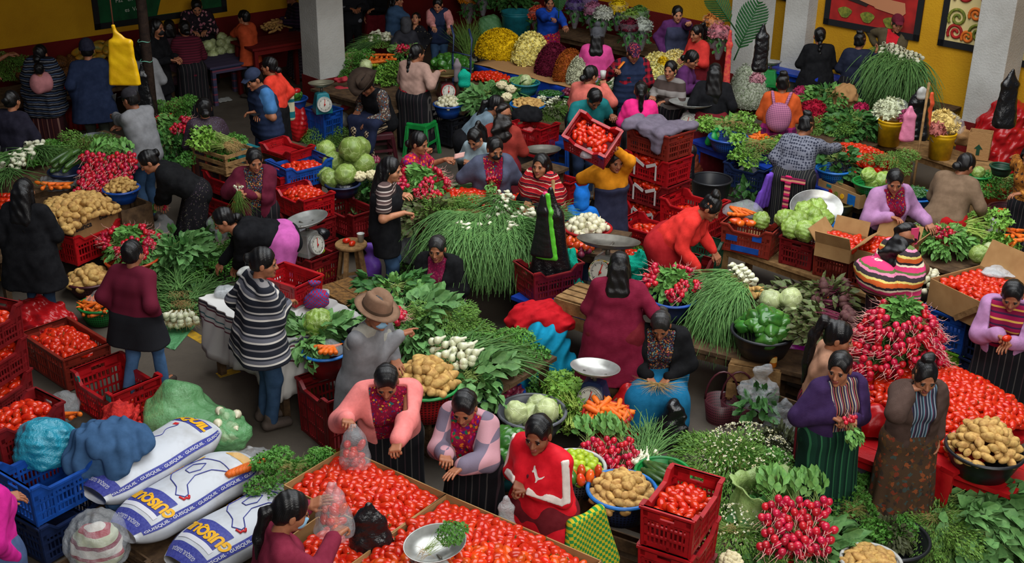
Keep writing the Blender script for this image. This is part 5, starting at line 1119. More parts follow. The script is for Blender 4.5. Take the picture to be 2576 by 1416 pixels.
pp_('greybend','person bending in a blue-grey sweater behind the girl in the pale jacket',1256,243,1.48,95,lean=42,top=K('blue_grey_sweater',(96,112,122),'knit'),bot=('skirt',BLACK),hair='pony',l='work',r='work')
q=pp_('redshawl','person with long black hair in a red striped shawl behind the tomatoes',1362,388,1.46,-38,lean=6,look=(-12,-4),top=BLACK,bot=('skirt',DSK),hair='long',r=(.02,.34,1.02),l='work',rh='grip',skin=1)
shawl(q,K('red_rebozo',(1,1,1),'stripe',[(3,(160,20,30)),(1,(206,180,150)),(2,(120,16,30)),(1,(40,30,40)),(1,(196,60,60))],.07,wob=.04),.3,g=.035)
q=pp_('carrier','person in a mustard sweater and navy apron carrying a crate of tomatoes on the shoulder',1552,378,1.44,30,lean=6,look=(10,12),top=MUST,bot=('skirt',BLACK),hair='bob',r=(.1,.12,1.28),l=Px(1556,378,1.5),rh='open',lh='grip',apron=(K('navy_apron',(40,42,62)),.18,1.14,.23),skin=1)
pp_('bluekid','person, a small child in a blue eared hood behind the white onions',1464,472,1.05,178,top=HOODB,name='hooded_top',hem=.3,bot=('pants',DDEN),hair=None,hat=('hood',HOODB,1),sex='c',l='work',r='work',fat=1.2)
pp_('tealman','person, a man in a teal shirt bowing his head above the lifted tomato crate',1503,234,1.56,20,lean=24,look=(0,32),top=TEALS,sleeve='short',name='shirt',bot=('pants',DDEN),hair='short',sex='m',l=Px(1552,308,1.05),r='work',lh='grip',fat=1.2,skin=2)
pp_('salmon','person in a salmon knit sweater with a lowered face mask drinking from a cup',1490,166,1.5,140,look=(20,8),top=SALM,bot=('skirt',DSK),hair='lowbun',mask=SURG,r=Px(1530,215,1.22),l='work',rh='grip',fat=1.25)
pp_('pinkhood','person in a pink hoodie and grey bobble hat facing the flower mounds',1503,72,1.5,172,top=PHOOD,name='hoodie',hem=.2,bot=('pants',DENIM),hair='long',hc='k',hat=('beanie',K('grey_wool',(66,66,70),'knit'),1),l='work',r='work',fat=1.1)
q=pp_('plaid','person in a patterned cap, navy quilted vest and red plaid sleeves',1597,114,1.6,8,look=(0,22),top=K('red_plaid',(150,24,40),'plaid',[(30,22,32)],.08),name='plaid_shirt',bot=('pants',DDEN),hair='short',sex='m',hat=('cap',K('patterned_cap',(46,26,42),'embroid',[(150,40,70),(60,30,70),(180,80,60)],40)),r=Px(1551,184,1.2),l='work',rh='grip',fat=1.15)
s=SDF(.035);q['torso'](s,.028);worn(q,'vest',s,VESTB,disp=lambda x,y,z:.009*np.abs(np.sin(40*z))+0*x+0*y,cuts=[sph(np.array(q['N']+q['u']*.04),.07)])
b=MB();sh=q['J'][1][0];b.bar(sh+Vector((-.04,.10,.06)),q['J'][1][3]+Vector((0,0,.02)),.04,.008);b.build('orange_strap',K('ochre_strap',(190,104,34)),q['root'])
pp_('apronpurple','person in a purple top and navy bib apron against the yellow wall',1706,16,1.52,22,look=(15,8),top=PURP,bot=('skirt',HUID),hair='lowbun',l=Px(1738,62,1.35),r='down',apron=(K('navy_bib_apron',(50,52,72)),.45,1.27,.2),fat=1.12,lh='grip',skin=0,hem=.14)
pp_('redvest','person with a long ponytail in a red blouse and cream vest beside the palm leaf',1752,64,1.46,-62,look=(-5,8),top=K('red_blouse',(190,50,44)),bot=('skirt',DRED),hair='highpony',l='work',r='work',fat=1.05)
pp_('purplesw','person in a purple sweater with tied-up curls looking down beside the daisies',1748,130,1.46,68,look=(15,20),top=PURP,bot=('skirt',BLACK),hair='lowbun',l='work',r='work')
pp_('brownstripe','person in a brown and grey banded sweater talking to her neighbour',1688,154,1.44,-42,look=(-12,0),top=K('banded_sweater',(1,1,1),'stripe',[(3,(70,58,54)),(2,(120,114,110)),(3,(66,54,50)),(2,(128,122,118))],.36),bot=('skirt',DSK),hair='lowbun',l='work',r=(.1,.4,1.05),fat=1.15)
pp_('blackhair','person in black with long loose hair and a straw basket on the arm',1800,160,1.5,172,top=BLACK,bot=('skirt',DRED),hair='xlong',l='down',r='down',fat=1.2)
pp_('hotpink','person in a hot pink top with a ponytail behind the crates',1613,206,1.42,178,top=HPINK,bot=('skirt',DSK),hair='pony',l='work',r='work',fat=1.05)
q=pp_('backpack','person in an orange jacket wearing a pink checked backpack',1972,187,1.5,165,top=ORJ,name='jacket',bot=('skirt',K('magenta_plaid_corte',(70,22,60),'plaid',[(150,34,100)],.09)),hair='topbun',l='work',r='work',fat=1.1)
BPK=K('pink_gingham',(176,110,136),'plaid',[(120,70,100)],.022);Cq=q['C'];bo=empty('backpack',q['base'],q['rz'],'pink checked backpack on the back of the orange jacket','backpack');s=SDF(.04);s.ell(tuple(Cq+Vector((0,-.21,-.08))),(.16,.11,.19)).ell(tuple(Cq+Vector((0,-.24,-.16))),(.12,.08,.09));link('pack_body',raw_mesh('pack_body',*s.build(.013,disp=crease(.008,16,3)),BPK),bo)
for e in(-1,1):b=MB();b.tube([Cq+Vector((e*.07,-.17,.06)),q['T']+Vector((e*.11,-.06,.075)),q['T']+Vector((e*.12,.04,.06)),Cq+Vector((e*.12,.12,.0))],.02,8);b.build('strap',BPK,bo)
pp_('braidblack','person in a black sweater with a beaded clip on a long braid',2064,70,1.5,178,top=BKNIT,hem=.2,bot=('skirt',K('black_blue_corte',(1,1,1),'stripe',[(3,(24,24,28)),(2,(30,50,150))],.3,ax=0)),hair='braid',l='work',r='work',fat=1.18)
pp_('navybun','person in a long navy coat with a high bun facing the capped seller',2166,83,1.48,165,look=(20,0),top=K('navy_coat',(26,30,46)),name='coat',hem=.42,bot=('skirt',DSK),hair='topbun',r=Px(2218,140,1.2),l='work')
q=pp_('capseller','person, a man in a maroon cap, brown jacket and red vest reaching over the stall',2262,38,1.6,-35,dz=.12,look=(-30,12),top=K('brown_jacket',(72,62,44)),name='jacket',bl=K('red_zip_vest',(176,26,36)),op=.075,hem=.2,bot=('pants',DDEN),hair='short',hc='g',sex='m',hat=('cap',K('maroon_cap',(86,22,36))),r=Px(2192,128,1.12),l='down',fat=1.2)
q=pp_('pattern','person in a navy and grey patterned jumper with a violet sash reaching for tomatoes',2035,291,1.48,145,lean=14,look=(10,12),top=K('patterned_jumper',(1,1,1),'check',[(1,1,1)],.05),bot=('skirt',K('dark_green_corte',(1,1,1),'stripe',[(3,(34,34,36)),(1,(84,82,74)),(3,(28,30,32)),(1,(64,60,60))],.05,ax=0)),hair='topbun',r=Px(2128,374,1.0),l='down',fat=1.25)
m=MATS['patterned_jumper'];MATS['patterned_jumper']=None
v=NT('navy_dot_jumper');vo=v.add('ShaderNodeTexVoronoi');vo.inputs['Scale'].default_value=34;vo.inputs['Randomness'].default_value=.25;v.link(v.coord(),vo.inputs['Vector']);v.link(v.ramp(vo.outputs['Distance'],[(.0,lin((30,34,52))),(.42,lin((106,108,120)))],'CONSTANT'),v.b.inputs['Base Color']);v.b.inputs['Roughness'].default_value=.9
for ch in q['root'].children:
 if ch.name.startswith('sweater'):ch.data.materials[0]=v.m
s=SDF(.02);P,u,k=q['P'],q['u'],q['k'];s.cap(P+u*.05*k,P+u*.09*k,.145*k,.14*k,.09*k,.085*k);worn(q,'sash',s,K('violet_sash',(104,66,168)))
s=SDF(.03);s.cap(P+Vector((-.2,-.12,.02)),P+Vector((-.30,-.12,-.38)),.03,.035,.05,.09,(.3,1,0));worn(q,'sash_tail',s,MATS['violet_sash'],disp=lambda x,y,z:.008*np.sin(90*y+60*x))
s=SDF(.01);s.cap(P+Vector((.02,-.19,.06)),P+Vector((.02,-.21,-.55)),.012,.012,.026,.026).cap(P+Vector((-.06,-.19,.02)),P+Vector((.2,-.16,.02)),.012,.012,.022,.022,(0,0,1));worn(q,'woven_band',s,K('pink_band',(1,1,1),'stripe',[(1,(206,40,96)),(1,(214,150,120)),(1,(110,30,60))],.07),res=.009)
pp_('fleece','person in a brown hooded fleece and frilled red skirt leaning over with a white bag',2442,388,1.5,140,lean=22,look=(25,12),top=FLEECE,name='fleece',bot=('skirt',K('frilled_red_skirt',(170,26,30),'speck',[(200,50,44),(110,12,20)],26)),hair='lowbun',r=Px(2484,568,.72),l='work',fat=1.12,hem=.14)
pp_('lilacseller','person in a lilac cardigan and square-embroidered blouse reaching over the tomato boxes',2256,431,1.48,22,lean=12,look=(30,14),top=LILAC,bl=HUI,op=.1,bot=('skirt',DSK),hair='lowbun',r=Px(2256,566,1.0),l=Px(2350,582,.86),fat=1.28,name='cardigan')
q=pp_('phone','person with a striped woven cloth tied over the back, talking on a pink phone',2288,566,1.5,110,look=(-10,5),top=K('brown_sweater',(104,76,56),'knit'),bot=('skirt',K('mauve_corte',(1,1,1),'stripe',[(2,(84,52,62)),(1,(140,100,100)),(2,(60,40,48))],.12,ax=0)),hair='wavy',l='work',r='chin',rh='grip',fat=1.15)
TZ=K('striped_tzute',(1,1,1),'stripe',[(2,(206,60,110)),(1,(220,210,180)),(1,(40,34,38)),(2,(196,90,40)),(1,(214,196,110)),(2,(60,50,54)),(1,(214,130,160)),(1,(90,110,60))],.20,wob=.05);shawl(q,TZ,.22,g=.045,nm='carrying_cloth')
s=SDF(.06);s.ell(tuple(q['C']+Vector((-.02,-.2,-.06))),(.25,.14,.17));worn(q,'cloth_bundle',s,TZ,disp=crease(.014,14,9))
pp_('lilacedge','person in a lilac cardigan and red woven blouse holding a tomato at the right edge',2552,717,1.48,-28,lean=8,look=(-5,24),top=LILAC,bl=K('red_woven_blouse',(1,1,1),'stripe',[(2,(120,20,56)),(1,(196,150,70)),(2,(140,22,66)),(1,(60,30,60))],.09),op=.12,bot=('skirt',DSK),hair='lowbun',r=Px(2516,872,.98),l='work',rh='grip',name='cardigan')
pp_('tanpony','person in a tan sweater with a pink-tied high ponytail beside the radish pile',2122,813,1.48,80,look=(8,10),top=TAN,bot=('skirt',K('red_black_corte',(1,1,1),'stripe',[(2,(120,20,34)),(2,(30,26,30))],.06,ax=0)),hair='highpony',l='work',r='work',fat=1.05)
pp_('darkpurple','person in a dark purple cardigan and green skirt holding a bunch of radishes',2116,891,1.43,20,look=(50,8),top=DKPUR,bl=STRB,op=.10,bot=('skirt',K('green_corte',(1,1,1),'stripe',[(3,(22,54,40)),(1,(44,96,62)),(2,(16,40,32))],.06,ax=0)),hair='lowbun',r=Px(2108,1082,.93),l=Px(2152,1088,.93),lh='grip',rh='grip',fat=1.12,name='cardigan')
pp_('browncheek','person in a brown cardigan and rust patterned skirt with a finger to the cheek',2336,916,1.43,8,look=(10,16),top=BRWN,bl=STRC,op=.085,bot=('skirt',K('rust_ikat_corte',(70,52,38),'embroid',[(130,70,40),(60,70,66),(84,60,36),(54,44,38),(110,50,34)],17)),hair='topbun',r=Px(2306,1002,1.2),l='down',rh='point',fat=1.05,name='cardigan')
pp_('wine','person wrapped in a long wine-red knitted shawl, back turned',1560,635,1.44,172,top=WINE,name='knitted_shawl',hem=.48,bot=('skirt',DRED),flare=.85,hair='long',l='work',r=(.28,.25,.95),fat=1.3)
pp_('blueskirt','person sitting in a black cardigan and turquoise skirt splitting dry stalks',1662,797,1.5,-8,sit=.27,lean=16,look=(5,26),top=BKNIT,bl=HUID,op=.10,bot=('skirt',K('turquoise_skirt',(20,92,128),'knit')),hair='bun',hc='g',l='lap',r='lap',lh='grip',rh='grip',fat=1.25,flare=1.35,name='cardigan')
pp_('redbend','person in a red sweater and skirt bending beside the tomato crates',1806,500,1.52,62,lean=42,look=(0,12),top=REDS,bot=('skirt',K('red_skirt',(150,26,30))),hair='topbun',l='down',r='down',fat=1.35,hem=.16)
q=pp_('cowboy','person, an old man sitting in a brown wide-brimmed hat and black vest',912,200,1.56,-38,sit=.42,lean=24,look=(0,24),top=K('mosaic_shirt',(74,62,56),'embroid',[(70,110,140),(170,160,140),(130,60,40),(50,44,50)],36),name='shirt',bot=('pants',K('checked_trousers',(170,150,120),'check',[(40,34,34)],.05)),hair='short',hc='g',sex='m',hat=('cowboy',K('dark_felt',(56,44,36)),K('dark_felt_band',(34,28,24))),l='lap',r=(.2,.36,.62),skin=2)
s=SDF(.035);q['torso'](s,.028);worn(q,'vest',s,BLACK,cuts=[sph(np.array(q['N']+q['u']*.04),.07)])
s=SDF(.05);P=q['P'];s.cap(P+Vector((0,.1,.08)),P+Vector((.0,.38,.05)),.06,.06,.16,.2).cap(P+Vector((0,.38,.05)),P+Vector((0,.44,-.3)),.06,.05,.2,.16);worn(q,'apron',s,NAVY,disp=crease(.008,12,4))
pp_('taupe','person in a taupe sweater with a long ponytail weighing at the scale, back turned',1050,112,1.5,152,look=(25,4),top=TAUPE,bot=('skirt',DSK),hair='braid',r=Px(1118,188,1.1),l='work',fat=1.2)
worn(P_['taupe'],'woven_sash',(lambda s,p:s.cap(p['P']+p['u']*.06,p['P']+p['u']*.10,.142,.138,.085,.08))(SDF(.02),P_['taupe']),K('red_woven_sash',(1,1,1),'stripe',[(2,(150,20,40)),(1,(190,80,40)),(1,(90,20,60))],.05,ax=0))
q=pp_('vestgirl','person, a girl in a pink sweater and navy puffer vest standing behind the green peppers',1100,-4,1.42,8,look=(15,22),top=K('pink_sleeves',(196,130,126)),bot=('pants',DENIM),hair='lowbun',r=Px(1092,76,.98),l=Px(1134,92,.9),sex='w',skin=0)
s=SDF(.035);q['torso'](s,.03);worn(q,'vest',s,VESTB,disp=lambda x,y,z:.008*np.abs(np.sin(42*z))+0*x+0*y,cuts=[sph(np.array(q['N']+q['u']*.04),.075)])
pp_('beaniekid','person, a child in a dark hooded jacket with grey hood up, back turned',1021,44,1.2,178,top=K('black_shell_jacket',(36,36,42),rough=.6),name='jacket',hem=.2,bot=('pants',BLACK),hair=None,hat=('hood',K('grey_hood_cloth',(58,58,62))),sex='c',l='down',r='work')
pp_('lookup','person, a small boy in black looking up beside the girl in the vest',1048,32,1.16,-35,look=(-25,-28),top=K('dotted_black_top',(26,26,30),'speck',[(120,110,90),(26,26,30)],30),bot=('pants',BLACK),hair='short',sex='c',l='down',r='work',skin=0)
pp_('denimgirl','person in a denim jacket with a hand to the mouth near the back wall',998,-20,1.48,70,top=DENIM,name='denim_jacket',bot=('pants',BLACK),hair='xlong',r='chin',l='work')
pp_('armsfold','person in black and white behind the left column, head out of the picture',884,-62,1.55,20,top=K('black_white_top',(30,30,34),'speck',[(120,122,130),(30,30,34)],7),bot=('pants',BLACK),l='work',r='work',sex='m')
pp_('pinkarm','person in dark clothes beside the folded arms near the back wall',940,-58,1.5,-20,top=BLACK,bot=('skirt',DRED),l='work',r='down')
pp_('leafseller','person in a blue sweater behind a big green leaf among the flowers',1383,-12,1.46,10,lean=10,top=K('royal_blue_sweater',(20,60,150)),bot=('skirt',HUIP),hair='lowbun',l=Px(1434,90,.95),r=Px(1396,54,1.15),rh='grip')
pp_('rightgreen','person in dark sleeves lifting a green basket at the right edge',2592,368,1.5,-60,look=(0,20),top=K('ochre_shawl',(140,84,30),'embroid',[(60,40,30),(180,120,50)],20),bot=('skirt',DSK),hair='wavy',r=Px(2530,398,1.05),l='work')
pp_('plaidarm','person in a grey plaid sleeve at the right edge behind the white column',2592,88,1.55,-70,top=K('grey_plaid',(70,66,70),'plaid',[(130,124,124)],.06),bot=('pants',BLACK),hair='short',sex='m',r=Px(2540,168,1.1),l='work')
pp_('magentaedge','person in a magenta sweater with a fuzzy slate cuff at the bottom left edge',-62,1118,1.5,150,top=K('magenta_sweater',(176,30,120),'knit'),bot=('skirt',K('fuzzy_slate',(60,76,108),'knit')),r='down',l='work',fat=1.25)
# ------------------------------------------------------------------ front centre: the big tomato trays
REDP=mat('red_tarp',(176,22,26),.3,.4,mot=((146,14,20),6,.4),bump=(12,.4));BLUEP=mat('blue_tarp',(18,60,160),.4,.4,mot=((14,44,124),7,.4),bump=(14,.5))
table_e((868,1129),(1122,1244),.66,-.54,'low plank table under the left tomato tray');table_e((1122,1244),(1530,1420),.66,-1.0,'low plank table under the long tomato tray');table_e((802,1302),(1000,1394),.65,-.34,'low plank table under the tray beside the maroon hoodie')
F1=('ripe plum tomato in the cardboard tray before the pink cardigan','tomatoes in the left cardboard tray');F2=('ripe plum tomato in the long cardboard tray at the bottom edge','tomatoes in the long cardboard tray')
r,M1=box_e((868,1127),(1122,1242),.87,-.56,.2,'cardboard tray full of tomatoes before the pink cardigan');pile('tomato',M1,.42,.25,mound(.5,.32,.07,.15),.054,*F1)
r,M2=box_e((1122,1242),(1512,1410),.87,-1.0,.2,'long cardboard tray heaped with tomatoes at the bottom edge');pile('tomato',M2,.55,.47,mound(.65,.6,.10,.16),.054,*F2)
r,M3=box_e((800,1300),(1000,1392),.84,-.36,.18,'cardboard tray of tomatoes beside the maroon hoodie');pile('tomato',M3,.22,.15,mound(.3,.2,.04,.13),.054,'ripe plum tomato in the tray beside the maroon hoodie','tomatoes in the tray by the maroon hoodie')
scale(1092,1372,.84,-62,'scale with an oval pan of cilantro standing among the tomatoes',body='white',pr=.17,panrot=100,ptilt=10,sc=.95,tall=.18)
bunch('cilantro',1072,1388,1.10,40,'bunch of cilantro lying in the scale pan among the tomatoes',s=.75,tilt=8)
t=P_['pinkcard']['R'];tied(880,1092,1.1,.34,CLEAR,'tomato','clear bag of tomatoes held open by the pink cardigan',.12,10,top=t+Vector((.04,-.05,.02)))
t=(P_['frontmaroon']['L']+P_['frontmaroon']['R'])/2;o=tied(860,1290,1.2,.36,CLEAR,'tomato','clear bag of tomatoes held up by the maroon hoodie',.13,12,top=t+Vector((.0,.02,.18)))
hang_bag(930,1268,6.0,.30,.06,.42,BLACKP,'crumpled black bag hanging at the tray before the maroon hoodie',seed=5)
heap('cilantro',752,1222,.42,.26,.24,.2,7,'bright cilantro beside the left end of the tomato tray',leaf='cilantro')
wood_crate(752,1240,.42,.5,.45,.4,-38,'slatted crate under the cilantro at the left end of the tomato tray',DWOOD)
# ------------------------------------------------------------------ front centre right: baskets before the woman in blue
wood_crate(1552,1298,.42,.62,.42,.42,-30,'upturned slatted crate under the blue-rimmed basket of potatoes',DWOOD,3)
basket(1565,1231,.63,.235,.2,'navy','blue-rimmed basket heaped with potatoes',rimcol='sky',fill='potato',fl=('potato in the blue-rimmed basket','potatoes in the blue-rimmed basket'),dome=.13,sp=.056,level=.8)
basket(1446,1172,.58,.215,.19,'grey','grey-rimmed basket of limes and peppers behind the red tracksuit',fill='lime',fl=('yellow green lime in the grey-rimmed basket','limes in the grey-rimmed basket'),dome=.10,sp=.056,level=.85,rimcol='white')
for i in range(9):one('pepper' if i%3 else 'green_pepper',G(1420+(i%5)*21,1188+12*(i//5)+(i%2)*6,.66),i*50,60+20*(i%3),0,.9,'red pepper on the front of the lime basket' if i%3 else 'green pepper on the front of the lime basket','peppers on the lime basket',i)
wood_crate(1440,1205,.39,.5,.4,.39,-30,'dark crate under the basket of limes',DWOOD)
basket(1272,1148,.56,.25,.18,'teal','teal basin heaped with dark squash behind the red tracksuit',False,'chayote',('dark ribbed squash in the teal basin','squash in the teal basin'),dome=.16,sp=.092,level=.85)
wood_crate(1272,1190,.37,.5,.4,.37,-30,'dark crate under the teal basin of squash',DWOOD)
basket(1338,1034,.40,.27,.2,'grey','large grey basin of pale cabbages',False,'white_cabbage',('pale cabbage in the large grey basin','pale cabbages in the grey basin'),dome=.10,sp=.19,level=.8)
table(1330,1040,.2,.6,.6,-38,'low board under the grey basin of cabbages')
basket(1258,985,.36,.2,.16,'blue','blue basin of beets below the hanging greens',False,'red_onion',('dark red onion in the blue basin','red onions in the blue basin'),dome=.05,sp=.06)
heap('celery',1425,1050,.25,.26,.24,.2,6,'celery with pale stalks behind the carrots',rot=-60,spread=150,leaf='celery');heap('cilantro',1425,990,.15,.26,.2,.16,6,'parsley behind the celery',leaf='celery')
basket(1527,1040,.44,.185,.24,'red','round red sack of carrots',False,'carrot',('orange carrot in the red sack','carrots in the red sack'),dome=.09,sp=.058,level=.85,name='sack_basket',size=1.15)
lump(1578,1078,.0,.13,.11,.40,REDP,'slumped red plastic beside the sack of carrots','sack','plastic_sack',amp=.02)
radrows(1525,1180,.38,3,3,'red radishes before the sack of carrots',s=.95);table(1560,1165,.33,.75,.5,-33,'low board under the radishes and white onions')
for i,(x,y,a)in enumerate(((1600,1158,70),(1632,1150,95),(1618,1172,60))):bunch('onion',x,y,.40,a,'white spring onions between the radishes and cucumbers','white spring onions by the cucumbers',.9,20)
o,bs=basket(1668,1188,.45,.2,.07,'green','shallow green tray of cucumbers behind the red crate',False)
for i in range(9):one('cucumber',G(1640+(i%5)*16,1178+(i//5)*18,.46+.02*(i%2)),110+12*(i%4),5,0,.95,'dark cucumber on the green tray','cucumbers on the green tray',i)
wood_crate(1668,1196,.38,.34,.3,.38,-33,'dark crate under the green tray of cucumbers',DWOOD)
stack(1718,1236,.90,62,3,['red','red','dred'],['bright red crate of tomatoes with a silver taped corner','red crate under the bright red crate of tomatoes','lowest dark red crate under the bright red crate of tomatoes'],'tomato',.17,fl=('plum tomato in the bright red front crate','tomatoes in the bright red front crate'),dome=.05)
lump(1688,1120,.0,.13,.10,.42,BLACKP,'crumpled black plastic at the hem of the turquoise skirt','bag','plastic_bag',amp=.02)
heap('fine',1828,1240,.0,.56,.46,.42,14,'feathery herbs heaped beside the bright red crate',seed=3,s=1.1)
CHW=(232,232,226);flowers(1868,1205,.1,.42,.36,.46,CHW,'white chamomile blossoms over the feathery herbs',size=.013,base=False,dens=.09,c2=(226,214,150))
heap('cilantro',1880,1260,.0,.3,.3,.42,8,'cilantro below the chamomile');loose('grey',1960,1185,.0,.3,.3,.35,'dull leafy herbs under the clear plastic')
LIMEF=plastic_film('lime_film',(168,196,116),.62,.3)
b=MB();b.lathe([(.001,0),(.14,.0),(.22,.06),(.255,.16),(.25,.26),(.21,.34),(.20,.40),(.25,.45),(.245,.455),(.19,.405),(.20,.34),(.235,.26),(.235,.16),(.19,.06),(.001,.03)],60);V=b.v[0];an=np.arctan2(V[:,1],V[:,0]);V[:,:2]*=(1+.05*np.sin(3*an+9*V[:,2])+.035*np.sin(11*an+14*V[:,2])+.02*np.sin(23*an))[:,None];V[:,2]+=np.where(V[:,2]>.3,.04*np.sin(2*an+1)+.015*np.sin(9*an),0)
o=b.build('plastic_bag',LIMEF,None,G(1912,1345,0));tag(o,'wide open pale green plastic bag of herbs','bag')
loose('dark',1912,1318,.18,.19,.18,.14,'dark herbs inside the open pale green bag')
heap('fine',1850,1400,0,.38,.3,.3,7,'herbs with small white flowers at the bottom edge');flowers(1842,1372,.05,.28,.22,.32,CHW,'white blossoms on the herbs at the bottom edge',size=.012,base=False,dens=.10);one('cauliflower',G(1838,1412,.33),0,label='cauliflower at the bottom edge among white flowers')
bag(1960,1130,0,.15,.12,.55,CLEAR,'upright clear bag beside the green skirt',seed=4,knot=False);bag(1905,1030,.3,.16,.14,.36,CLEAR,'clear bag of dark greens below the wooden crate',seed=8);loose('dark',1902,1040,.32,.13,.11,.2,'dark greens inside the clear bag below the wooden crate')
radrows(2000,1378,.30,4,3,'shiny red radishes in the red net at the bottom',s=1.05);bag(1985,1420,0,.18,.15,.32,REDP,'red net bag under the radishes at the bottom',knot=False)
heap('broad',2030,1420,.0,.42,.3,.25,9,'broad green leaves at the bottom edge',leaf='broad');heap('cilantro',2140,1345,.0,.36,.34,.32,10,'bright parsley between the radishes and the black basin')
basket(2238,1350,.20,.27,.16,'black','wide black basin of drying grey-green herbs',False);loose('grey',2232,1352,.08,.2,.19,.14,'grey-green herbs in the wide black basin',dens=1.5)
o,bs=basket(2192,1412,.22,.2,.2,'white','white cloth sack of potatoes at the bottom edge',False,'potato',('small potato in the white sack at the bottom edge','potatoes in the white sack'),dome=.05,sp=.055,name='sack')
heap('fine',2345,1365,.0,.36,.3,.28,9,'fine green herbs right of the black basin');heap('broad',2462,1350,.0,.46,.42,.36,14,'broad dusty-green leaves in the bottom right corner',s=1.25,leaf='broad',spread=-20);heap('cilantro',2300,1290,0,.2,.18,.18,4,'feathery leaves beside the rust skirt')
heap('radish_leaf',2050,1275,0,.22,.2,.25,4,'radish leaves below the green skirt')
PALM=mat('palm_weave',(150,142,96),.8,.2,mot=((116,108,70),40,.5),bump=(120,.6))
for(x,y,r,h,lb)in((2200,1285,.13,.2,'larger lidded palm basket tied with twine'),(2152,1300,.085,.13,'smaller lidded palm basket beside the tied one')):
 b=MB();b.lathe([(.001,0),(r*.8,0),(r,h*.4),(r*.9,h*.8),(r*.6,h)],28);o=tag(b.build('palm_basket',PALM,None,G(x,y,0)),lb,'basket');c=MB();c.lathe([(r*.62,h),(r*.72,h+.02),(r*.70,h+.05),(.001,h+.065)],28);c.build('lid',PALM,o)
 c=MB();c.tube([(r*.72*math.cos(a),r*.72*math.sin(a),h+.03+.02*math.sin(2*a))for a in[i*PI/8 for i in range(17)]],.005,5);c.build('twine',ROOT,o)
lump(2170,1235,0,.18,.12,.3,mat('slate_cloth',(96,98,106),.9,.1),'grey cloth bundle between the two skirts','cloth','cloth_bundle')
# ------------------------------------------------------------------ right: red table with tomatoes and potatoes
tb,MT,L=table_e((2290,905),(2640,1075),.52,-1.15,'table covered in red plastic under the tomato heap at the right',m=REDP)
pile('tomato',MT@Matrix.Translation((0,.06,0)),L/2-.05,.50,mound(L/2+.15,.62,.24,.03),.056,'ripe tomato in the great heap on the red table','tomatoes on the red table')
a,b_=[(MT@Vector(v))for v in((-L/2,-.575,.0),(L/2,-.575,.0))];sheet('tarp_skirt',[a,b_,b_+Vector((0,0,-.35)),a+Vector((0,0,-.3))],REDP,'red plastic hanging from the front of the tomato table','tarp')
table(2478,1165,.45,.62,.6,-40,'stand under the great basin of potatoes',REDP);basket(2478,1128,.64,.27,.19,'black','great black basin heaped with potatoes',False,'potato',('potato in the great black basin','potatoes in the great black basin'),dome=.24,sp=.058,level=.85)
bag(2425,1040,.62,.13,.1,.16,MILKY,'milky bag of potatoes on the tomato heap',knot=False,seed=3);lump(2190,1085,.5,.13,.1,.22,REDP,'red plastic bag of peppers between the two cardigans','bag','plastic_bag',amp=.012)
table(2185,1110,.48,.5,.5,-40,'red-covered table between the purple and brown cardigans',REDP)
wood_crate(2238,985,.5,.6,.55,.5,-38,'dark crate under the mountain of radishes',DWOOD)
for i in range(46):
 tt=i/46;a=i*2.399;rr=.10+.26*math.sqrt(tt);zz=.50+.66*(1-tt)**.8;c=G(2243,978,.5)+Vector((rr*math.cos(a),rr*math.sin(a),zz-.5));rot=math.degrees(a)+180
 bunch_at('radish' if i<9 else 'radish_bare',c,rot,'bunch of red radishes in the tall radish mountain','radish mountain',RNG.uniform(.95,1.2),12,RNG.uniform(-20,20))
V,F=dome_leaves('radish_leaf',.17,.17,.62,.8,5);tag(link('loose_leaves',raw_mesh('loose_leaves',V,F,LEAF['radish_leaf'][0]),None,G(2243,978,.5)),'radish leaves crowning the tall radish mountain','leaves',None,'stuff')
bag(2185,945,.5,.13,.1,.42,CLEAR,'clear bag of carrots beside the radish mountain',seed=5,lean=.06);wood_crate(2175,985,.5,.35,.35,.5,-38,'dark crate under the clear bag by the radishes',DWOOD)
table_e((1620,845),(2190,985),.50,.85,'long low table under the squash, cabbages and beets')
basket(1922,832,.74,.27,.2,'black','black basin heaped with glossy green squash',False,'chayote',('glossy green squash in the black basin','squash in the black basin'),dome=.2,sp=.092,level=.85)
for i,(x,y,z)in enumerate(((1990,752,.84),(1940,756,.80),(1998,790,.72))):one('white_cabbage',G(x,y,z),i*80,label='pale cabbage behind the black basin of squash',group='cabbages behind the squash',v=i)
for i in range(10):one('potato',G(1868+(i%5)*14,728+(i//5)*16,.7+.03*(i%2)),i*40,10,0,1.1,'knobbly potato behind the white cabbages','potatoes behind the cabbages',i)
for i in range(9):one('carrot',G(2022+(i%4)*14,730+(i//4)*14,.72),i*70,12,0,1,'carrot behind the beet leaves','carrots behind the beets',i)
heap('beet',2065,775,.62,.3,.26,.22,5,'beets with purple stems and dark leaves',spread=180,rot=0,s=1.05,seed=2)
for i in range(4):bunch('beet',2118+10*(i%2),800+8*i,.72+.03*i,165+12*i,'bunch of beets facing the tan sweater','beets facing the tan sweater',1.05)
for i in range(11):bunch('onion_hang_green',1832+(i%4)*13-4*(i//4),706+(i%4)*7+10*(i//4),.86-.02*(i//4),222+9*(i%5),'spring onions hanging over the table beside the squash','spring onions hanging by the squash',1.15)
for i in range(4):bunch('onion',1848+9*i,688+9*i,.86,205+10*i,'white bulbs of spring onion behind the hanging greens','white spring onions behind the hanging greens',1.0)
wood_crate(1905,906,.48,.42,.3,.34,-18,'small wooden crate with a drink bottle on it',WOOD,2,lidded=True,gap=.15);wood_crate(1905,906,.14,.42,.3,.14,-18,'lower wooden crate under the bottle crate',DWOOD,1)
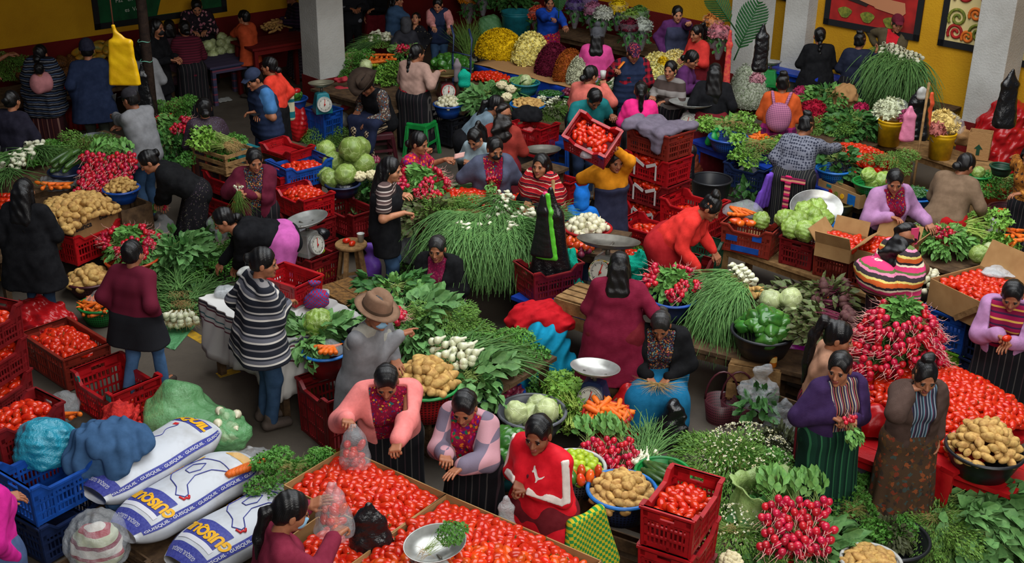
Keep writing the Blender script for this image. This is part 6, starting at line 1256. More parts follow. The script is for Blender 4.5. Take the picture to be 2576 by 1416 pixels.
p=G(1943,922,.495);b=MB();b.lathe([(.001,0),(.030,0),(.033,.01),(.033,.10),(.030,.13),(.014,.165),(.013,.18)],20);o=tag(b.build('bottle',plastic_film('amber_drink',(190,104,20),.85,.1),None,p),'small bottle of amber drink with a blue cap','bottle');b=MB();b.lathe([(.0155,.18),(.0155,.205),(.001,.205)],16);b.build('cap',PLAST['blue'],o);b=MB();b.lathe([(.0337,.05),(.0337,.10)],20);b.build('bottle_label',mat('label_yellow',(206,170,96),.6),o)
lump(1998,905,.35,.16,.13,.34,mat('magenta_bag',(150,14,140),.25,.5,bump=(18,.6)),'crumpled magenta plastic bag','bag','plastic_bag',amp=.03,f=13)
wood_crate(2000,975,.34,.4,.4,.34,-38,'dark slatted crate under the magenta bag',DWOOD)
basket(1692,748,.72,.215,.2,'navy','navy basin of radishes and their leaves',False,rimcol='blue');heap('radish',1690,735,.72,.2,.2,.18,8,'radishes ringed round their leaves in the navy basin',ofs=180,s=.95,seed=2)
b=MB();
for i in range(2):
 c=G(1810+40*i,1055,0);b=MB();b.lathe([(.001,0),(.11,0),(.14,.2),(.145,.2),(.115,-.003)],24);o=tag(b.build('cane_basket',weave_mat('maroon'),None,c),('maroon cane basket with a hoop handle beside the turquoise skirt','second cane basket with a hoop handle under the table')[i],'basket');d=MB();d.tube([(.14*math.cos(a),0,.2+.26*math.sin(a))for a in[k*PI/12 for k in range(13)]],.009,6);d.build('handle',PLAST['maroon'],o)
s=SDF(.05);s.cap((0,0,.5),(.03,0,.1),.13,.17,.06,.1);s.ell((-.12,.02,.4),(.1,.1,.14)).ell((.12,-.02,.15),(.12,.12,.16))
soft('turquoise_cloth',G(1368,965,0),s,K('turquoise_cloth',(16,126,160),bst=.15),'turquoise cloth hanging down in folds','cloth',.011,disp=both(lambda x,y,z:.02*np.sin(46*x+5*np.sin(7*z))+0*y,crease(.008,22,4)),cuts=[lambda x,y,z:z-.004+0*x+0*y])
s=SDF(.04);s.ell((0,0,.06),(.27,.2,.08)).ell((.14,-.12,.02),(.14,.12,.07)).ell((-.18,-.05,.0),(.14,.13,.09));soft('red_cloth',G(1366,800,.58),s,K('red_wool',(160,14,24)),'red cloth folded over the turquoise one','cloth',.011,disp=both(crease(.022,16,6),crease(.008,38,2)))
wood_crate(1506,990,.30,.32,.3,.30,-30,'low crate under the scale with the steel basin',DWOOD);scale(1497,930,.31,-20,'scale with a round steel basin beside the wine-red shawl',body='navy',pr=.17,sc=1.0)
FLOR=K('floral_enamel',(176,168,140),'embroid',[(196,150,40),(170,50,40),(70,110,60),(214,200,160)],26,rough=.4)
scale(1530,612,.78,-30,'scale with a floral-rimmed dial and a wide dull pan',body=METAL,pan=DMETAL,pr=.215,dialm=FLOR,sc=1.12,panrot=15,ptilt=-8)
table_e((1285,745),(1520,835),.50,.7,'low stand draped in blue plastic under the wooden box and red crate',m=BLUEP);wood_crate(1478,745,.78,.42,.4,.26,-35,'wooden box under the floral-dialled scale',WOOD,2,lidded=True,gap=.1)
crate_e((1293,655),(1345,690),.80,'S','dred','dark red crate under the hanging spring onions',fill=None)
NETG=mat('green_net',(16,150,124),.8,.1,bump=(90,1));lump(1438,720,.52,.1,.08,.36,NETG,'green netting stuffed beside the black bags','net','netting',amp=.02,f=24);lump(1608,700,.3,.16,.13,.3,NETG,'green netting beside the tomatoes on the ground','net','netting',amp=.02,f=24)
pile('tomato',frame(G(1600,655,.4),rad(-40)),.22,.12,mound(.3,.2,.05),.056,'small tomato on the low stand behind the wine-red shawl','tomatoes behind the shawl');table(1600,665,.38,.55,.36,-40,'low stand of tomatoes behind the wine-red shawl');loose('fine',1590,690,.1,.2,.2,.3,'green herbs behind the wine-red shawl')
t=D(1386,470,10.55);g=Vector((t.x+.02,t.y+.02,0));b=MB();b.tube([g,t+Vector((.02,.02,.06))],.017,8);tag(b.build('wooden_stick',WOOD),'rough stick holding up the bundle of bags','stick')
hang_bag(0,0,0,.46,.07,1.0,BLACKP,'large black plastic bag hanging from the stick',taper=.28,top=tuple(t+Vector((.0,-.06,0))),seed=11);
for i,(dx,c,h)in enumerate(((-.10,(214,60,110),.62),(-.06,(90,190,50),.64),(-.15,(22,22,24),.6))):hang_bag(0,0,0,.22,.025,h,mat('bag_'+('pink','green','ink')[i],c,.3,.5,bump=(20,.6)),('pink','bright green','smaller black')[i]+' bag in the bundle hanging from the stick',taper=.3,top=tuple(t+Vector((dx*.5,-.13-.03*i,-.02))),seed=20+i,rot=-18)
text('us',.10,mat('print_grey',(150,152,156),.6),Matrix.Translation(t+Vector((.10,-.165,-.78)))@Matrix.Rotation(PI/2,4,'X')@Matrix.Rotation(.25,4,'Z'),bpy.data.objects[[o.name for o in SC.objects if o.get('label')=='large black plastic bag hanging from the stick'][0]],bold=.002).matrix_world=Matrix.Translation(t+Vector((.10,-.165,-.78)))@Matrix.Rotation(PI/2,4,'X')@Matrix.Rotation(.25,4,'Z')
tb,MS,L=table_e((1030,560),(1440,650),.74,.95,'long table under the onions, tomatoes and cucumbers of the middle stall')
heap('radish',1062,508,.78,.26,.26,.34,12,'radishes and leaves stacked before the long-haired customer',ofs=180,seed=8);heap('beet_leaf',1085,560,.7,.24,.2,.2,5,'dark beet greens below the stacked radishes');heap('fine',1130,545,.76,.26,.2,.2,6,'pale rooty herbs beside the hanging spring onions')
for i in range(7):one('cucumber',G(1160+14*(i%3)+3*i,466+9*(i//2),.86+.015*(i%2)),20+6*i,4,0,1.0,'dark cucumber before the slate cardigan','cucumbers of the middle stall',i)
for i in range(7):one('lime',G(1132+9*(i%4),486+10*(i//4),.86),i*60,label='green lime beside the cucumbers of the middle stall',group='limes of the middle stall',s=1.15)
pile('tomato',frame(G(1195,500,.84),rad(-12)),.36,.14,mound(.42,.2,.06),.058,'tomato on the middle stall before the slate cardigan','tomatoes of the middle stall',size=1.08);pile('tomato',frame(G(1330,515,.84),rad(-20)),.22,.14,mound(.3,.2,.06),.058,'tomato on the middle stall before the red shawl','tomatoes before the red shawl',size=1.08)
for i in range(34):
 u=i/33;x=1150+175*((i*7%34)/33);y=540+22*((i*5)%3)+(x-1150)*.05;bunch('onion_hang' if i%7==3 else 'onion_hang_green',x,y,.92-.035*((i*5)%3),232+16*((i*3)%6)+(x-1240)*.12,'spring onions hanging over the front of the middle stall','hanging spring onions of the middle stall',1.12,8)
for i,(x,y)in enumerate(((1262,500),(1255,520),(1275,512),(1300,560),(1292,580),(1330,545),(1345,565))):bunch('onion',x,y,.97-.02*i,240+25*i,'white spring onion heads on top of the hanging greens','white heads on the hanging greens',.95,15)
basket(1478,573,.86,.235,.15,'red','red-rimmed tray of white onions behind the black bags',False,'onion',('white onion in the red-rimmed tray','onions in the red-rimmed tray'),dome=.12,sp=.068,level=.9,size=1.1);table(1470,600,.70,.8,.7,-20,'table under the white onions and red peppers')
for i in range(16):one('pepper',G(1428+13*(i%5)+4*(i//5),592+13*(i//5),.80+.03*(i%2)),i*47,30*(i%3),0,.95,'dried red pepper before the white onions','red peppers before the onions',i)
for i in range(7):one('red_onion',G(1462+9*(i%3),622+9*(i//3),.77),i*50,label='red onion beside the floral-dialled scale',group='red onions by the scale')
# ------------------------------------------------------------------ bottom left: crates, sacks, bags
TB=(.74,.45,.33)
crate_e((52,836),(159,905),.34,'L','rust','big faded crate brimming with tomatoes on the ground at the left','tomato',.26,TB,fl=('tomato in the big faded crate at the left','tomatoes in the big faded crate'),dome=.06,dip=.0,sp=.058)
o=crate_e((177,928),(284,995),.38,'L','red','nearly empty red crate with a few tomatoes at the bottom','tomato',.05,(.62,.46,.38),fl=('tomato at the bottom of the nearly empty crate','tomatoes in the nearly empty crate'),dip=.10,dome=0,sp=.075)
for sx in(-.22,.26):b=MB();b.box((sx,-.235,.33),(.06,.012,.05));b.build('tape',mat('teal_tape',(20,130,124),.5),o,smooth=False)
cj=stack_e((0,1085),(155,1010),.78,'L',['dred','red','dred'],['red crate of tomatoes with teal letters painted on its side','red crate under the lettered crate of tomatoes','lowest red crate under the lettered crate of tomatoes'],'tomato',level=.22,fl=('tomato in the lettered red crate','tomatoes in the lettered crate'),dome=.05)
oj=[o for o in SC.objects if o.get('label')=='red crate of tomatoes with teal letters painted on its side'][0]
text('J - G',.075,mat('teal_paint',(30,130,120),.6),Matrix.Translation((.03,-.192,.205))@Matrix.Rotation(PI/2,4,'X'),oj)
cw=stack_e((-70,828),(48,760),1.12,'L',['dred','dred','dred'],['chalky crate of tomatoes, topmost of the stack at the left edge','chalky crate second in the stack at the left edge','crate third in the stack at the left edge'],'tomato',level=.2,fl=('tomato in the stacked crates at the left edge','tomatoes in the left edge stack'),dip=.09,allfill=True)
lump(100,842,.0,.35,.2,.34,REDP,'red plastic sheet bunched behind the faded crate of tomatoes','tarp','red_tarp',amp=.03)
bag(165,1055,0,.15,.12,.3,CLEAR,'clear bag of carrots between the red crates',seed=7,knot=False);[one('carrot',G(150+12*i,1040+8*(i%2),.12+.03*(i%3)),30*i,20,0,1.1,'carrot in the clear bag between the red crates','carrots between the red crates',i)for i in range(5)]
cb=stack_e((95,1222),(240,1145),.66,'L',['blue','navy'],['blue crate holding a full turquoise bag','blue crate under the crate with the turquoise bag'],sz=(.56,.44,.32))
TQB=plastic_film('turquoise_film',(40,150,176),.82,.25);lump(120,1150,.50,.22,.2,.3,TQB,'full turquoise plastic bag in the blue crate','bag','plastic_bag',rot=50,amp=.014,f=20)
s=SDF(.06);s.ell((0,0,.1),(.23,.17,.14)).ell((.18,.05,.05),(.17,.14,.10)).ell((-.12,-.13,-.01),(.13,.11,.14)).cap((.12,-.14,.1),(.14,-.24,-.26),.07,.04,.03,.05)
soft('blue_cloth',G(268,1135,.60),s,K('slate_blue_cloth',(48,76,108),bst=.2),'slate blue cloth thrown over the crates and red net bag','cloth',.012,disp=both(crease(.02,13,8),crease(.008,30,3),lambda x,y,z:.007*np.sin(75*(.7*x-.5*y+.6*z)+3*np.sin(14*y+6*x))))
lump(318,1185,.0,.2,.2,.62,mat('red_net',(196,44,36),.7,.2,mot=((150,24,24),30,.6),bump=(60,.8)),'red net bag stuffed full under the slate blue cloth','bag','net_bag',amp=.02,f=26)
GRF=plastic_film('green_film',(120,190,124),.5,.22)
s=SDF(.06);s.ell((0,0,.2),(.34,.27,.24)).ell((-.06,.05,.3),(.2,.18,.24)).ell((.2,-.1,.2),(.18,.17,.17));soft('plastic_bag',G(470,1118,0),s,GRF,'great pale green plastic bag of cabbages','bag',.015,disp=both(crease(.02,11,2),crease(.009,34,3)),cuts=[lambda x,y,z:z-.003+0*x+0*y])
for i in range(6):one('white_cabbage',G(440+30*(i%3),1105+10*(i//3),.16+.12*(i//3)),i*60,s=.95,label='pale cabbage inside the great green bag',group='cabbages in the green bag',v=i)
bag(572,1135,.12,.2,.17,.42,GRF,'smaller green bag of white onions beside the great green bag',seed=3,knot=False);[one('onion',G(572,1135,.12)+Vector((.10*math.cos(i*2.4)*(.4+i%3*.3),.08*math.sin(i*2.4),.12+.025*i)),i*40,90,i*50,1.15,'white onion in the smaller green bag','onions in the green bag')for i in range(10)]
bag(628,1180,.36,.2,.12,.2,CLEAR,'clear bag of long carrots beside the printed sacks',seed=6,knot=False,rot=30);[one('carrot',G(600+9*i,1180-3*i,.47),62,6,0,1.5,'long carrot in the clear bag beside the printed sacks','carrots by the printed sacks',i)for i in range(8)]
q=NT('printed_raffia');n=q.noise(3.2,4);c=q.mix(q.ramp(n.outputs[0],[(.45,(0,0,0,1)),(.8,(1,1,1,1))]),lin((192,196,202)),lin((150,148,144)));br=q.add('ShaderNodeTexBrick');br.inputs['Scale'].default_value=160;q.link(q.coord(),br.inputs['Vector']);q.bump(br.outputs['Fac'],.25,.003);q.link(c,q.b.inputs['Base Color']);q.b.inputs['Roughness'].default_value=.6;RAF=q.m
SBL=mat('sack_blue',(46,50,128),.6,.3,mot=((70,76,150),60,.4));SYE=mat('sack_yellow',(220,164,24),.6);SPW=mat('sack_print_white',(206,206,212),.6)
def sack(px,py,z,rot,L,W,Hh,label,big=True,seed=0,flip=1):
 p=G(px,py,z);root=empty('raffia_sack',p,rad(rot),label,'sack');r=np.random.RandomState(seed);nx,nv=46,36;ph=r.rand(3)*6
 def w(x):u=abs(x)/(L/2);return W*(1-.42*max(0,(u-.62)/.38)**1.6)*(1+.025*math.sin(x*13+ph[0]))
 def hh(x):u=abs(x)/(L/2);return Hh*(1-.62*max(0,(u-.55)/.45)**1.7)*(1+.03*math.sin(x*9+ph[1]))
 def S(x,v,o=0):
  a=v/W;x=max(-L/2,min(L/2,x));b_=1+.012*math.sin(9*a+7*x+ph[2]);return(x,(w(x)+o)*math.sin(a)*b_,Hh+(hh(x)+o)*math.cos(a)*b_)
 V=[S(-L/2+L*i/nx,W*2*PI*j/nv)for i in range(nx+1)for j in range(nv)];F=[(i*nv+j,i*nv+(j+1)%nv,(i+1)*nv+(j+1)%nv,(i+1)*nv+j)for i in range(nx)for j in range(nv)]+[tuple(range(nv)),tuple(range(nx*nv,(nx+1)*nv))[::-1]]
 link('sack_body',raw_mesh('sack_body',V,F,RAF),root)
 def patch(nm,x0,x1,v0,v1,m,o=.002,n=16,fx=None):
  P=[]
  for i in range(n+1):
   for j in range(n+1):
    t=j/n;xa=x0+(fx(t)if fx else 0);P.append(S(xa+(x1-xa)*i/n,v0+(v1-v0)*t,o))
  return link(nm,raw_mesh(nm,P,[(i*(n+1)+j,i*(n+1)+j+1,(i+1)*(n+1)+j+1,(i+1)*(n+1)+j)for i in range(n)for j in range(n)],m),root)
 for sgn in(-1,1):
  v=sgn*W*1.12;patch('blue_band',-L*.46,L*.46,v-.035,v+.035,SBL,.002,24)
  text('GUISQUIL · GUISQUIL · GUISQUIL · GUISQUIL · GUISQUIL',.040,SPW,Matrix.Identity(4),root,bend=lambda x,y,v=v,s=sgn:S(x*(-1 if s<0 else 1)*-flip,v+y*(-1 if s<0 else 1)*-flip,.0045),bold=.0006)
 patch('blue_end',-L*.5,-L*.40,-W*1.0,W*1.0,SBL);text('GUISQUIL GUISQUIL',.035,SPW,Matrix.Identity(4),root,bend=lambda x,y:S(-L*.45-y,x,.0045))
 if big:
  patch('blue_arch',-L*.37,-L*.19,-W*.75,W*.75,SBL,.002,16,lambda t:.0)
  bw=patch('white_arch',-L*.375,-L*.345,-W*.8,W*.8,SPW,.003)
  text('GUISQUIL',.112,SYE,Matrix.Identity(4),root,bold=.006,bend=lambda x,y:S(-L*.275-y-.04*(1-(x/.3)**2)+.025,x*.9-.03,.0065))
  hen=[(.24,.10),(.205,.15),(.17,.145),(.12,.08),(.02,.05),(-.10,.08),(-.20,.17),(-.21,.05),(-.17,-.06),(-.07,-.14),(.06,-.13),(.14,-.05),(.185,.05),(.24,.10)];hm=lambda h,o=.003:S(.07-h[0],-h[1]*1.15+.02,o)
  def hline(nm,pts,m,t=.004):b=MB();b.tube([hm((p[0]+(q_[0]-p[0])*f,p[1]+(q_[1]-p[1])*f))for p,q_ in zip(pts,pts[1:])for f in(0,.25,.5,.75)]+[hm(pts[-1])],t,4,False);b.build(nm,m,root)
  hline('hen_outline',hen,SBL);hline('wing_line',[(.02,.0),(-.05,.03),(-.13,-.0),(-.07,-.06),(.01,-.05),(.02,0)],SBL);hline('hen_comb',[(.175,.155),(.19,.175),(.205,.16),(.225,.165),(.235,.13)],mat('comb_red',(196,40,44),.6),.009);[hline('hen_leg',[(a,-.14),(a-.01,-.20),(a+.03,-.225)],SYE,.006)for a in(-.05,.0)]
  patch('yellow_mark',.2,.28,.12,.155,SYE,.003,6);patch('yellow_corner',L*.36,L*.46,-W*.8,W*.2,SYE,.0025)
 else:
  patch('yellow_corner',-L*.40,-L*.27,-W*.5,W*.7,SYE,.0025);patch('yellow_mark',-.12,-.02,.05,.1,SYE,.003,6);text('SQUIL',.12,SYE,Matrix.Identity(4),root,bold=.007,bend=lambda x,y:S(L*.36+y,-x,.0065));patch('blue_arch',L*.30,L*.43,-W*.7,W*.7,SBL,.002)
  b=MB();b.tube([S(.0+.02*t,.02*math.sin(t*.8)+.04,.003)for t in range(15)],.0028,4,False);b.build('hen_outline',SBL,root);patch('hen_comb',.27,.30,.03,.08,mat('comb_red',(196,40,44),.6),.003,5)
 return root
sack(392,1200,.28,57,1.10,.235,.15,'printed sack with chick and hen, farthest of the three lying sacks',False,1);sack(478,1290,.22,54,1.12,.24,.15,'printed sack with a hen outline, in the middle of the three',True,2);sack(618,1372,.16,52,1.12,.24,.15,'printed sack with a hen outline, nearest of the three to the bottom edge',True,3)
for i,(x,y,zz)in enumerate(((400,1235,.27),(480,1320,.21),(622,1400,.15))):table(x,y,zz,.95,.42,(57,54,52)[i],'low pallet under the %s printed sack'%('farthest','middle','nearest')[i],DWOOD,.03,False,name='pallet',cat='pallet')
lump(245,1395,.25,.2,.19,.34,CLEAR,'clear bag with red and cream stripes in the bottom left corner','bag','plastic_bag',amp=.014,f=20);lump(245,1398,.25,.16,.15,.26,K('striped_goods',(1,1,1),'stripe',[(2,(176,180,150)),(1,(150,30,44)),(2,(196,190,180)),(1,(120,24,50))],.16),'striped goods inside the clear bag in the bottom left corner','cloth','packed_cloth');wood_crate(250,1420,.25,.5,.45,.25,50,'crate under the clear bag in the bottom left corner',DWOOD)
# ------------------------------------------------------------------ left stall
table(140,560,.50,1.9,.95,52,'low table under the potatoes, carrots and radishes at the left')
oc=crate_e((185,597),(306,547),.56,'L','red','long red crate holding a carton of potatoes',sz=(.66,.42,.33));M=oc.matrix_world
r,Mc=carton(0,0,.74,.60,.38,.24,math.degrees(M.to_euler().z),'torn carton heaped with long potatoes',world=tuple(M@Vector((0,0,0))),m=CARD_D);text('blanca',.085,INK,Matrix.Translation((.15,-.197,.15))@Matrix.Rotation(PI/2,4,'X'),r,bold=.002);text('blanca',.085,INK,Matrix.Translation((-.17,-.197,.12))@Matrix.Rotation(PI/2,4,'X'),r,bold=.002)
pile('potato',Mc@Matrix.Translation((-.06,.06,0)),.38,.30,mound(.46,.36,.14,.2),.078,'long potato in the torn carton','potatoes in the torn carton',size=1.25)
basket(305,474,.80,.19,.14,'blue','blue basin of small potatoes beside the stooping woman',False,'potato',('small potato in the blue basin','potatoes in the blue basin'),dome=.12,sp=.046,size=.75);wood_crate(318,510,.65,.36,.36,.65,50,'upright board crate under the blue basin of potatoes',DWOOD,1,gap=.02)
radrows(255,480,.72,5,4,'red radishes heaped on the left stall',rise=.06)
for i in range(9):one('carrot',G(110+16*(i%5),462+9*(i//5),.76),20*i,8,0,1.15,'carrot in the clear bag on the left stall','carrots on the left stall',i)
bag(150,476,.62,.24,.14,.2,CLEAR,'clear bag of carrots on the left stall',seed=3,knot=False)
wood_crate(258,460,.70,.5,.5,.3,52,'crate under the heaped radishes of the left stall',DWOOD)
basket(168,430,.80,.2,.16,'navy','navy basin of long cucumbers',False);[one('cucumber',G(150+9*(i%5),395+11*(i//4)-4*(i%2),.84+.05*(3-i//4)),55+9*(i%3),-14,0,1.1,'long cucumber in the navy basin','cucumbers in the navy basin',i)for i in range(12)]
wood_crate(150,452,.64,1.1,.7,.64,52,'board crate under the cucumbers of the left stall',DWOOD);heap('fine',225,385,.78,.3,.2,.2,5,'feathery greens behind the cucumbers');heap('cilantro',95,400,.72,.3,.25,.18,6,'dark cilantro left of the cucumbers')
for i,(x,y)in enumerate(((40,410),(60,398),(80,380),(25,430),(92,376))):bunch('onion',x,y,.84,220+24*i,'spring onions with fat white bulbs at the left edge','spring onions at the left edge',1.25,10)
table(40,455,.70,1.2,.9,52,'table at the left edge under the spring onions');one('white_cabbage',G(270,372,.82),label='pale cabbage beside the grey shirt',v=0);one('cabbage',G(282,388,.78),40,label='dark cabbage beside the pale one near the grey shirt')
for i in range(10):one('tomato',G(4+9*(i%3),492+12*(i//3),.72),i*50,label='tomato at the left edge behind the black jacket',group='tomatoes at the left edge',s=1.1)
basket(225,700,.17,.24,.16,'maroon','brown woven basket of potatoes on the ground',True,'potato',('long potato in the brown basket on the ground','potatoes in the ground basket'),dome=.12,sp=.066,size=1.25,level=.85)
basket(250,765,.20,.2,.18,'green','green basket with bagged carrots on the ground',True,'carrot',('bagged carrot in the green basket on the ground','carrots in the green ground basket'),dome=.05,sp=.06);bag(250,770,.14,.15,.14,.16,CLEAR,'clear bag over the carrots in the green basket',knot=False,seed=4)
basket(332,650,.30,.27,.24,'orange','orange basket under the radishes on the ground',True);heap('radish',330,640,.30,.27,.25,.24,12,'radishes piled in the orange basket on the ground',ofs=180,seed=12)
heap('broad',462,690,.05,.34,.3,.42,10,'leafy greens with bare roots on the ground',leaf='dark',seed=4);heap('cilantro',548,690,.0,.3,.28,.38,9,'parsley heap beside the cloth-covered table');[bunch('onion' if i<3 else 'onion_green',440+14*(i%4),812-24*(i//4),.08+.05*(i//4),72+16*(i%5),'spring onions lying on the green sheet on the ground','spring onions on the green sheet',1.3,2)for i in range(14)]
GS=plastic_film('green_sheet',(84,150,96),.85,.4);a=[G(380,862,.006),G(440,880,.006),G(515,790,.006),G(440,770,.006)];sheet('plastic_sheet',a,GS,'green plastic sheet on the ground under the spring onions','sheet',.004)
bag(414,610,.1,.15,.13,.36,CLEAR,'open clear bag before the stooping woman',seed=5,knot=False);[one('chayote',G(372+20*i,664+4*i,.2),20+30*i,label='dark squash beside the radish basket on the ground',group='squash by the radish basket',v=i)for i in range(2)]
bag(548,600,.3,.12,.1,.32,CLEAR,'clear bag of lettuce before the bending woman',seed=9,knot=False);loose('broad',548,600,.32,.1,.09,.2,'lettuce in the clear bag before the bending woman')
RS=stack_e((510,428),(592,456),.72,'L',['red','red','dred'],['red crate under the wooden crate of spring onions','red crate second below the wooden crate of spring onions','lowest red crate below the wooden crate of spring onions'],sz=(.6,.4,.25))
wc=wood_crate(560,368,.98,.58,.42,.25,-38,'slatted crate of spring onions with pale roots',WOOD,3,gap=.5);[bunch('rooty',560+9*(i%4),352+9*(i//4),.96+.03*(i%3),150+25*(i%5),'rooty spring onions in the slatted crate','spring onions in the slatted crate',1.1,14)for i in range(9)];heap('cilantro',545,395,.80,.24,.2,.2,5,'cilantro spilling from the slatted crate')
crate_e((664,400),(725,428),.93,'S','blue','bright blue crate of tomatoes','tomato',.14,(.6,.42,.27),fl=('tomato in the bright blue crate','tomatoes in the bright blue crate'),dome=.06);crate_e((664,400),(725,428),.655,'S','dred','red crate under the bright blue crate',None,.14,(.6,.42,.3));crate_e((664,400),(725,428),.35,'S','dred','lowest red crate under the bright blue crate',None,.14,(.6,.42,.3))
stack_e((694,475),(762,503),.78,'L',['red','dred','dred'],['red crate of tomatoes before the bright blue crate','dark red crate under the tomatoes before the bright blue crate','lowest dark red crate before the bright blue crate'],'tomato',level=.2,fl=('tomato in the red crate before the bright blue crate','tomatoes before the blue crate'),dome=.06,sz=(.54,.4,.27));crate_e((668,430),(700,445),.82,'S','red','red crate of tomatoes behind the maroon jacket','tomato',.2,fl=('tomato behind the maroon jacket','tomatoes behind the maroon jacket'))
o=crate(722,362,.98,-40,'red','upturned red crate lying behind the bright blue crate',sz=(.54,.35,.12));table(722,375,.85,.6,.5,-40,'table under the upturned red crate',DWOOD);table(600,372,.0+.84,.5,.4,-40,'teal slatted tray before the navy vest',PLAST['teal'])
b=MB();b.tube([G(803,545,.0),G(803,545,.0)+Vector((.01,0,.88))],.016,10);tag(b.build('blue_pole',PLAST['sky']),'thin bright blue pole standing before the cabbages','pole')
crate_e((790,500),(893,545),.58,'L','dred','dark red crate under the cabbage basin',None,sz=(.66,.42,.3));crate_e((790,500),(893,545),.275,'L','rust','lower red crate under the cabbage basin',None,sz=(.66,.42,.27))
basket(862,462,.72,.19,.13,'navy','navy basin piled high with green cabbages',False)
for i,(x,y,z,s)in enumerate(((836,408,.84,1.15),(868,440,.80,1.2),(884,376,1.02,1.4),(916,412,.86,1.2),(820,375,.9,1.0),(905,372,.94,1.2),(828,448,.76,1.05),(888,415,.82,1.1),(815,440,.74,1.0))):one('cabbage',G(x,y,z),i*50,10*i,0,s,'big green cabbage piled on the navy basin','cabbages on the navy basin',i)
[one('cauliflower',G(x,y,.78),i*70,label='cauliflower between the cabbages and the long-haired customer',group='cauliflowers by the cabbages')for i,(x,y)in enumerate(((912,428),(936,442),(905,445)))];heap('dark',925,465,.6,.16,.14,.16,3,'cauliflower leaves beside the navy basin');[one('red_onion',G(938+6*(i%3),400+6*(i//3),.8),i*30,label='red onion behind the cauliflowers',group='red onions behind the cauliflowers')for i in range(7)]
lump(868,486,.60,.12,.06,.1,BLACKP,'crumpled black bag below the cabbage basin','bag','plastic_bag',amp=.02);bag(925,480,.45,.11,.1,.3,mat('bright_blue_bag',(10,110,200),.3,.5),'bright blue bag behind the long black hair',seed=4);heap('broad',905,520,.3,.2,.16,.22,4,'leafy greens at the foot of the cabbage crates');table(915,560,.28,.7,.4,-45,'low plank under the leafy greens by the cabbage crates')
p=G(883,612,.55);rt=empty('wooden_stool',(p.x,p.y,0),rad(25),'round wooden stool with a paper cup and two tomatoes','stool');b=MB();b.lathe([(.001,.515),(.155,.515),(.165,.525),(.165,.545),(.158,.552),(.001,.552)],32);b.build('seat',WOOD,rt)
for i in range(4):a=PI/4+i*PI/2;b=MB();b.bar((.10*math.cos(a),.10*math.sin(a),.52),(.18*math.cos(a),.18*math.sin(a),0),.045,.03);b.build('leg',WOOD,rt,smooth=False)
for i in range(4):a,c=PI/4+i*PI/2,PI/4+(i+1)*PI/2;b=MB();b.bar((.16*math.cos(a),.16*math.sin(a),.16),(.16*math.cos(c),.16*math.sin(c),.16),.04,.02);b.build('stretcher',WOOD,rt,smooth=False)
[one('tomato',G(x,y,.578),20+40*i,label='lone tomato on the round wooden stool',group='tomatoes on the stool',s=1.05)for i,(x,y)in enumerate(((872,605),(886,612)))]
b=MB();b.lathe([(.001,0),(.028,0),(.039,.09),(.041,.092),(.037,.092),(.027,.004),(.001,.004)],24);tag(b.build('paper_cup',PLAST['white'],None,G(908,608,.552)),'white foam cup on the round wooden stool','cup')
crate(775,625,.42,-40,'dred','dark red crate under the large pan scale',sz=(.55,.42,.4));scale(772,556,.43,60,'large pan scale with a grey dial beside the round stool',body=METAL,pr=.225,tall=.30,panrot=10,ptilt=-6);lump(808,600,.42,.1,.08,.12,BLACKP,'black plastic beside the large pan scale','bag','plastic_bag',amp=.02);one('lime',G(808,630,.45),label='single green lime beside the large pan scale',s=1.2);bag(752,600,.42,.1,.08,.18,CLEAR,'clear plastic beside the large pan scale',seed=3);one('papaya',G(815,690,.07),60,s=1.2,label='wrapped yellow squash on the ground below the scale')
table_e((795,722),(925,800),.42,.38,'heavy worn plank bench',m=mat('worn_plank',(122,86,44),.8,.2,mot=((80,56,30),24,.6),bump=(40,.4)),th=.06,name='wooden_bench',cat='bench');bag(935,715,0,.12,.1,.42,mat('violet_bag',(104,64,160),.4,.4,bump=(20,.5)),'violet plastic bag behind the bench',seed=8);bag(1045,590,.25,.1,.09,.5,mat('violet_sheet',(84,52,130),.4,.4,bump=(20,.5)),'violet plastic hanging beside the long-haired customer',seed=2);bag(1035,660,.2,.14,.12,.4,CLEAR,'clear bag of herbs behind the seated black cardigan',seed=5);loose('cilantro',1030,690,.0,.18,.16,.3,'herbs behind the seated black cardigan')
TC=K('white_table_cloth',(196,194,190),'stripe',[(40,(198,196,192)),(1,(110,60,74)),(2,(198,196,192)),(1,(70,110,116)),(4,(198,196,192)),(1,(104,56,70)),(1,(198,196,192)),(1,(80,84,110))],.8,ax=2,bst=.15)
tb,M,L=table_e((512,752),(700,868),.74,.80,'table under the embroidered white cloth');n=40
V=[];FF=[];per=[]
hw,hd=L/2+.03,.43
for i in range(4*n):
 t=i/n;k_=int(t);u=t-k_;a=[(-hw,-hd),(hw,-hd),(hw,hd),(-hw,hd),(-hw,-hd)];per.append((a[k_][0]+(a[k_+1][0]-a[k_][0])*u,a[k_][1]+(a[k_+1][1]-a[k_][1])*u))
for lv in range(9):
 for i,(x,y)in enumerate(per):
  o_=.035*math.sin(i*.42)*lv/8+.012*math.sin(i*1.3+lv);nl=math.hypot(x,y);V.append((x*(1+o_/nl+.012*lv/8),y*(1+o_/nl+.012*lv/8),.012-(lv/8)*(.50+.05*math.sin(i*.21))))
m4=4*n;FF=[(l*m4+i,l*m4+(i+1)%m4,(l+1)*m4+(i+1)%m4,(l+1)*m4+i)for l in range(8)for i in range(m4)];FF.append(tuple(range(m4)))
o=link('tablecloth',raw_mesh('tablecloth',V,[f[::-1]for f in FF],TC));o.matrix_world=M;tag(o,'white cloth with thin embroidered stripes draped over a table','tablecloth');sm=o.modifiers.new('s','SOLIDIFY');sm.thickness=.004
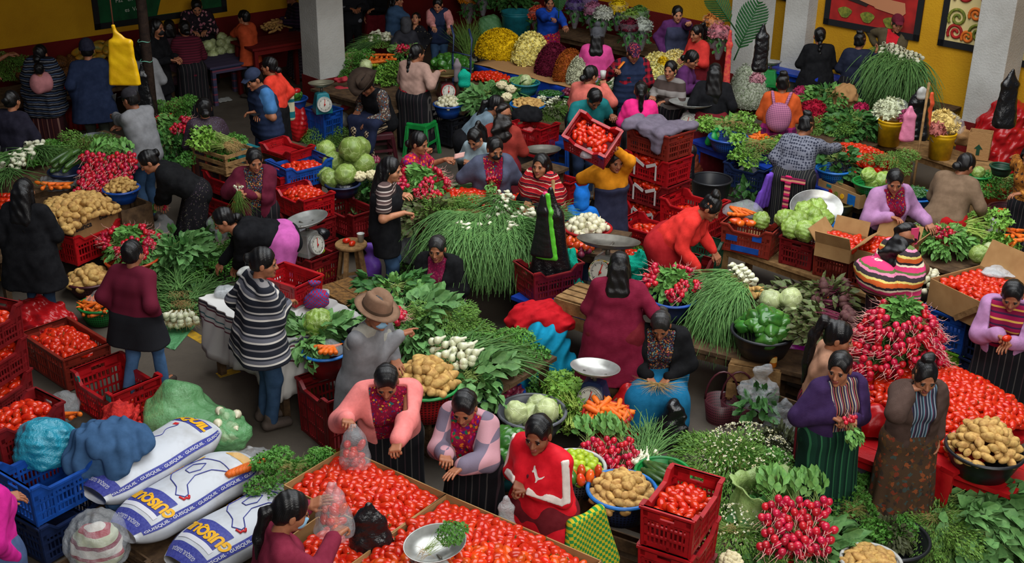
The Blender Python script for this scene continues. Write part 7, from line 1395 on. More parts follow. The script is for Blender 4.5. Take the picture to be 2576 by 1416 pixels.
crate(728,690,.98,-35,'red','open red plastic bin on the cloth-covered table',sz=(.46,.34,.20),dip=.0);lump(578,742,.76,.13,.08,.08,MILKY,'milky bag of cheese on the embroidered cloth','bag','plastic_bag',amp=.008);bag(795,775,.76,.10,.09,.24,K('red_blue_net',(150,26,60),'check',[(60,70,130)],.03),'red and blue net bag on the embroidered cloth',seed=3,name='net_bag');b=MB();b.lathe([(.028,0),(.05,0),(.05,.05),(.028,.05),(.028,0)],24);tag(b.build('tape_roll',MILKY,None,G(815,745,.76)),'roll of clear tape on the embroidered cloth','tape');lump(624,690,.76,.1,.07,.07,PLAST['white'],'white packet on the far end of the embroidered cloth','packet','packet',amp=.01)
crate(838,960,.50,-52,'dred','tall dark red crate under the vegetable basket',sz=(.5,.40,.50));o,bs=basket(818,880,.70,.19,.2,'dred','red tub with a blue rim holding lettuce and carrots',False,rimcol='sky');one('lettuce',G(800,815,.82),label='lettuce in the blue-rimmed tub',s=1.05);heap('broad',790,862,.68,.15,.14,.14,4,'glossy greens in the blue-rimmed tub',leaf='radish_leaf');[one('carrot',G(818+8*(i%4),872+7*(i//4),.76),20+12*i,6,0,1.1,'bagged carrot in the blue-rimmed tub','carrots in the blue-rimmed tub',i)for i in range(8)];lump(832,885,.69,.11,.08,.1,CLEAR,'clear bag over the carrots in the blue-rimmed tub','bag','plastic_bag',amp=.01)
basket(1072,965,.66,.265,.26,'red','red basket lined with banana leaf and heaped with potatoes',True,'potato',('big potato in the red leaf-lined basket','potatoes in the red leaf-lined basket'),dome=.22,sp=.068,size=1.28,rimcol='green')
wood_crate(1072,990,.40,.5,.5,.4,-38,'dark crate under the red basket of potatoes',DWOOD);o,bs=basket(1185,975,.62,.24,.22,'dgreen','dark green basin of broad leaves',False);heap('broad',1185,965,.58,.2,.19,.1,5,'broad leaves in the dark green basin',leaf='dark');wood_crate(1185,990,.40,.4,.4,.4,-38,'stand under the dark green basin',DWOOD)
table(1130,865,.55,1.7,.8,-38,'table under the greens before the felt hat');heap('broad',1045,830,.56,.34,.3,.2,8,'big dusty leaves beside the pointing hand',s=1.15);heap('fine',1125,838,.56,.34,.3,.24,8,'feathery greens below the seated black cardigan');heap('cilantro',1248,900,.5,.28,.26,.18,7,'parsley at the right end of the felt hat stall');heap('dark',1000,770,.5,.3,.26,.26,6,'spinach leaves behind the felt hat',leaf='radish_leaf')
for i,(x,y,a)in enumerate(((1122,885,60),(1170,888,40),(1140,918,75),(1185,905,30))):bunch('onion',x,y,.72,a,'white onions with trailing roots before the pointing hand','white onions before the pointing hand',1.35,-6)
heap('beet',1090,1062,.0,.25,.2,.3,4,'beets on the ground behind the pink cardigans',spread=90);[bunch('radish',1000-6*i,800+6*i,.74,170+30*i,'radishes behind the felt hat','radishes behind the felt hat',1.0)for i in range(2)]
crate_e((1030,800),(1075,822),.52,'L','rust','faded red crate beside the seated black cardigan',None)
# ------------------------------------------------------------------ right stalls
tb,MB_,L=table_e((1800,612),(2210,752),.45,.62,'long bare trestle bench under the red crates at the right',m=WOOD)
o=crate_e((1818,560),(1940,586),.76,'L','rust','faded crate patched with blue tape, first on the trestle bench',None)
for x,z,w in((-.15,.16,.12),(.12,.2,.1),(.0,.06,.3)):b=MB();b.box((x,-.178,z),(w,.008,.06));b.build('blue_tape',PLAST['blue'],o,smooth=False)
[one('carrot',G(1850+9*(i%5),532+9*(i//5),.78),-60+14*i,14,0,1.1,'bagged carrot in the taped crate','carrots in the taped crate',i)for i in range(8)];[one('pepper',G(1850+13*(i%4),556+5*(i%2),.76),i*50,10,0,1,'red pepper in the taped crate','peppers in the taped crate',i)for i in range(5)];one('lettuce',G(1915,556,.76),s=.8,label='lettuce in the taped crate');lump(1870,540,.70,.2,.12,.14,CLEAR,'clear bags over the carrots in the taped crate','bag','plastic_bag',amp=.012)
for a,c,z,col,lb in(((1963,594),(2046,616),.745,'dred','closed dark red crate under the heap of lettuces'),((2050,622),(2134,645),.745,'rust','faded crate under the left tomato carton'),((2140,648),(2222,672),.745,'rust','faded crate behind the striped carrying cloth')):crate_e(a,c,z,'S',col,lb,None,sz=(.54,.36,.29))
b=MB();b.box((0,0,.74),(.54,.36,.02));
for i,(x,y,z)in enumerate(((1990,575,.85),(2025,585,.85),(2058,572,.85),(1978,552,.86),(2010,552,.92),(2045,545,.92),(2070,548,.88),(2022,528,.98),(2052,522,.94))):one('lettuce',G(x,y,z),i*50,i*20,0,.92,'leafy lettuce heaped on the closed crate','lettuces on the closed crate',i)
r,M=box_e((2052,608),(2140,630),.88,.42,.14,'left carton of tomatoes on the trestle bench',flaps=(50,40,20,25));pile('tomato',M,.17,.17,mound(.25,.25,.05,.1),.054,'small tomato in the left carton','tomatoes in the left carton')
r,M=box_e((2150,625),(2260,655),.86,.48,.13,'right carton of tomatoes before the lilac cardigan',flaps=(30,0,25,0));pile('tomato',M,.22,.2,mound(.3,.25,.06,.1),.056,'small tomato in the right carton','tomatoes in the right carton')
table_e((1985,470),(2330,560),.50,.9,'table under the lettuce and tomato baskets behind the lilac cardigan');stool(2112,560,.40,.30,-35,'sky','bright blue plastic stool under the olive basket')
basket(2108,505,.55,.2,.14,'olive','olive woven basket before the violet sash');basket(2192,458,.80,.2,.14,'green','green basket of lettuces',True,'lettuce',('lettuce in the green basket','lettuces in the green basket'),dome=.1,sp=.17,level=.9,size=.85);basket(2098,424,.80,.2,.13,'sky','sky blue basket of broccoli leaves and purple greens');heap('dark',2095,415,.78,.16,.15,.12,4,'broccoli leaves in the sky blue basket');loose('purple',2115,422,.78,.1,.09,.1,'dark purple greens in the sky blue basket')
table(2155,440,.66,.55,.6,-40,'stand under the green basket and tomatoes');pile('tomato',frame(G(2160,400,.70),rad(-45)),.42,.24,mound(.5,.32,.14),.058,'tomato in the heap the patterned jumper reaches for','tomatoes by the patterned jumper');pile('tomato',frame(G(2132,450,.62),rad(-45)),.1,.2,mound(.2,.3,.05),.056,'tomato between the two baskets','tomatoes between the baskets')
r,M=box_e((2060,450),(2165,492),.70,.12,.16,'flattened carton with fruit pictures below the sky blue basket');b=MB();b.box((.2,-.066,.07),(.11,.006,.12));b.build('blue_print',PLAST['sky'],r,smooth=False);[shape(r,'fruit_print',[(-.12+.09*i+.03*math.cos(a),.07+.03*math.sin(a))for a in[k*PI/5 for k in range(10)]],(REDI,MGR,YE)[i],-.064,.004)for i,YE in((0,SYE),(1,SYE),(2,SYE))];b=MB();b.box((-.15,-.066,.13),(.07,.006,.03));b.build('teal_print',PLAST['teal'],r,smooth=False)
basket(2298,490,.74,.22,.14,'sky','blue basin of green chilis behind the lilac cardigan',False);pile('chili',frame(G(2298,490,.70),0),.19,.19,mound(.3,.3,.05),.032,'green chili in the blue basin','chilis in the blue basin',disc(.18));heap('fine',2240,412,.78,.16,.14,.12,3,'green beans and herbs behind the lettuces')
rt=scale(2052,520,.40,0,'steel scoop pan propped behind the lettuces',body=METAL,pr=.24,dial=False,ptilt=42,tall=.24)
t=G(2300,445,.5);b=MB();b.tube([Vector((t.x,t.y,0)),t+Vector((.02,.05,1.15))],.016,8);tag(b.build('wooden_stick',WOOD),'stick holding the black bags by the yellow buckets','stick')
tb,M,L=table_e((1735,352),(2080,480),.62,.75,'table covered in blue plastic before the red sweater',m=BLUEP)
basket(1832,345,.80,.24,.16,'blue','blue basket wrapped in blue plastic with rooty herbs');heap('rooty',1830,330,.78,.2,.2,.16,7,'rooty herbs in the plastic-wrapped blue basket',leaf='radish_leaf');basket(1912,355,.74,.17,.1,'red','red bowl of carrots',False,'carrot',('carrot in the red bowl','carrots in the red bowl'),dome=.07,sp=.05,size=.9);heap('rooty',1915,395,.64,.32,.22,.22,8,'rooty celery leaves beside the patterned jumper',leaf='cilantro');crate(1890,410,.62,-40,'navy','dark blue crate under the rooty celery leaves')
bag(1790,365,.64,.07,.06,.2,PLAST['green'],'green bottle-shaped bag before the wrapped basket',seed=3)
scale(1738,262,.66,-20,'scale with a clear scoop pan and a steel dial before the black hair',body=METAL,pr=.24,dialm=METAL,tall=.26,sc=1.0);lump(1725,312,.64,.12,.09,.16,plastic_film('lilac_film',(150,120,176),.7),'lilac plastic below the clear scoop pan','bag','plastic_bag',amp=.014);bag(1752,322,.64,.09,.08,.14,K('purple_zigzag',(70,40,110),'check',[(110,70,150)],.03),'purple zigzag purse beside the steel dial',knot=False,name='purse',cat='purse')
hang_bag(1728,350,13.1,.26,.07,.5,BLACKP,'black bag hanging beside the tall stack of crates',seed=4);hang_bag(1525,330,13.2,.2,.05,.55,BLACKP,'black bag behind the lifted tomato crate',seed=8)
for(a,c,n,cols,nm,sz,dp,z)in(((1572,312),(1690,346),5,['rust','red','dred','red','dred'],'the tall crate stack before the hot pink top',(.60,.42,.285),.09,1.43),):
 cs=stack_e(a,c,z,'L',cols,[w+nm for w in('cloth-covered faded crate on top of ','red crate with white paint, second in ','dark crate third in ','red crate fourth in ','lowest crate of ')],'tomato',sz=sz,level=.2,fl=('tomato inside the tall crate stack','tomatoes in the tall stack'),dip=dp,allfill=True)
for i in range(1,5):
 o=[o for o in SC.objects if o.name.startswith('crate')and o.get('label','').endswith('the tall crate stack before the hot pink top')][i];b=MB();b.box((-.15,-.222,.13),(.02,.006,.17));b.box((.15,-.222,.13),(.02,.006,.17));b.box((-.08,-.222,.20),(.14,.006,.035),Matrix.Rotation(.4,3,'Y'));b.box((.08,-.222,.20),(.14,.006,.035),Matrix.Rotation(-.4,3,'Y'));b.build('white_paint',mat('splashed_white',(176,172,168),.8),o,smooth=False)
s=SDF(.03);s.cap((-.24,-.05,.03),(.26,.02,.03),.05,.05,.2,.2,(0,1,0)).cap((.1,-.25,.0),(.14,-.27,-.16),.03,.02,.14,.03).cap((-.2,-.2,.05),(-.22,-.1,.1),.07,.06);soft('grey_cloth',Vector((cs.x,cs.y,1.42)),s,K('mauve_grey_cloth',(92,84,96),bst=.2),'grey cloth thrown over the tall crate stack','cloth',.013,-44,disp=both(crease(.016,14,3),crease(.006,36,5)))
stack_e((1572,557),(1658,580),.56,'L',['red','dgreen'],['red crate of few tomatoes at the foot of the tall stack','green crate under the red one at the foot of the tall stack'],'tomato',level=.14,fl=('tomato in the crate at the foot of the tall stack','tomatoes at the foot of the tall stack'),dome=.08)
stack_e((1673,500),(1772,527),.78,'L',['red','dred'],['red crate of tomatoes behind the stooping red sweater','dark crate under the tomatoes behind the red sweater'],'tomato',level=.16,fl=('tomato in the crate behind the red sweater','tomatoes behind the red sweater'),dome=.08,sz=(.6,.42,.38));crate_e((1770,640),(1815,610),.55,'L','dgreen','green crate beside the skirt of the red sweater');crate_e((1740,690),(1790,655),.55,'L','dred','dark crate below the stooping red sweater')
lump(1712,470,.0,.24,.2,.6,mat('rust_net',(110,52,34),.8,.1,bump=(80,.9)),'rusty net sack beside the tall crate stack','sack','net_sack',f=22);basket(1790,450,.52,.24,.4,'black','tall black plastic tub under the blue table',False);bag(1880,530,.0,.2,.16,.75,CLEAR,'tall clear bag of green leaves before the taped crate',seed=2,knot=False);loose('dark',1880,528,.05,.16,.13,.5,'green leaves in the tall clear bag');bag(1545,560,.0,.13,.11,.5,BLACKP,'black plastic bag at the foot of the navy apron',seed=6)
Cc=D(1490,352,11.75);Rm=Matrix.Rotation(rad(-26),4,'Z')@Matrix.Rotation(rad(18),4,'Y')@Matrix.Rotation(rad(38),4,'X');Mt=Matrix.Translation(Cc)@Rm@Matrix.Translation((0,0,-.15));o=crate(0,0,0,0,'red','red crate of tomatoes carried tilted on the shoulder',world=Cc,tiltM=Mt,sz=(.48,.34,.28));pile('tomato',Mt,.19,.12,mound(.3,.2,.03,.17),.058,'tomato in the crate carried on the shoulder','tomatoes in the carried crate',layers=1);lump(0,0,0,.05,.03,.12,CLEAR,'knotted clear bag tied to the carried crate','bag','plastic_bag',p=Mt@Vector((.05,-.2,.14)))
for x in(-.2,.2):b=MB();b.box((x,-.18,.25),(.06,.012,.04));b.build('blue_tape',PLAST['blue'],o,smooth=False)
stack_e((2328,772),(2432,806),.70,'S',['blue','lime'],['blue crate under the long carton of tomatoes','lime green crate under the blue one'],sz=(.56,.42,.34));stack_e((2438,810),(2535,850),.70,'S',['navy','navy'],['navy crate beside the lilac cardigan at the right edge','lower navy crate beside the lilac cardigan at the right edge'],sz=(.56,.42,.34))
r,M=box_e((2342,700),(2600,822),.96,.62,.25,'long tattered carton of tomatoes on the blue crates',flaps=(0,0,20,0));L=1.1;pile('tomato',M,.5,.26,mound(.65,.4,.06,.2),.056,'tomato in the long tattered carton','tomatoes in the long carton')
for x,a in((-.1,40),(.2,88)):b=MB();b.box((0,0,0),(.05,.016,.3));b.build('wooden_slat',WOOD,r,smooth=False,M=Matrix.Translation((x,-.325,.1))@Matrix.Rotation(rad(90-a),4,'Y'))
lump(2520,690,.98,.16,.1,.03,MILKY,'clear film lying on the tomatoes of the long carton','film','plastic_film',amp=.01);pile('onion',frame(G(2330,745,.6),0),.1,.12,mound(.2,.2,.25),.066,'white onion beside the blue crates','onions beside the blue crates');wood_crate(2325,790,.55,.3,.3,.55,-40,'crate under the onions beside the blue crates',DWOOD)
table(2450,660,.60,1.5,.8,-45,'table under the cabbages and carrots at the right edge');heap('radish',2372,625,.66,.22,.2,.2,8,'radishes before the lilac cardigan',seed=5);heap('celery',2415,605,.62,.28,.24,.22,6,'celery leaves beside the white bag',leaf='celery');[one('white_cabbage' if i%2 else 'cabbage',G(x,y,.74),i*50,label='pale cabbage at the right edge stall',group='cabbages at the right edge',s=.9,v=i)for i,(x,y)in enumerate(((2462,640),(2495,632),(2520,655),(2562,662),(2545,690)))];[one('carrot',G(2535+12*(i%4),580+12*(i//4),.74),-30+20*i,10,0,1.1,'bagged carrot at the right edge stall','carrots at the right edge',i)for i in range(14)]
bag(2478,600,.5,.14,.12,.3,PLAST['white'],'white plastic bag before the brown fleece',seed=2,knot=False);bowl=basket(2318,575,.72,.13,.08,'grey','small steel bowl beside the lilac sleeve',False)
stool(2548,580,.42,.3,20,'sky','blue stool under the maroon basket at the right edge');basket(2535,525,.58,.2,.15,'maroon','maroon basket of peppers and roots at the right edge');heap('cilantro',2545,490,.56,.22,.2,.24,6,'parsley over the maroon basket');[one('pepper',G(2515+12*i,530,.6),i*40,label='red pepper in the maroon basket',group='peppers in the maroon basket',v=i)for i in range(4)];basket(2500,470,.6,.2,.2,'orange','orange tub behind the brown fleece',False);basket(2462,440,.75,.14,.1,'green','green bowl with a cabbage behind the brown fleece',False);one('cabbage',G(2460,434,.78),s=.7,label='cabbage in the green bowl behind the brown fleece');lump(2505,420,.0,.4,.3,1.0,REDP,'big red plastic sack at the right behind the brown fleece','sack','plastic_sack',amp=.025);basket(2520,418,1.0,.12,.1,'dgreen','small dark green basket held up at the right edge',True,name='hand_basket')
tb,M,L=table_e((2150,335),(2470,440),.60,.55,'long plank bench with yellow buckets of flowers',m=WOOD);wood_crate(2210,400,.5,.7,.4,.5,-45,'flattened boxes stacked under the plank bench',CARD_D,6,gap=.05)
for x,y,c1,c2,lb in((2243,300,(206,210,176),(196,90,130),'white'),(2373,332,(224,196,120),(206,120,110),'cream and yellow')):
 o,t=bucket(x,y,.93,.155,.33,'yellow','yellow bucket of %s flowers on the plank bench'%lb);flowers(x-5,y-12,.95,.2,.18,.2,c1,lb+' blossoms in a yellow bucket',size=.05,c2=c1);flowers(x+(38 if lb=='white' else-18),y+2,.93,.1,.1,.12,c2,'pink blossoms beside the %s ones'%lb,size=.045);lump(x,y-5,.9,.22,.2,.25,CLEAR,'clear wrap round the %s blossoms'%lb,'wrap','flower_wrap',amp=.012)
hang_bag(2318,225,14.1,.34,.07,.62,BLACKP,'black bag hanging on the stick by the yellow buckets',seed=6);hang_bag(2292,270,13.9,.18,.04,.42,mat('rose_film',(210,120,150),.3,.5,bump=(20,.5)),'pink plastic bag hanging by the yellow buckets',seed=9);hang_bag(2345,235,14.2,.08,.03,.5,mat('orange_film',(210,84,50),.3),'orange plastic hanging by the yellow buckets',seed=2);hang_bag(2322,222,14.0,.13,.04,.14,PLAST['white'],'white plastic knot on the stick by the yellow buckets',seed=1)
KR=mat('kraft_paper',(158,118,76),.9,.1,bump=(26,.6));bag(2420,365,.60,.13,.1,.3,KR,'crumpled kraft paper bag at the end of the plank bench',seed=1,knot=False,name='paper_bag');r,M=carton(2470,330,.95,.26,.18,.34,-25,'tall kraft bag with a dark green arrow',m=KR,t=.006,name='paper_bag');shape(r,'green_arrow',[(-.02,.06),(.02,.06),(.02,.14),(.05,.14),(0,.2),(-.05,.14),(-.02,.14)],PLAST['dgreen'],-.094);lump(2118,268,.62,.2,.17,.3,KR,'big crumpled kraft paper parcel among the flowers','paper','paper_parcel',amp=.025)
table(2070,330,.58,1.6,.9,-45,'table under the roses and foliage');flowers(2045,290,.60,.18,.2,.2,(176,20,50),'red roses beside the pink backpack',size=.04);flowers(2012,255,.62,.12,.12,.2,(206,60,110),'pink roses beside the pink backpack',size=.04);flowers(2068,318,.58,.15,.15,.15,(190,30,60),'red roses before the foliage',size=.04);flowers(2165,278,.62,.1,.08,.1,(200,40,90),'pink blossoms beside the kraft parcel',size=.035);heap('radish_leaf',2080,262,.62,.3,.25,.25,6,'rose leaves beside the kraft parcel',leaf='dark');heap('dark',2150,330,.60,.34,.26,.22,8,'glossy striped foliage before the yellow bucket',s=1.15);heap('fine',2110,330,.60,.26,.22,.2,5,'fern before the roses')
flowers(1885,262,.1,.34,.34,.75,(206,206,190),'white baby-breath heaped by the orange jacket',size=.016,c2=(96,116,70),dens=.5);flowers(1905,205,.85,.1,.1,.12,(214,150,160),'pale pink roses over the baby-breath',size=.035)
table(2010,175,.66,1.5,.7,-43,'table draped in blue plastic by the right wall',BLUEP);s_=[G(1925,160,.62),G(2050,195,.62)];sheet('tarp_skirt',[s_[0],s_[1],s_[1]-Vector((0,0,.4)),s_[0]-Vector((0,0,.4))],BLUEP,'blue plastic hanging below the rooty herbs','tarp',seed=3);heap('rooty',1985,125,.68,.38,.28,.36,11,'rooty herbs heaped by the right wall',leaf='cilantro');heap('dark',1950,90,.8,.22,.2,.3,4,'dark leaves beside the white column');bag(2112,178,.66,.12,.1,.26,CLEAR,'clear bag of red peppers between the dark coats',seed=2);[one('pepper',G(2104+8*(i%3),150+10*(i//3),.78),i*60,label='red pepper between the dark coats',group='peppers between the dark coats',v=i)for i in range(9)];[one('tomato',G(2118+9*i,118,.8),i*40,label='tomato beside the seller by the wall',group='tomatoes by the wall')for i in range(5)]
crate(1940,205,.42,-40,'green','green crate under the green scale',dip=0);scale(1940,158,.43,-20,'green scale with a small steel pan',body='green',pr=.13,tall=.3,dial=False)
table(2290,235,.58,1.7,.9,-43,'table under the spring onions and radishes by the wall')
for i in range(26):x=2222+78*((i*7%26)/25);bunch('onion_hang_green',x+4,146+14*(i%3)+(x-2215)*.18,1.12-.08*(i%3),238+7*((i*3)%6),'spring onions hanging before the seller in the cap','spring onions before the capped seller',1.3,6)
[bunch('onion_hang',2228+12*(i%7),128+13*(i//7)+5*(i%7),1.2,235+12*(i%4),'white spring onion heads before the seller in the cap','white heads before the capped seller',1.3,16)for i in range(13)];wood_crate(2262,190,.74,.7,.5,.74,-43,'crate under the hanging spring onions by the wall',DWOOD);heap('radish',2352,205,.62,.36,.3,.22,13,'radishes ringed round their leaves by the wall',ofs=180,seed=9);basket(2405,205,.74,.2,.14,'navy','dark basin of cucumbers beside the right column',False,'cucumber',('cucumber in the dark basin by the column','cucumbers by the column'),dome=.1,sp=.07,size=.8);bucket(2405,245,.55,.22,.5,'black','black tub of bird of paradise stems by the column');bunch('celery',2385,235,.6,80,'stiff pointed flower stems in the black tub',s=1.2,tilt=75)
hang_bag(2550,175,14.6,.3,.08,.75,BLACKP,'black bag hanging on the right column',seed=3);hang_bag(1922,62,15.5,.22,.06,.62,BLACKP,'black bag hanging beside the middle column',seed=5);bag(2530,330,.3,.16,.14,.5,CLEAR,'clear bag of radishes behind the right column',seed=6);pile('beet',frame(G(2530,340,.35),0),.1,.1,mound(.2,.2,.2),.06,'dark beet in the clear bag behind the right column','beets behind the right column')
# ------------------------------------------------------------------ flower stall and middle back
tb,M,L=table_e((1195,160),(1480,232),.70,.95,'flower table skirted in blue plastic');a,c=[(M@Vector(v))for v in((-L/2,-.51,-.0),(L/2,-.51,-.0))];sheet('tarp_skirt',[a,c,c-Vector((0,0,.6)),a-Vector((0,0,.6))],BLUEP,'blue plastic skirt of the flower table','tarp',.02,seed=2);pa=[M@Vector(v)for v in((-L/2,-.52,.012),(L/2,-.52,.012),(L/2,.45,.012),(-L/2,.45,.012))];sheet('kraft_sheet',pa,KR,'kraft paper under the flower mounds','paper',.008,seed=4)
for x,y,rx,ry,h,c,lb,sz,c2 in((1258,138,.42,.34,.40,(236,190,10),'bright yellow marigold mound',.03,None),(1335,155,.26,.3,.44,(222,214,150),'cream and lemon daisy mound',.042,(226,200,70)),(1392,180,.25,.3,.42,(96,14,40),'deep maroon flower mound',.03,None),(1432,195,.18,.3,.42,(166,92,20),'copper flower mound',.022,(120,40,24)),(1470,205,.22,.3,.40,(204,204,170),'cream button flower mound',.034,None),(1655,185,.26,.26,.3,(214,214,166),'white daisies before the navy bib apron',.042,(226,196,60)),(1700,165,.24,.2,.22,(220,216,176),'pale daisies beside the purple sweater',.042,(226,190,40)),(1640,215,.3,.3,.3,(196,200,150),'cream daisies behind the quilted vest',.042,(224,200,80)),(1665,195,.1,.1,.3,(232,190,20),'yellow daisies behind the banded sweater',.04,None)):flowers(x,y,.72,rx,ry,h,c,lb,-40,sz,c2=c2)
table(1660,205,.70,1.6,.8,-42,'table under the daisies before the bib apron')
def bouquet(px,py,z,c,lb,r_=.15,h=.5,grn=True):
 p=G(px,py,z);root=empty('bouquet',p,0,lb,'bouquet');b=MB();b.lathe([(.03,0),(r_*.8,h*.6),(r_*1.2,h*.95)],14);V=b.v[0];V[:,:2]*=(1+.10*np.sin(9*np.arctan2(V[:,1],V[:,0])))[:,None];b.build('clear_wrap',WRAP,root);V,F=dome_leaves('radish_leaf',r_*.8,r_*.8,h*.5,.5,3);o=link('leaves',raw_mesh('leaves',V,F,LEAF['dark'][0]),root,(0,0,h*.3));f=flowers(px,py,0,r_,r_,h*.34,c,'',size=.045);f.parent=root;f.location=(0,0,h*.7);f.name='blossoms';del f['kind'],f['category']
table(1530,100,.62,2.2,.7,-43,'low shelf of wrapped bouquets along the red and yellow wall')
for i,(x,y,c,lb)in enumerate(((1445,72,(84,60,120),'purple bouquet in clear wrap by the back wall'),(1478,60,(120,74,130),'mauve bouquet in clear wrap by the back wall'),(1490,85,(170,100,130),'pink bouquet in clear wrap by the back wall'),(1515,95,(206,208,190),'white bouquet in clear wrap by the back wall'),(1552,78,(226,190,20),'yellow bouquet in clear wrap by the back wall'),(1582,105,(120,150,60),'green filler bouquet by the back wall'),(1612,128,(190,196,180),'white gypsum bouquet by the back wall'),(1605,95,(90,130,60),'tall green bouquet by the back wall'),(1580,130,(96,20,40),'dark red bouquet beside the bobble hat'),(1790,122,(210,130,61),'orange bouquet beside the palm leaf'),(1805,150,(206,120,130),'pink bouquet beside the palm leaf'),(1215,40,(150,40,80),'pink dried bouquet beside the teal bucket'),(1352,95,(226,90,60),'orange and blue bouquet in kraft paper'))):bouquet(x,y,.98 if x>1700 else .66,c,lb)
bucket(1300,28,.85,.27,.62,'teal','large teal bucket of greenery');heap('dark',1295,18,.8,.26,.26,.3,6,'greenery in the large teal bucket',core=True,s=1.2);bouquet(1180,60,.4,(230,140,14),'sunflowers beside the girl in the vest',.2,.6);lump(1235,85,.4,.22,.16,.35,GRF,'green wrapped leaves behind the yellow marigolds','wrap','flower_wrap');bunch('chive',1178,150,.55,90,'dry pointed grass stems beside the yellow marigolds',s=1.3,tilt=80);[bunch('chive',1172+6*i,150,.5,60+60*i,'dry pointed grass stems in a dark tub','grass stems in the tub',1.2,70)for i in range(3)];bucket(1180,150,.5,.16,.45,'black','dark tub of dry grass stems')
PLM=leafmat('palm_leaf',(34,82,36),(22,56,26))
def frond(px,py,fwd,L,rot,lb,n=15):
 V,F=[],[]
 for i in range(n):
  t=i/n;x=L*(.22+.78*t);w=L*.24*math.sin(PI*min(1,(t*.9+.12)))**.7;d=L/n*.40
  for s_ in(-1,1):k=len(V);V+=[(x-d*.8,0,0),(x+d*.8,0,0),(x+d*.6+w*.75,s_*w,-.02),(x+w*.62,s_*w*.95,-.03)];F.append((k,k+1,k+2,k+3))
 m=len(V);b=MB();b.tube([(0,0,0),(L*.5,0,.004),(L,0,0)],[.010,.007,.002],6);V+=[tuple(v)for v in b.v[0]];F+=[tuple(i+m for i in f)for f in b.f]
 o=link('palm_leaf',raw_mesh('palm_leaf',V,F,PLM));o.matrix_world=Matrix.Translation(D(px,py,fwd))@Matrix.Rotation(rad(-12),4,'Z')@Matrix.Rotation(rad(70),4,'X')@Matrix.Rotation(rad(rot),4,'Z');tag(o,lb,'leaf')
frond(1846,152,15.5,.82,72,'big palm leaf hanging upright on the middle column');frond(1850,75,15.4,.62,128,'palm leaf leaning left of the middle column');frond(1405,46,18.6,.5,92,'broad leaf held up by the blue sweater')
hang_bag(1838,78,15.45,.10,.03,.72,mat('red_fringe',(176,36,60),.8,.1,mot=((200,90,60),30,.5)),'red fringe hanging beside the palm leaf',amp=.012,name='fringe',cat='fringe',seed=3)
table_e((1195,300),(1480,335),.55,.95,'table under the baskets of potatoes, husks and onions',m=DWOOD)
for(x,y,z,r,h,col,lb,fk,fl,sp,dm)in((1322,208,.78,.2,.16,'teal','teal basket of pale cabbages','white_cabbage','pale cabbage in the teal basket',.18,.03),(1384,236,.74,.19,.13,'navy','navy basket of green husk tomatoes','chili','green husk fruit in the navy basket',.04,.04),(1328,262,.72,.24,.16,'sky','sky blue basket of potatoes before the grey sweater','potato','potato in the sky blue basket',.062,.07),(1432,238,.70,.14,.12,'green','green bowl of red onions','red_onion','red onion in the green bowl',.06,.08),(1127,262,.62,.2,.17,'blue','blue tub of white onions behind the taupe sweater','onion','white onion in the blue tub',.062,.12)):basket(x,y,z,r,h,col,lb,col not in('blue',),fk,(fl,lb+' fill'),dm,sp)
crate(1127,285,.44,-40,'black','black crate under the blue tub of white onions',sz=(.5,.4,.40));heap('broad',1275,250,.55,.26,.22,.16,5,'cauliflower leaves behind the grey sweater');[one('cauliflower',G(x,y,.88),i*50,label='cauliflower before the flower table',group='cauliflowers before the flower table')for i,(x,y)in enumerate(((1262,215),(1285,225),(1275,245)))];heap('broad',1225,275,.5,.26,.22,.32,6,'cauliflower leaves beside the hand truck');pile('tomato',frame(G(1235,200,.7),rad(-40)),.3,.16,mound(.4,.25,.08),.058,'tomato before the blue skirted flower table','tomatoes before the flower table');table(1230,210,.66,.8,.5,-40,'stand of tomatoes before the flower table')
heap('chive',1400,285,.58,.36,.26,.16,8,'spring onions and herbs beside the teal shirt',spread=-40,leaf='grey');[bunch('onion',1545+8*(i%3),205+9*(i//3),.82,240+20*i,'white spring onions before the quilted vest','spring onions before the quilted vest',1.3,10)for i in range(7)];heap('onion',1560,240,.6,.26,.22,.2,5,'spring onions behind the teal shirt',spread=250);table(1560,250,.58,1.0,.8,-40,'table under the spring onions behind the teal shirt');lump(1325,300,.7,.2,.16,.18,BLACK,'black cloth in a red crate behind the rust sweater','cloth','black_cloth');crate(1345,308,.74,-40,'red','red crate with black cloth behind the rust sweater',sz=(.5,.4,.4));lump(1335,350,.5,.14,.1,.16,plastic_film('pink_film',(196,90,90),.6),'pink net bag beside the rust sweater','bag','plastic_bag');stool(1415,350,.5,.3,-30,'blue','blue plastic stool behind the red shawl');scale(1365,380,.55,10,'scale with a dark pan behind the red shawl',body=DMETAL,pan=DMETAL,pr=.18,dial=False);crate(1410,440,.5,-40,'red','red crate behind the red shawl');table(1365,420,.54,.5,.4,-40,'stand under the dark pan behind the red shawl')
o=0
for e in(-1,1):b=MB();c=G(1162+22*e,300+6*e,0);b.tube([c,c+Vector((0,0,.95)),c+Vector((.02,.06,1.22)),c+Vector((-.03,.22,1.34))],.018,8);q_=b.build('hand_truck' if e<0 else 'side_rail',mat('truck_blue',(34,48,78),.5,.4));o=tag(q_,'blue hand truck with rope tied to its bent handles','hand truck')if e<0 else o;q_.parent=None if e<0 else o
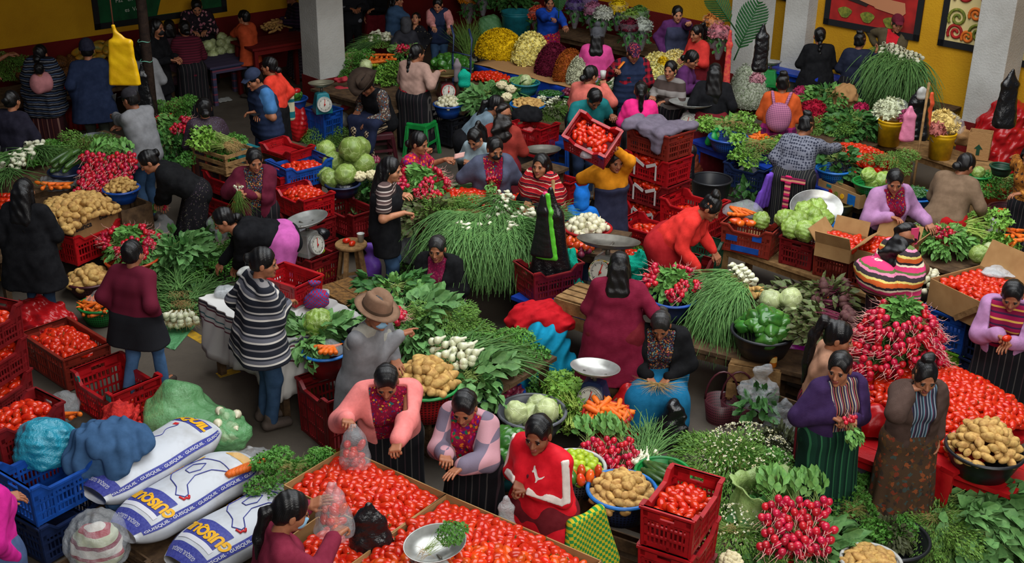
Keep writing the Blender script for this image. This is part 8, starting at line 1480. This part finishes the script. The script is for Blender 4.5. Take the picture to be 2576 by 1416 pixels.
b=MB();c=G(1140,294,0);d=G(1184,306,0);[b.bar(c+Vector((0,0,z)),d+Vector((0,0,z)),.03,.012)for z in(.3,.55,.8,1.0)];q_=b.build('cross_bar',MATS['truck_blue']);q_.parent=o;hang_bag(1150,150,15.2,.09,.03,.3,mat('grey_rope',(110,100,104),.9),'bundle of grey rope tied on the hand truck',name='rope_bundle',cat='rope',seed=4,amp=.012);hang_bag(1168,178,15.0,.16,.05,.22,NETG,'green netting hung on the hand truck',name='netting',cat='net',seed=6)
table(960,230,.62,1.7,1.2,-40,'table under the carrots and herbs beside the left column')
heap('cilantro',885,185,.55,.3,.28,.36,8,'parsley at the left end of the herb table');heap('rooty',1000,215,.55,.34,.3,.36,11,'rooty herbs spilling behind the cowboy hat',spread=250,leaf='cilantro');[one('carrot',G(928+11*(i%6),138+6*(i//6),.78+.03*(i%3)),10+9*i,8,0,1.15,'carrot heaped on the herb table','carrots on the herb table',i)for i in range(22)];[one('white_cabbage',G(x,y,.76),i*50,label='pale cabbage on the herb table',group='cabbages on the herb table',v=i)for i,(x,y)in enumerate(((882,148),(908,148),(920,165)))];[one('lime',G(928+7*(i%5),152+6*(i//5),.76),i*40,label='lime between the carrots and cabbages',group='limes on the herb table')for i in range(14)];heap('onion',945,115,.72,.26,.16,.16,5,'white spring onions at the back of the herb table',spread=200,s=1.2);heap('radish',1020,140,.7,.14,.12,.1,3,'radishes beside the taupe sweater')
pile('chayote',frame(G(1135,168,.6),rad(-40)),.3,.2,mound(.4,.3,.14),.11,'green squash before the girl in the vest','squash before the vest');table(1135,175,.56,.8,.6,-40,'stand of green squash before the girl in the vest');scale(1122,188,.62,20,'scale with a brass pan before the taupe sweater',body='maroon',pan=mat('brass',(150,130,84),.35,.5,.9),pr=.2,dialm=PLAST['red'])
stool(1060,305,.48,.3,-25,'green','bright green plastic stool');bag(1085,350,0,.14,.12,.4,CLEAR,'clear bags beside the bright green stool',seed=4);stool(955,330,.40,.3,20,'maroon','dark red stool under the old man')
crate(812,272,.46,-40,'blue','blue crate under the teal scale',sz=(.42,.36,.44),dip=0);scale(808,212,.47,25,'teal scale with a cream dial beside the left column',body='teal',pan=mat('aged_pan',(150,146,124),.4,.4,.7),pr=.15,dialm=PLAST['white'],tall=.34)
bag(850,330,.0,.16,.13,.4,PLAST['white'],'white and blue cloth sack before the left column',seed=3,name='cloth_sack',cat='sack');bag(880,300,.0,.2,.16,.45,KR,'tan burlap sack beside the old man',seed=4,name='burlap_sack',cat='sack');bag(860,275,.3,.16,.12,.45,mat('pink_net',(170,50,60),.7,.2,bump=(60,.8)),'pink and green net sack behind the old man',seed=6,name='net_sack',cat='sack');bag(745,355,.0,.17,.15,.72,REDP,'tall red plastic sack beside the navy vest',seed=2,name='plastic_sack');basket(737,248,.6,.2,.16,'blue','blue basin of green squash behind the teal bag',False,'chayote',('green squash in the blue basin by the column','squash by the column'),.1,.11);table(737,262,.42,.4,.4,-40,'stand under the blue basin of squash');heap('fine',812,355,.0,.3,.22,.2,4,'herbs on the ground before the blue crate')
q_=P_['redcard'];t=q_['M']@Vector((.30,.08,.62));s=SDF(.02);s.cap((0,0,0),(0,0,.28),.05,.04,.15,.16);soft('woven_bag',t,s,K('teal_woven_bag',(1,1,1),'stripe',[(2,(24,100,108)),(3,(190,184,150)),(1,(24,100,108)),(2,(190,184,150))],.34,ax=2),'teal and cream woven bag at the red-orange cardigan','bag',.012,10)
# ------------------------------------------------------------------ shaded back left
table(150,215,.70,3.2,.8,41,'long dark table of fruit along the left wall');table(560,150,.62,.8,.7,41,'stand wrapped in a striped blanket under the pale cabbages',K('striped_blanket',(1,1,1),'stripe',[(2,(70,62,84)),(1,(120,60,76)),(2,(56,60,84))],.12));pile('pineapple',frame(G(160,175,.74),rad(41)),.7,.22,mound(.9,.3,.12),.14,'pineapple on the dark fruit table','pineapples on the fruit table');pile('papaya',frame(G(255,132,.95),rad(41)),.3,.2,mound(.4,.3,.1),.15,'papaya behind the puffer coat','papayas behind the puffer coat');heap('fine',25,190,.72,.3,.3,.3,4,'dark greens on the fruit table at the left edge')
pile('white_cabbage',frame(G(552,122,.66),rad(40)),.28,.22,mound(.4,.3,.12),.17,'pale cabbage before the flowered top','pale cabbages before the flowered top',size=.85);stool(474,215,.42,.3,10,'teal','teal plastic stool under the red tub');basket(470,172,.68,.2,.25,'red','red tub of shelled goods on the teal stool',False,'carrot',('orange peel in the red tub','peel in the red tub'),.03,.05,size=.5)
bag(440,268,.0,.17,.12,.4,K('blue_market_bag',(1,1,1),'stripe',[(1,(60,90,140)),(1,(150,150,150))],.03,ax=0),'blue and white striped market bag on the floor',seed=2,knot=False,name='market_bag');heap('cilantro',445,300,.5,.2,.18,.3,4,'herbs beside the timber post');heap('radish',432,345,.5,.24,.2,.22,7,'radishes beside the timber post',ofs=180,seed=2);[one('tomato',G(408+8*(i%4),290+7*(i//4),.6),i*40,label='tomato beside the timber post',group='tomatoes beside the timber post',s=1.1)for i in range(12)];table(425,340,.48,.9,.6,45,'stand under the radishes beside the timber post');heap('dark',430,390,.3,.26,.22,.3,4,'dark leaves below the radishes by the timber post');basket(238,345,.72,.17,.07,'grey','shiny steel bowl behind the cucumbers',False);lump(205,320,.0,.3,.2,.4,mat('red_sack',(110,24,22),.8,.1),'red sack on the floor beyond the steel bowl','sack','sack');table(238,350,.62,.6,.5,50,'stand under the shiny steel bowl')
table(692,100,.86,1.2,.7,41,'red counter under the fried chips',RED);pile('corn_root',frame(G(708,66,.90),rad(41)),.3,.15,mound(.4,.2,.1),.07,'yellow chip piled before the grey cardigan','chips before the grey cardigan');sheet('newspaper',[G(255,250,.75),G(292,235,.95),G(290,262,.75),G(262,282,.55)],mat('newsprint',(130,130,126),.9),'sheet of newspaper held beside the puffer coat','newspaper',.004);sheet('foam_tray',[G(540,250,.01),G(575,243,.01),G(585,252,.01),G(552,258,.01)],PLAST['white'],'white foam tray on the floor beyond the navy cap','tray',.003)
sheet('banknote',[P_['huipil']['L']+Vector(v)for v in((0,.0,0),(.11,.02,.02),(.12,.05,.07),(.01,.03,.05))],mat('note_pink',(196,150,140),.7),'banknote in the outstretched hand of the magenta huipil','banknote',.002,n=5)
b=MB();b.box((0,0,0),(.075,.012,.15));o=b.build('phone',mat('pink_phone',(206,70,110),.4),None,P_['phone']['R']+Vector((.02,.0,.06)),rad(20),smooth=False);tag(o,'pink phone held to the ear','phone');b=MB();b.box((0,0,0),(.07,.14,.01));o=b.build('phone',INK,None,P_['navyman']['R']+Vector((0,-.02,.03)),rad(-40),smooth=False);tag(o,'black phone in the hands of the navy vest','phone')
c=Vector(P_['blackhair']['R'])+Vector((.05,-.04,-.22));b=MB();b.lathe([(.001,0),(.07,0),(.09,.2),(.085,.2),(.065,.01)],20);o=tag(b.build('straw_basket',PALM,None,c),'straw hand basket on the arm of the black-haired woman','basket');b=MB();b.tube([(.085*math.cos(a),0,.19+.15*math.sin(a))for a in[k*PI/10 for k in range(11)]],.008,6);b.build('handle',PALM,o)
bunch_at('radish',P_['darkpurple']['R']+Vector((.02,-.06,.03)),-70,'small bunch of radishes held by the dark purple cardigan',None,.62,-50);bunch_at('radish',P_['masked']['L']+Vector((-.02,-.08,-.02)),-90,'radishes being bunched by the slate cardigan',None,.6,-40);bunch_at('chive',P_['maroonjk']['L']+Vector((.0,-.05,.08)),-90,'few spring onions held by the maroon jacket',None,.6,-75);bunch_at('radish',P_['blackdress']['R']+Vector((0,-.03,0)),200,'radishes held by the stooping woman',None,.5,0)
one('tomato',P_['lilacedge']['R']+Vector((-.01,-.03,.03)),20,label='tomato in the hand of the lilac cardigan at the right edge');b=MB();b.lathe([(.001,0),(.03,0),(.04,.1),(.036,.1),(.001,.01)],16);tag(b.build('paper_cup',PLAST['white'],None,P_['salmon']['R']+Vector((0,0,.02))),'foam cup held by the salmon sweater','cup')
t=P_['blueskirt'];[bunch_at('straw',(t['L']+t['R'])/2+Vector((0,-.03,.02)),a,'dry stalks in the hands of the turquoise skirt','dry stalks',.5,0)for a in(-40,-100,200)];b=MB();b.box((0,0,0),(.16,.05,.10));o=b.build('purse',mat('wine_leather',(78,20,32),.4,.5),None,P_['redjacket']['P']@Vector((0,0,0))*Vector((0,0,0))if 0 else P_['redjacket']['R']+Vector((.12,.03,.04)),rad(-25),smooth=False);bevel(o,.02,3);tag(o,'dark red zip purse held against the red tracksuit top','purse')
CKB=K('green_check_bag',(44,130,60),'check',[(190,170,40)],.045);s=SDF(.03);s.cap((0,0,0),(.03,-.02,-.42),.035,.06,.12,.2);soft('market_bag',P_['redjacket']['M']@Vector((-.28,-.08,.78)),s,CKB,'green and yellow checked market bag behind the red tracksuit','bag',.012,40,disp=crease(.008,14,3));hang_bag(0,0,0,.14,.03,.3,MILKY,'milky carrier bag hanging from the hand of the red tracksuit',top=tuple(P_['redjacket']['L']+Vector((-.04,-.05,-.02))),seed=5)
finish_piles()
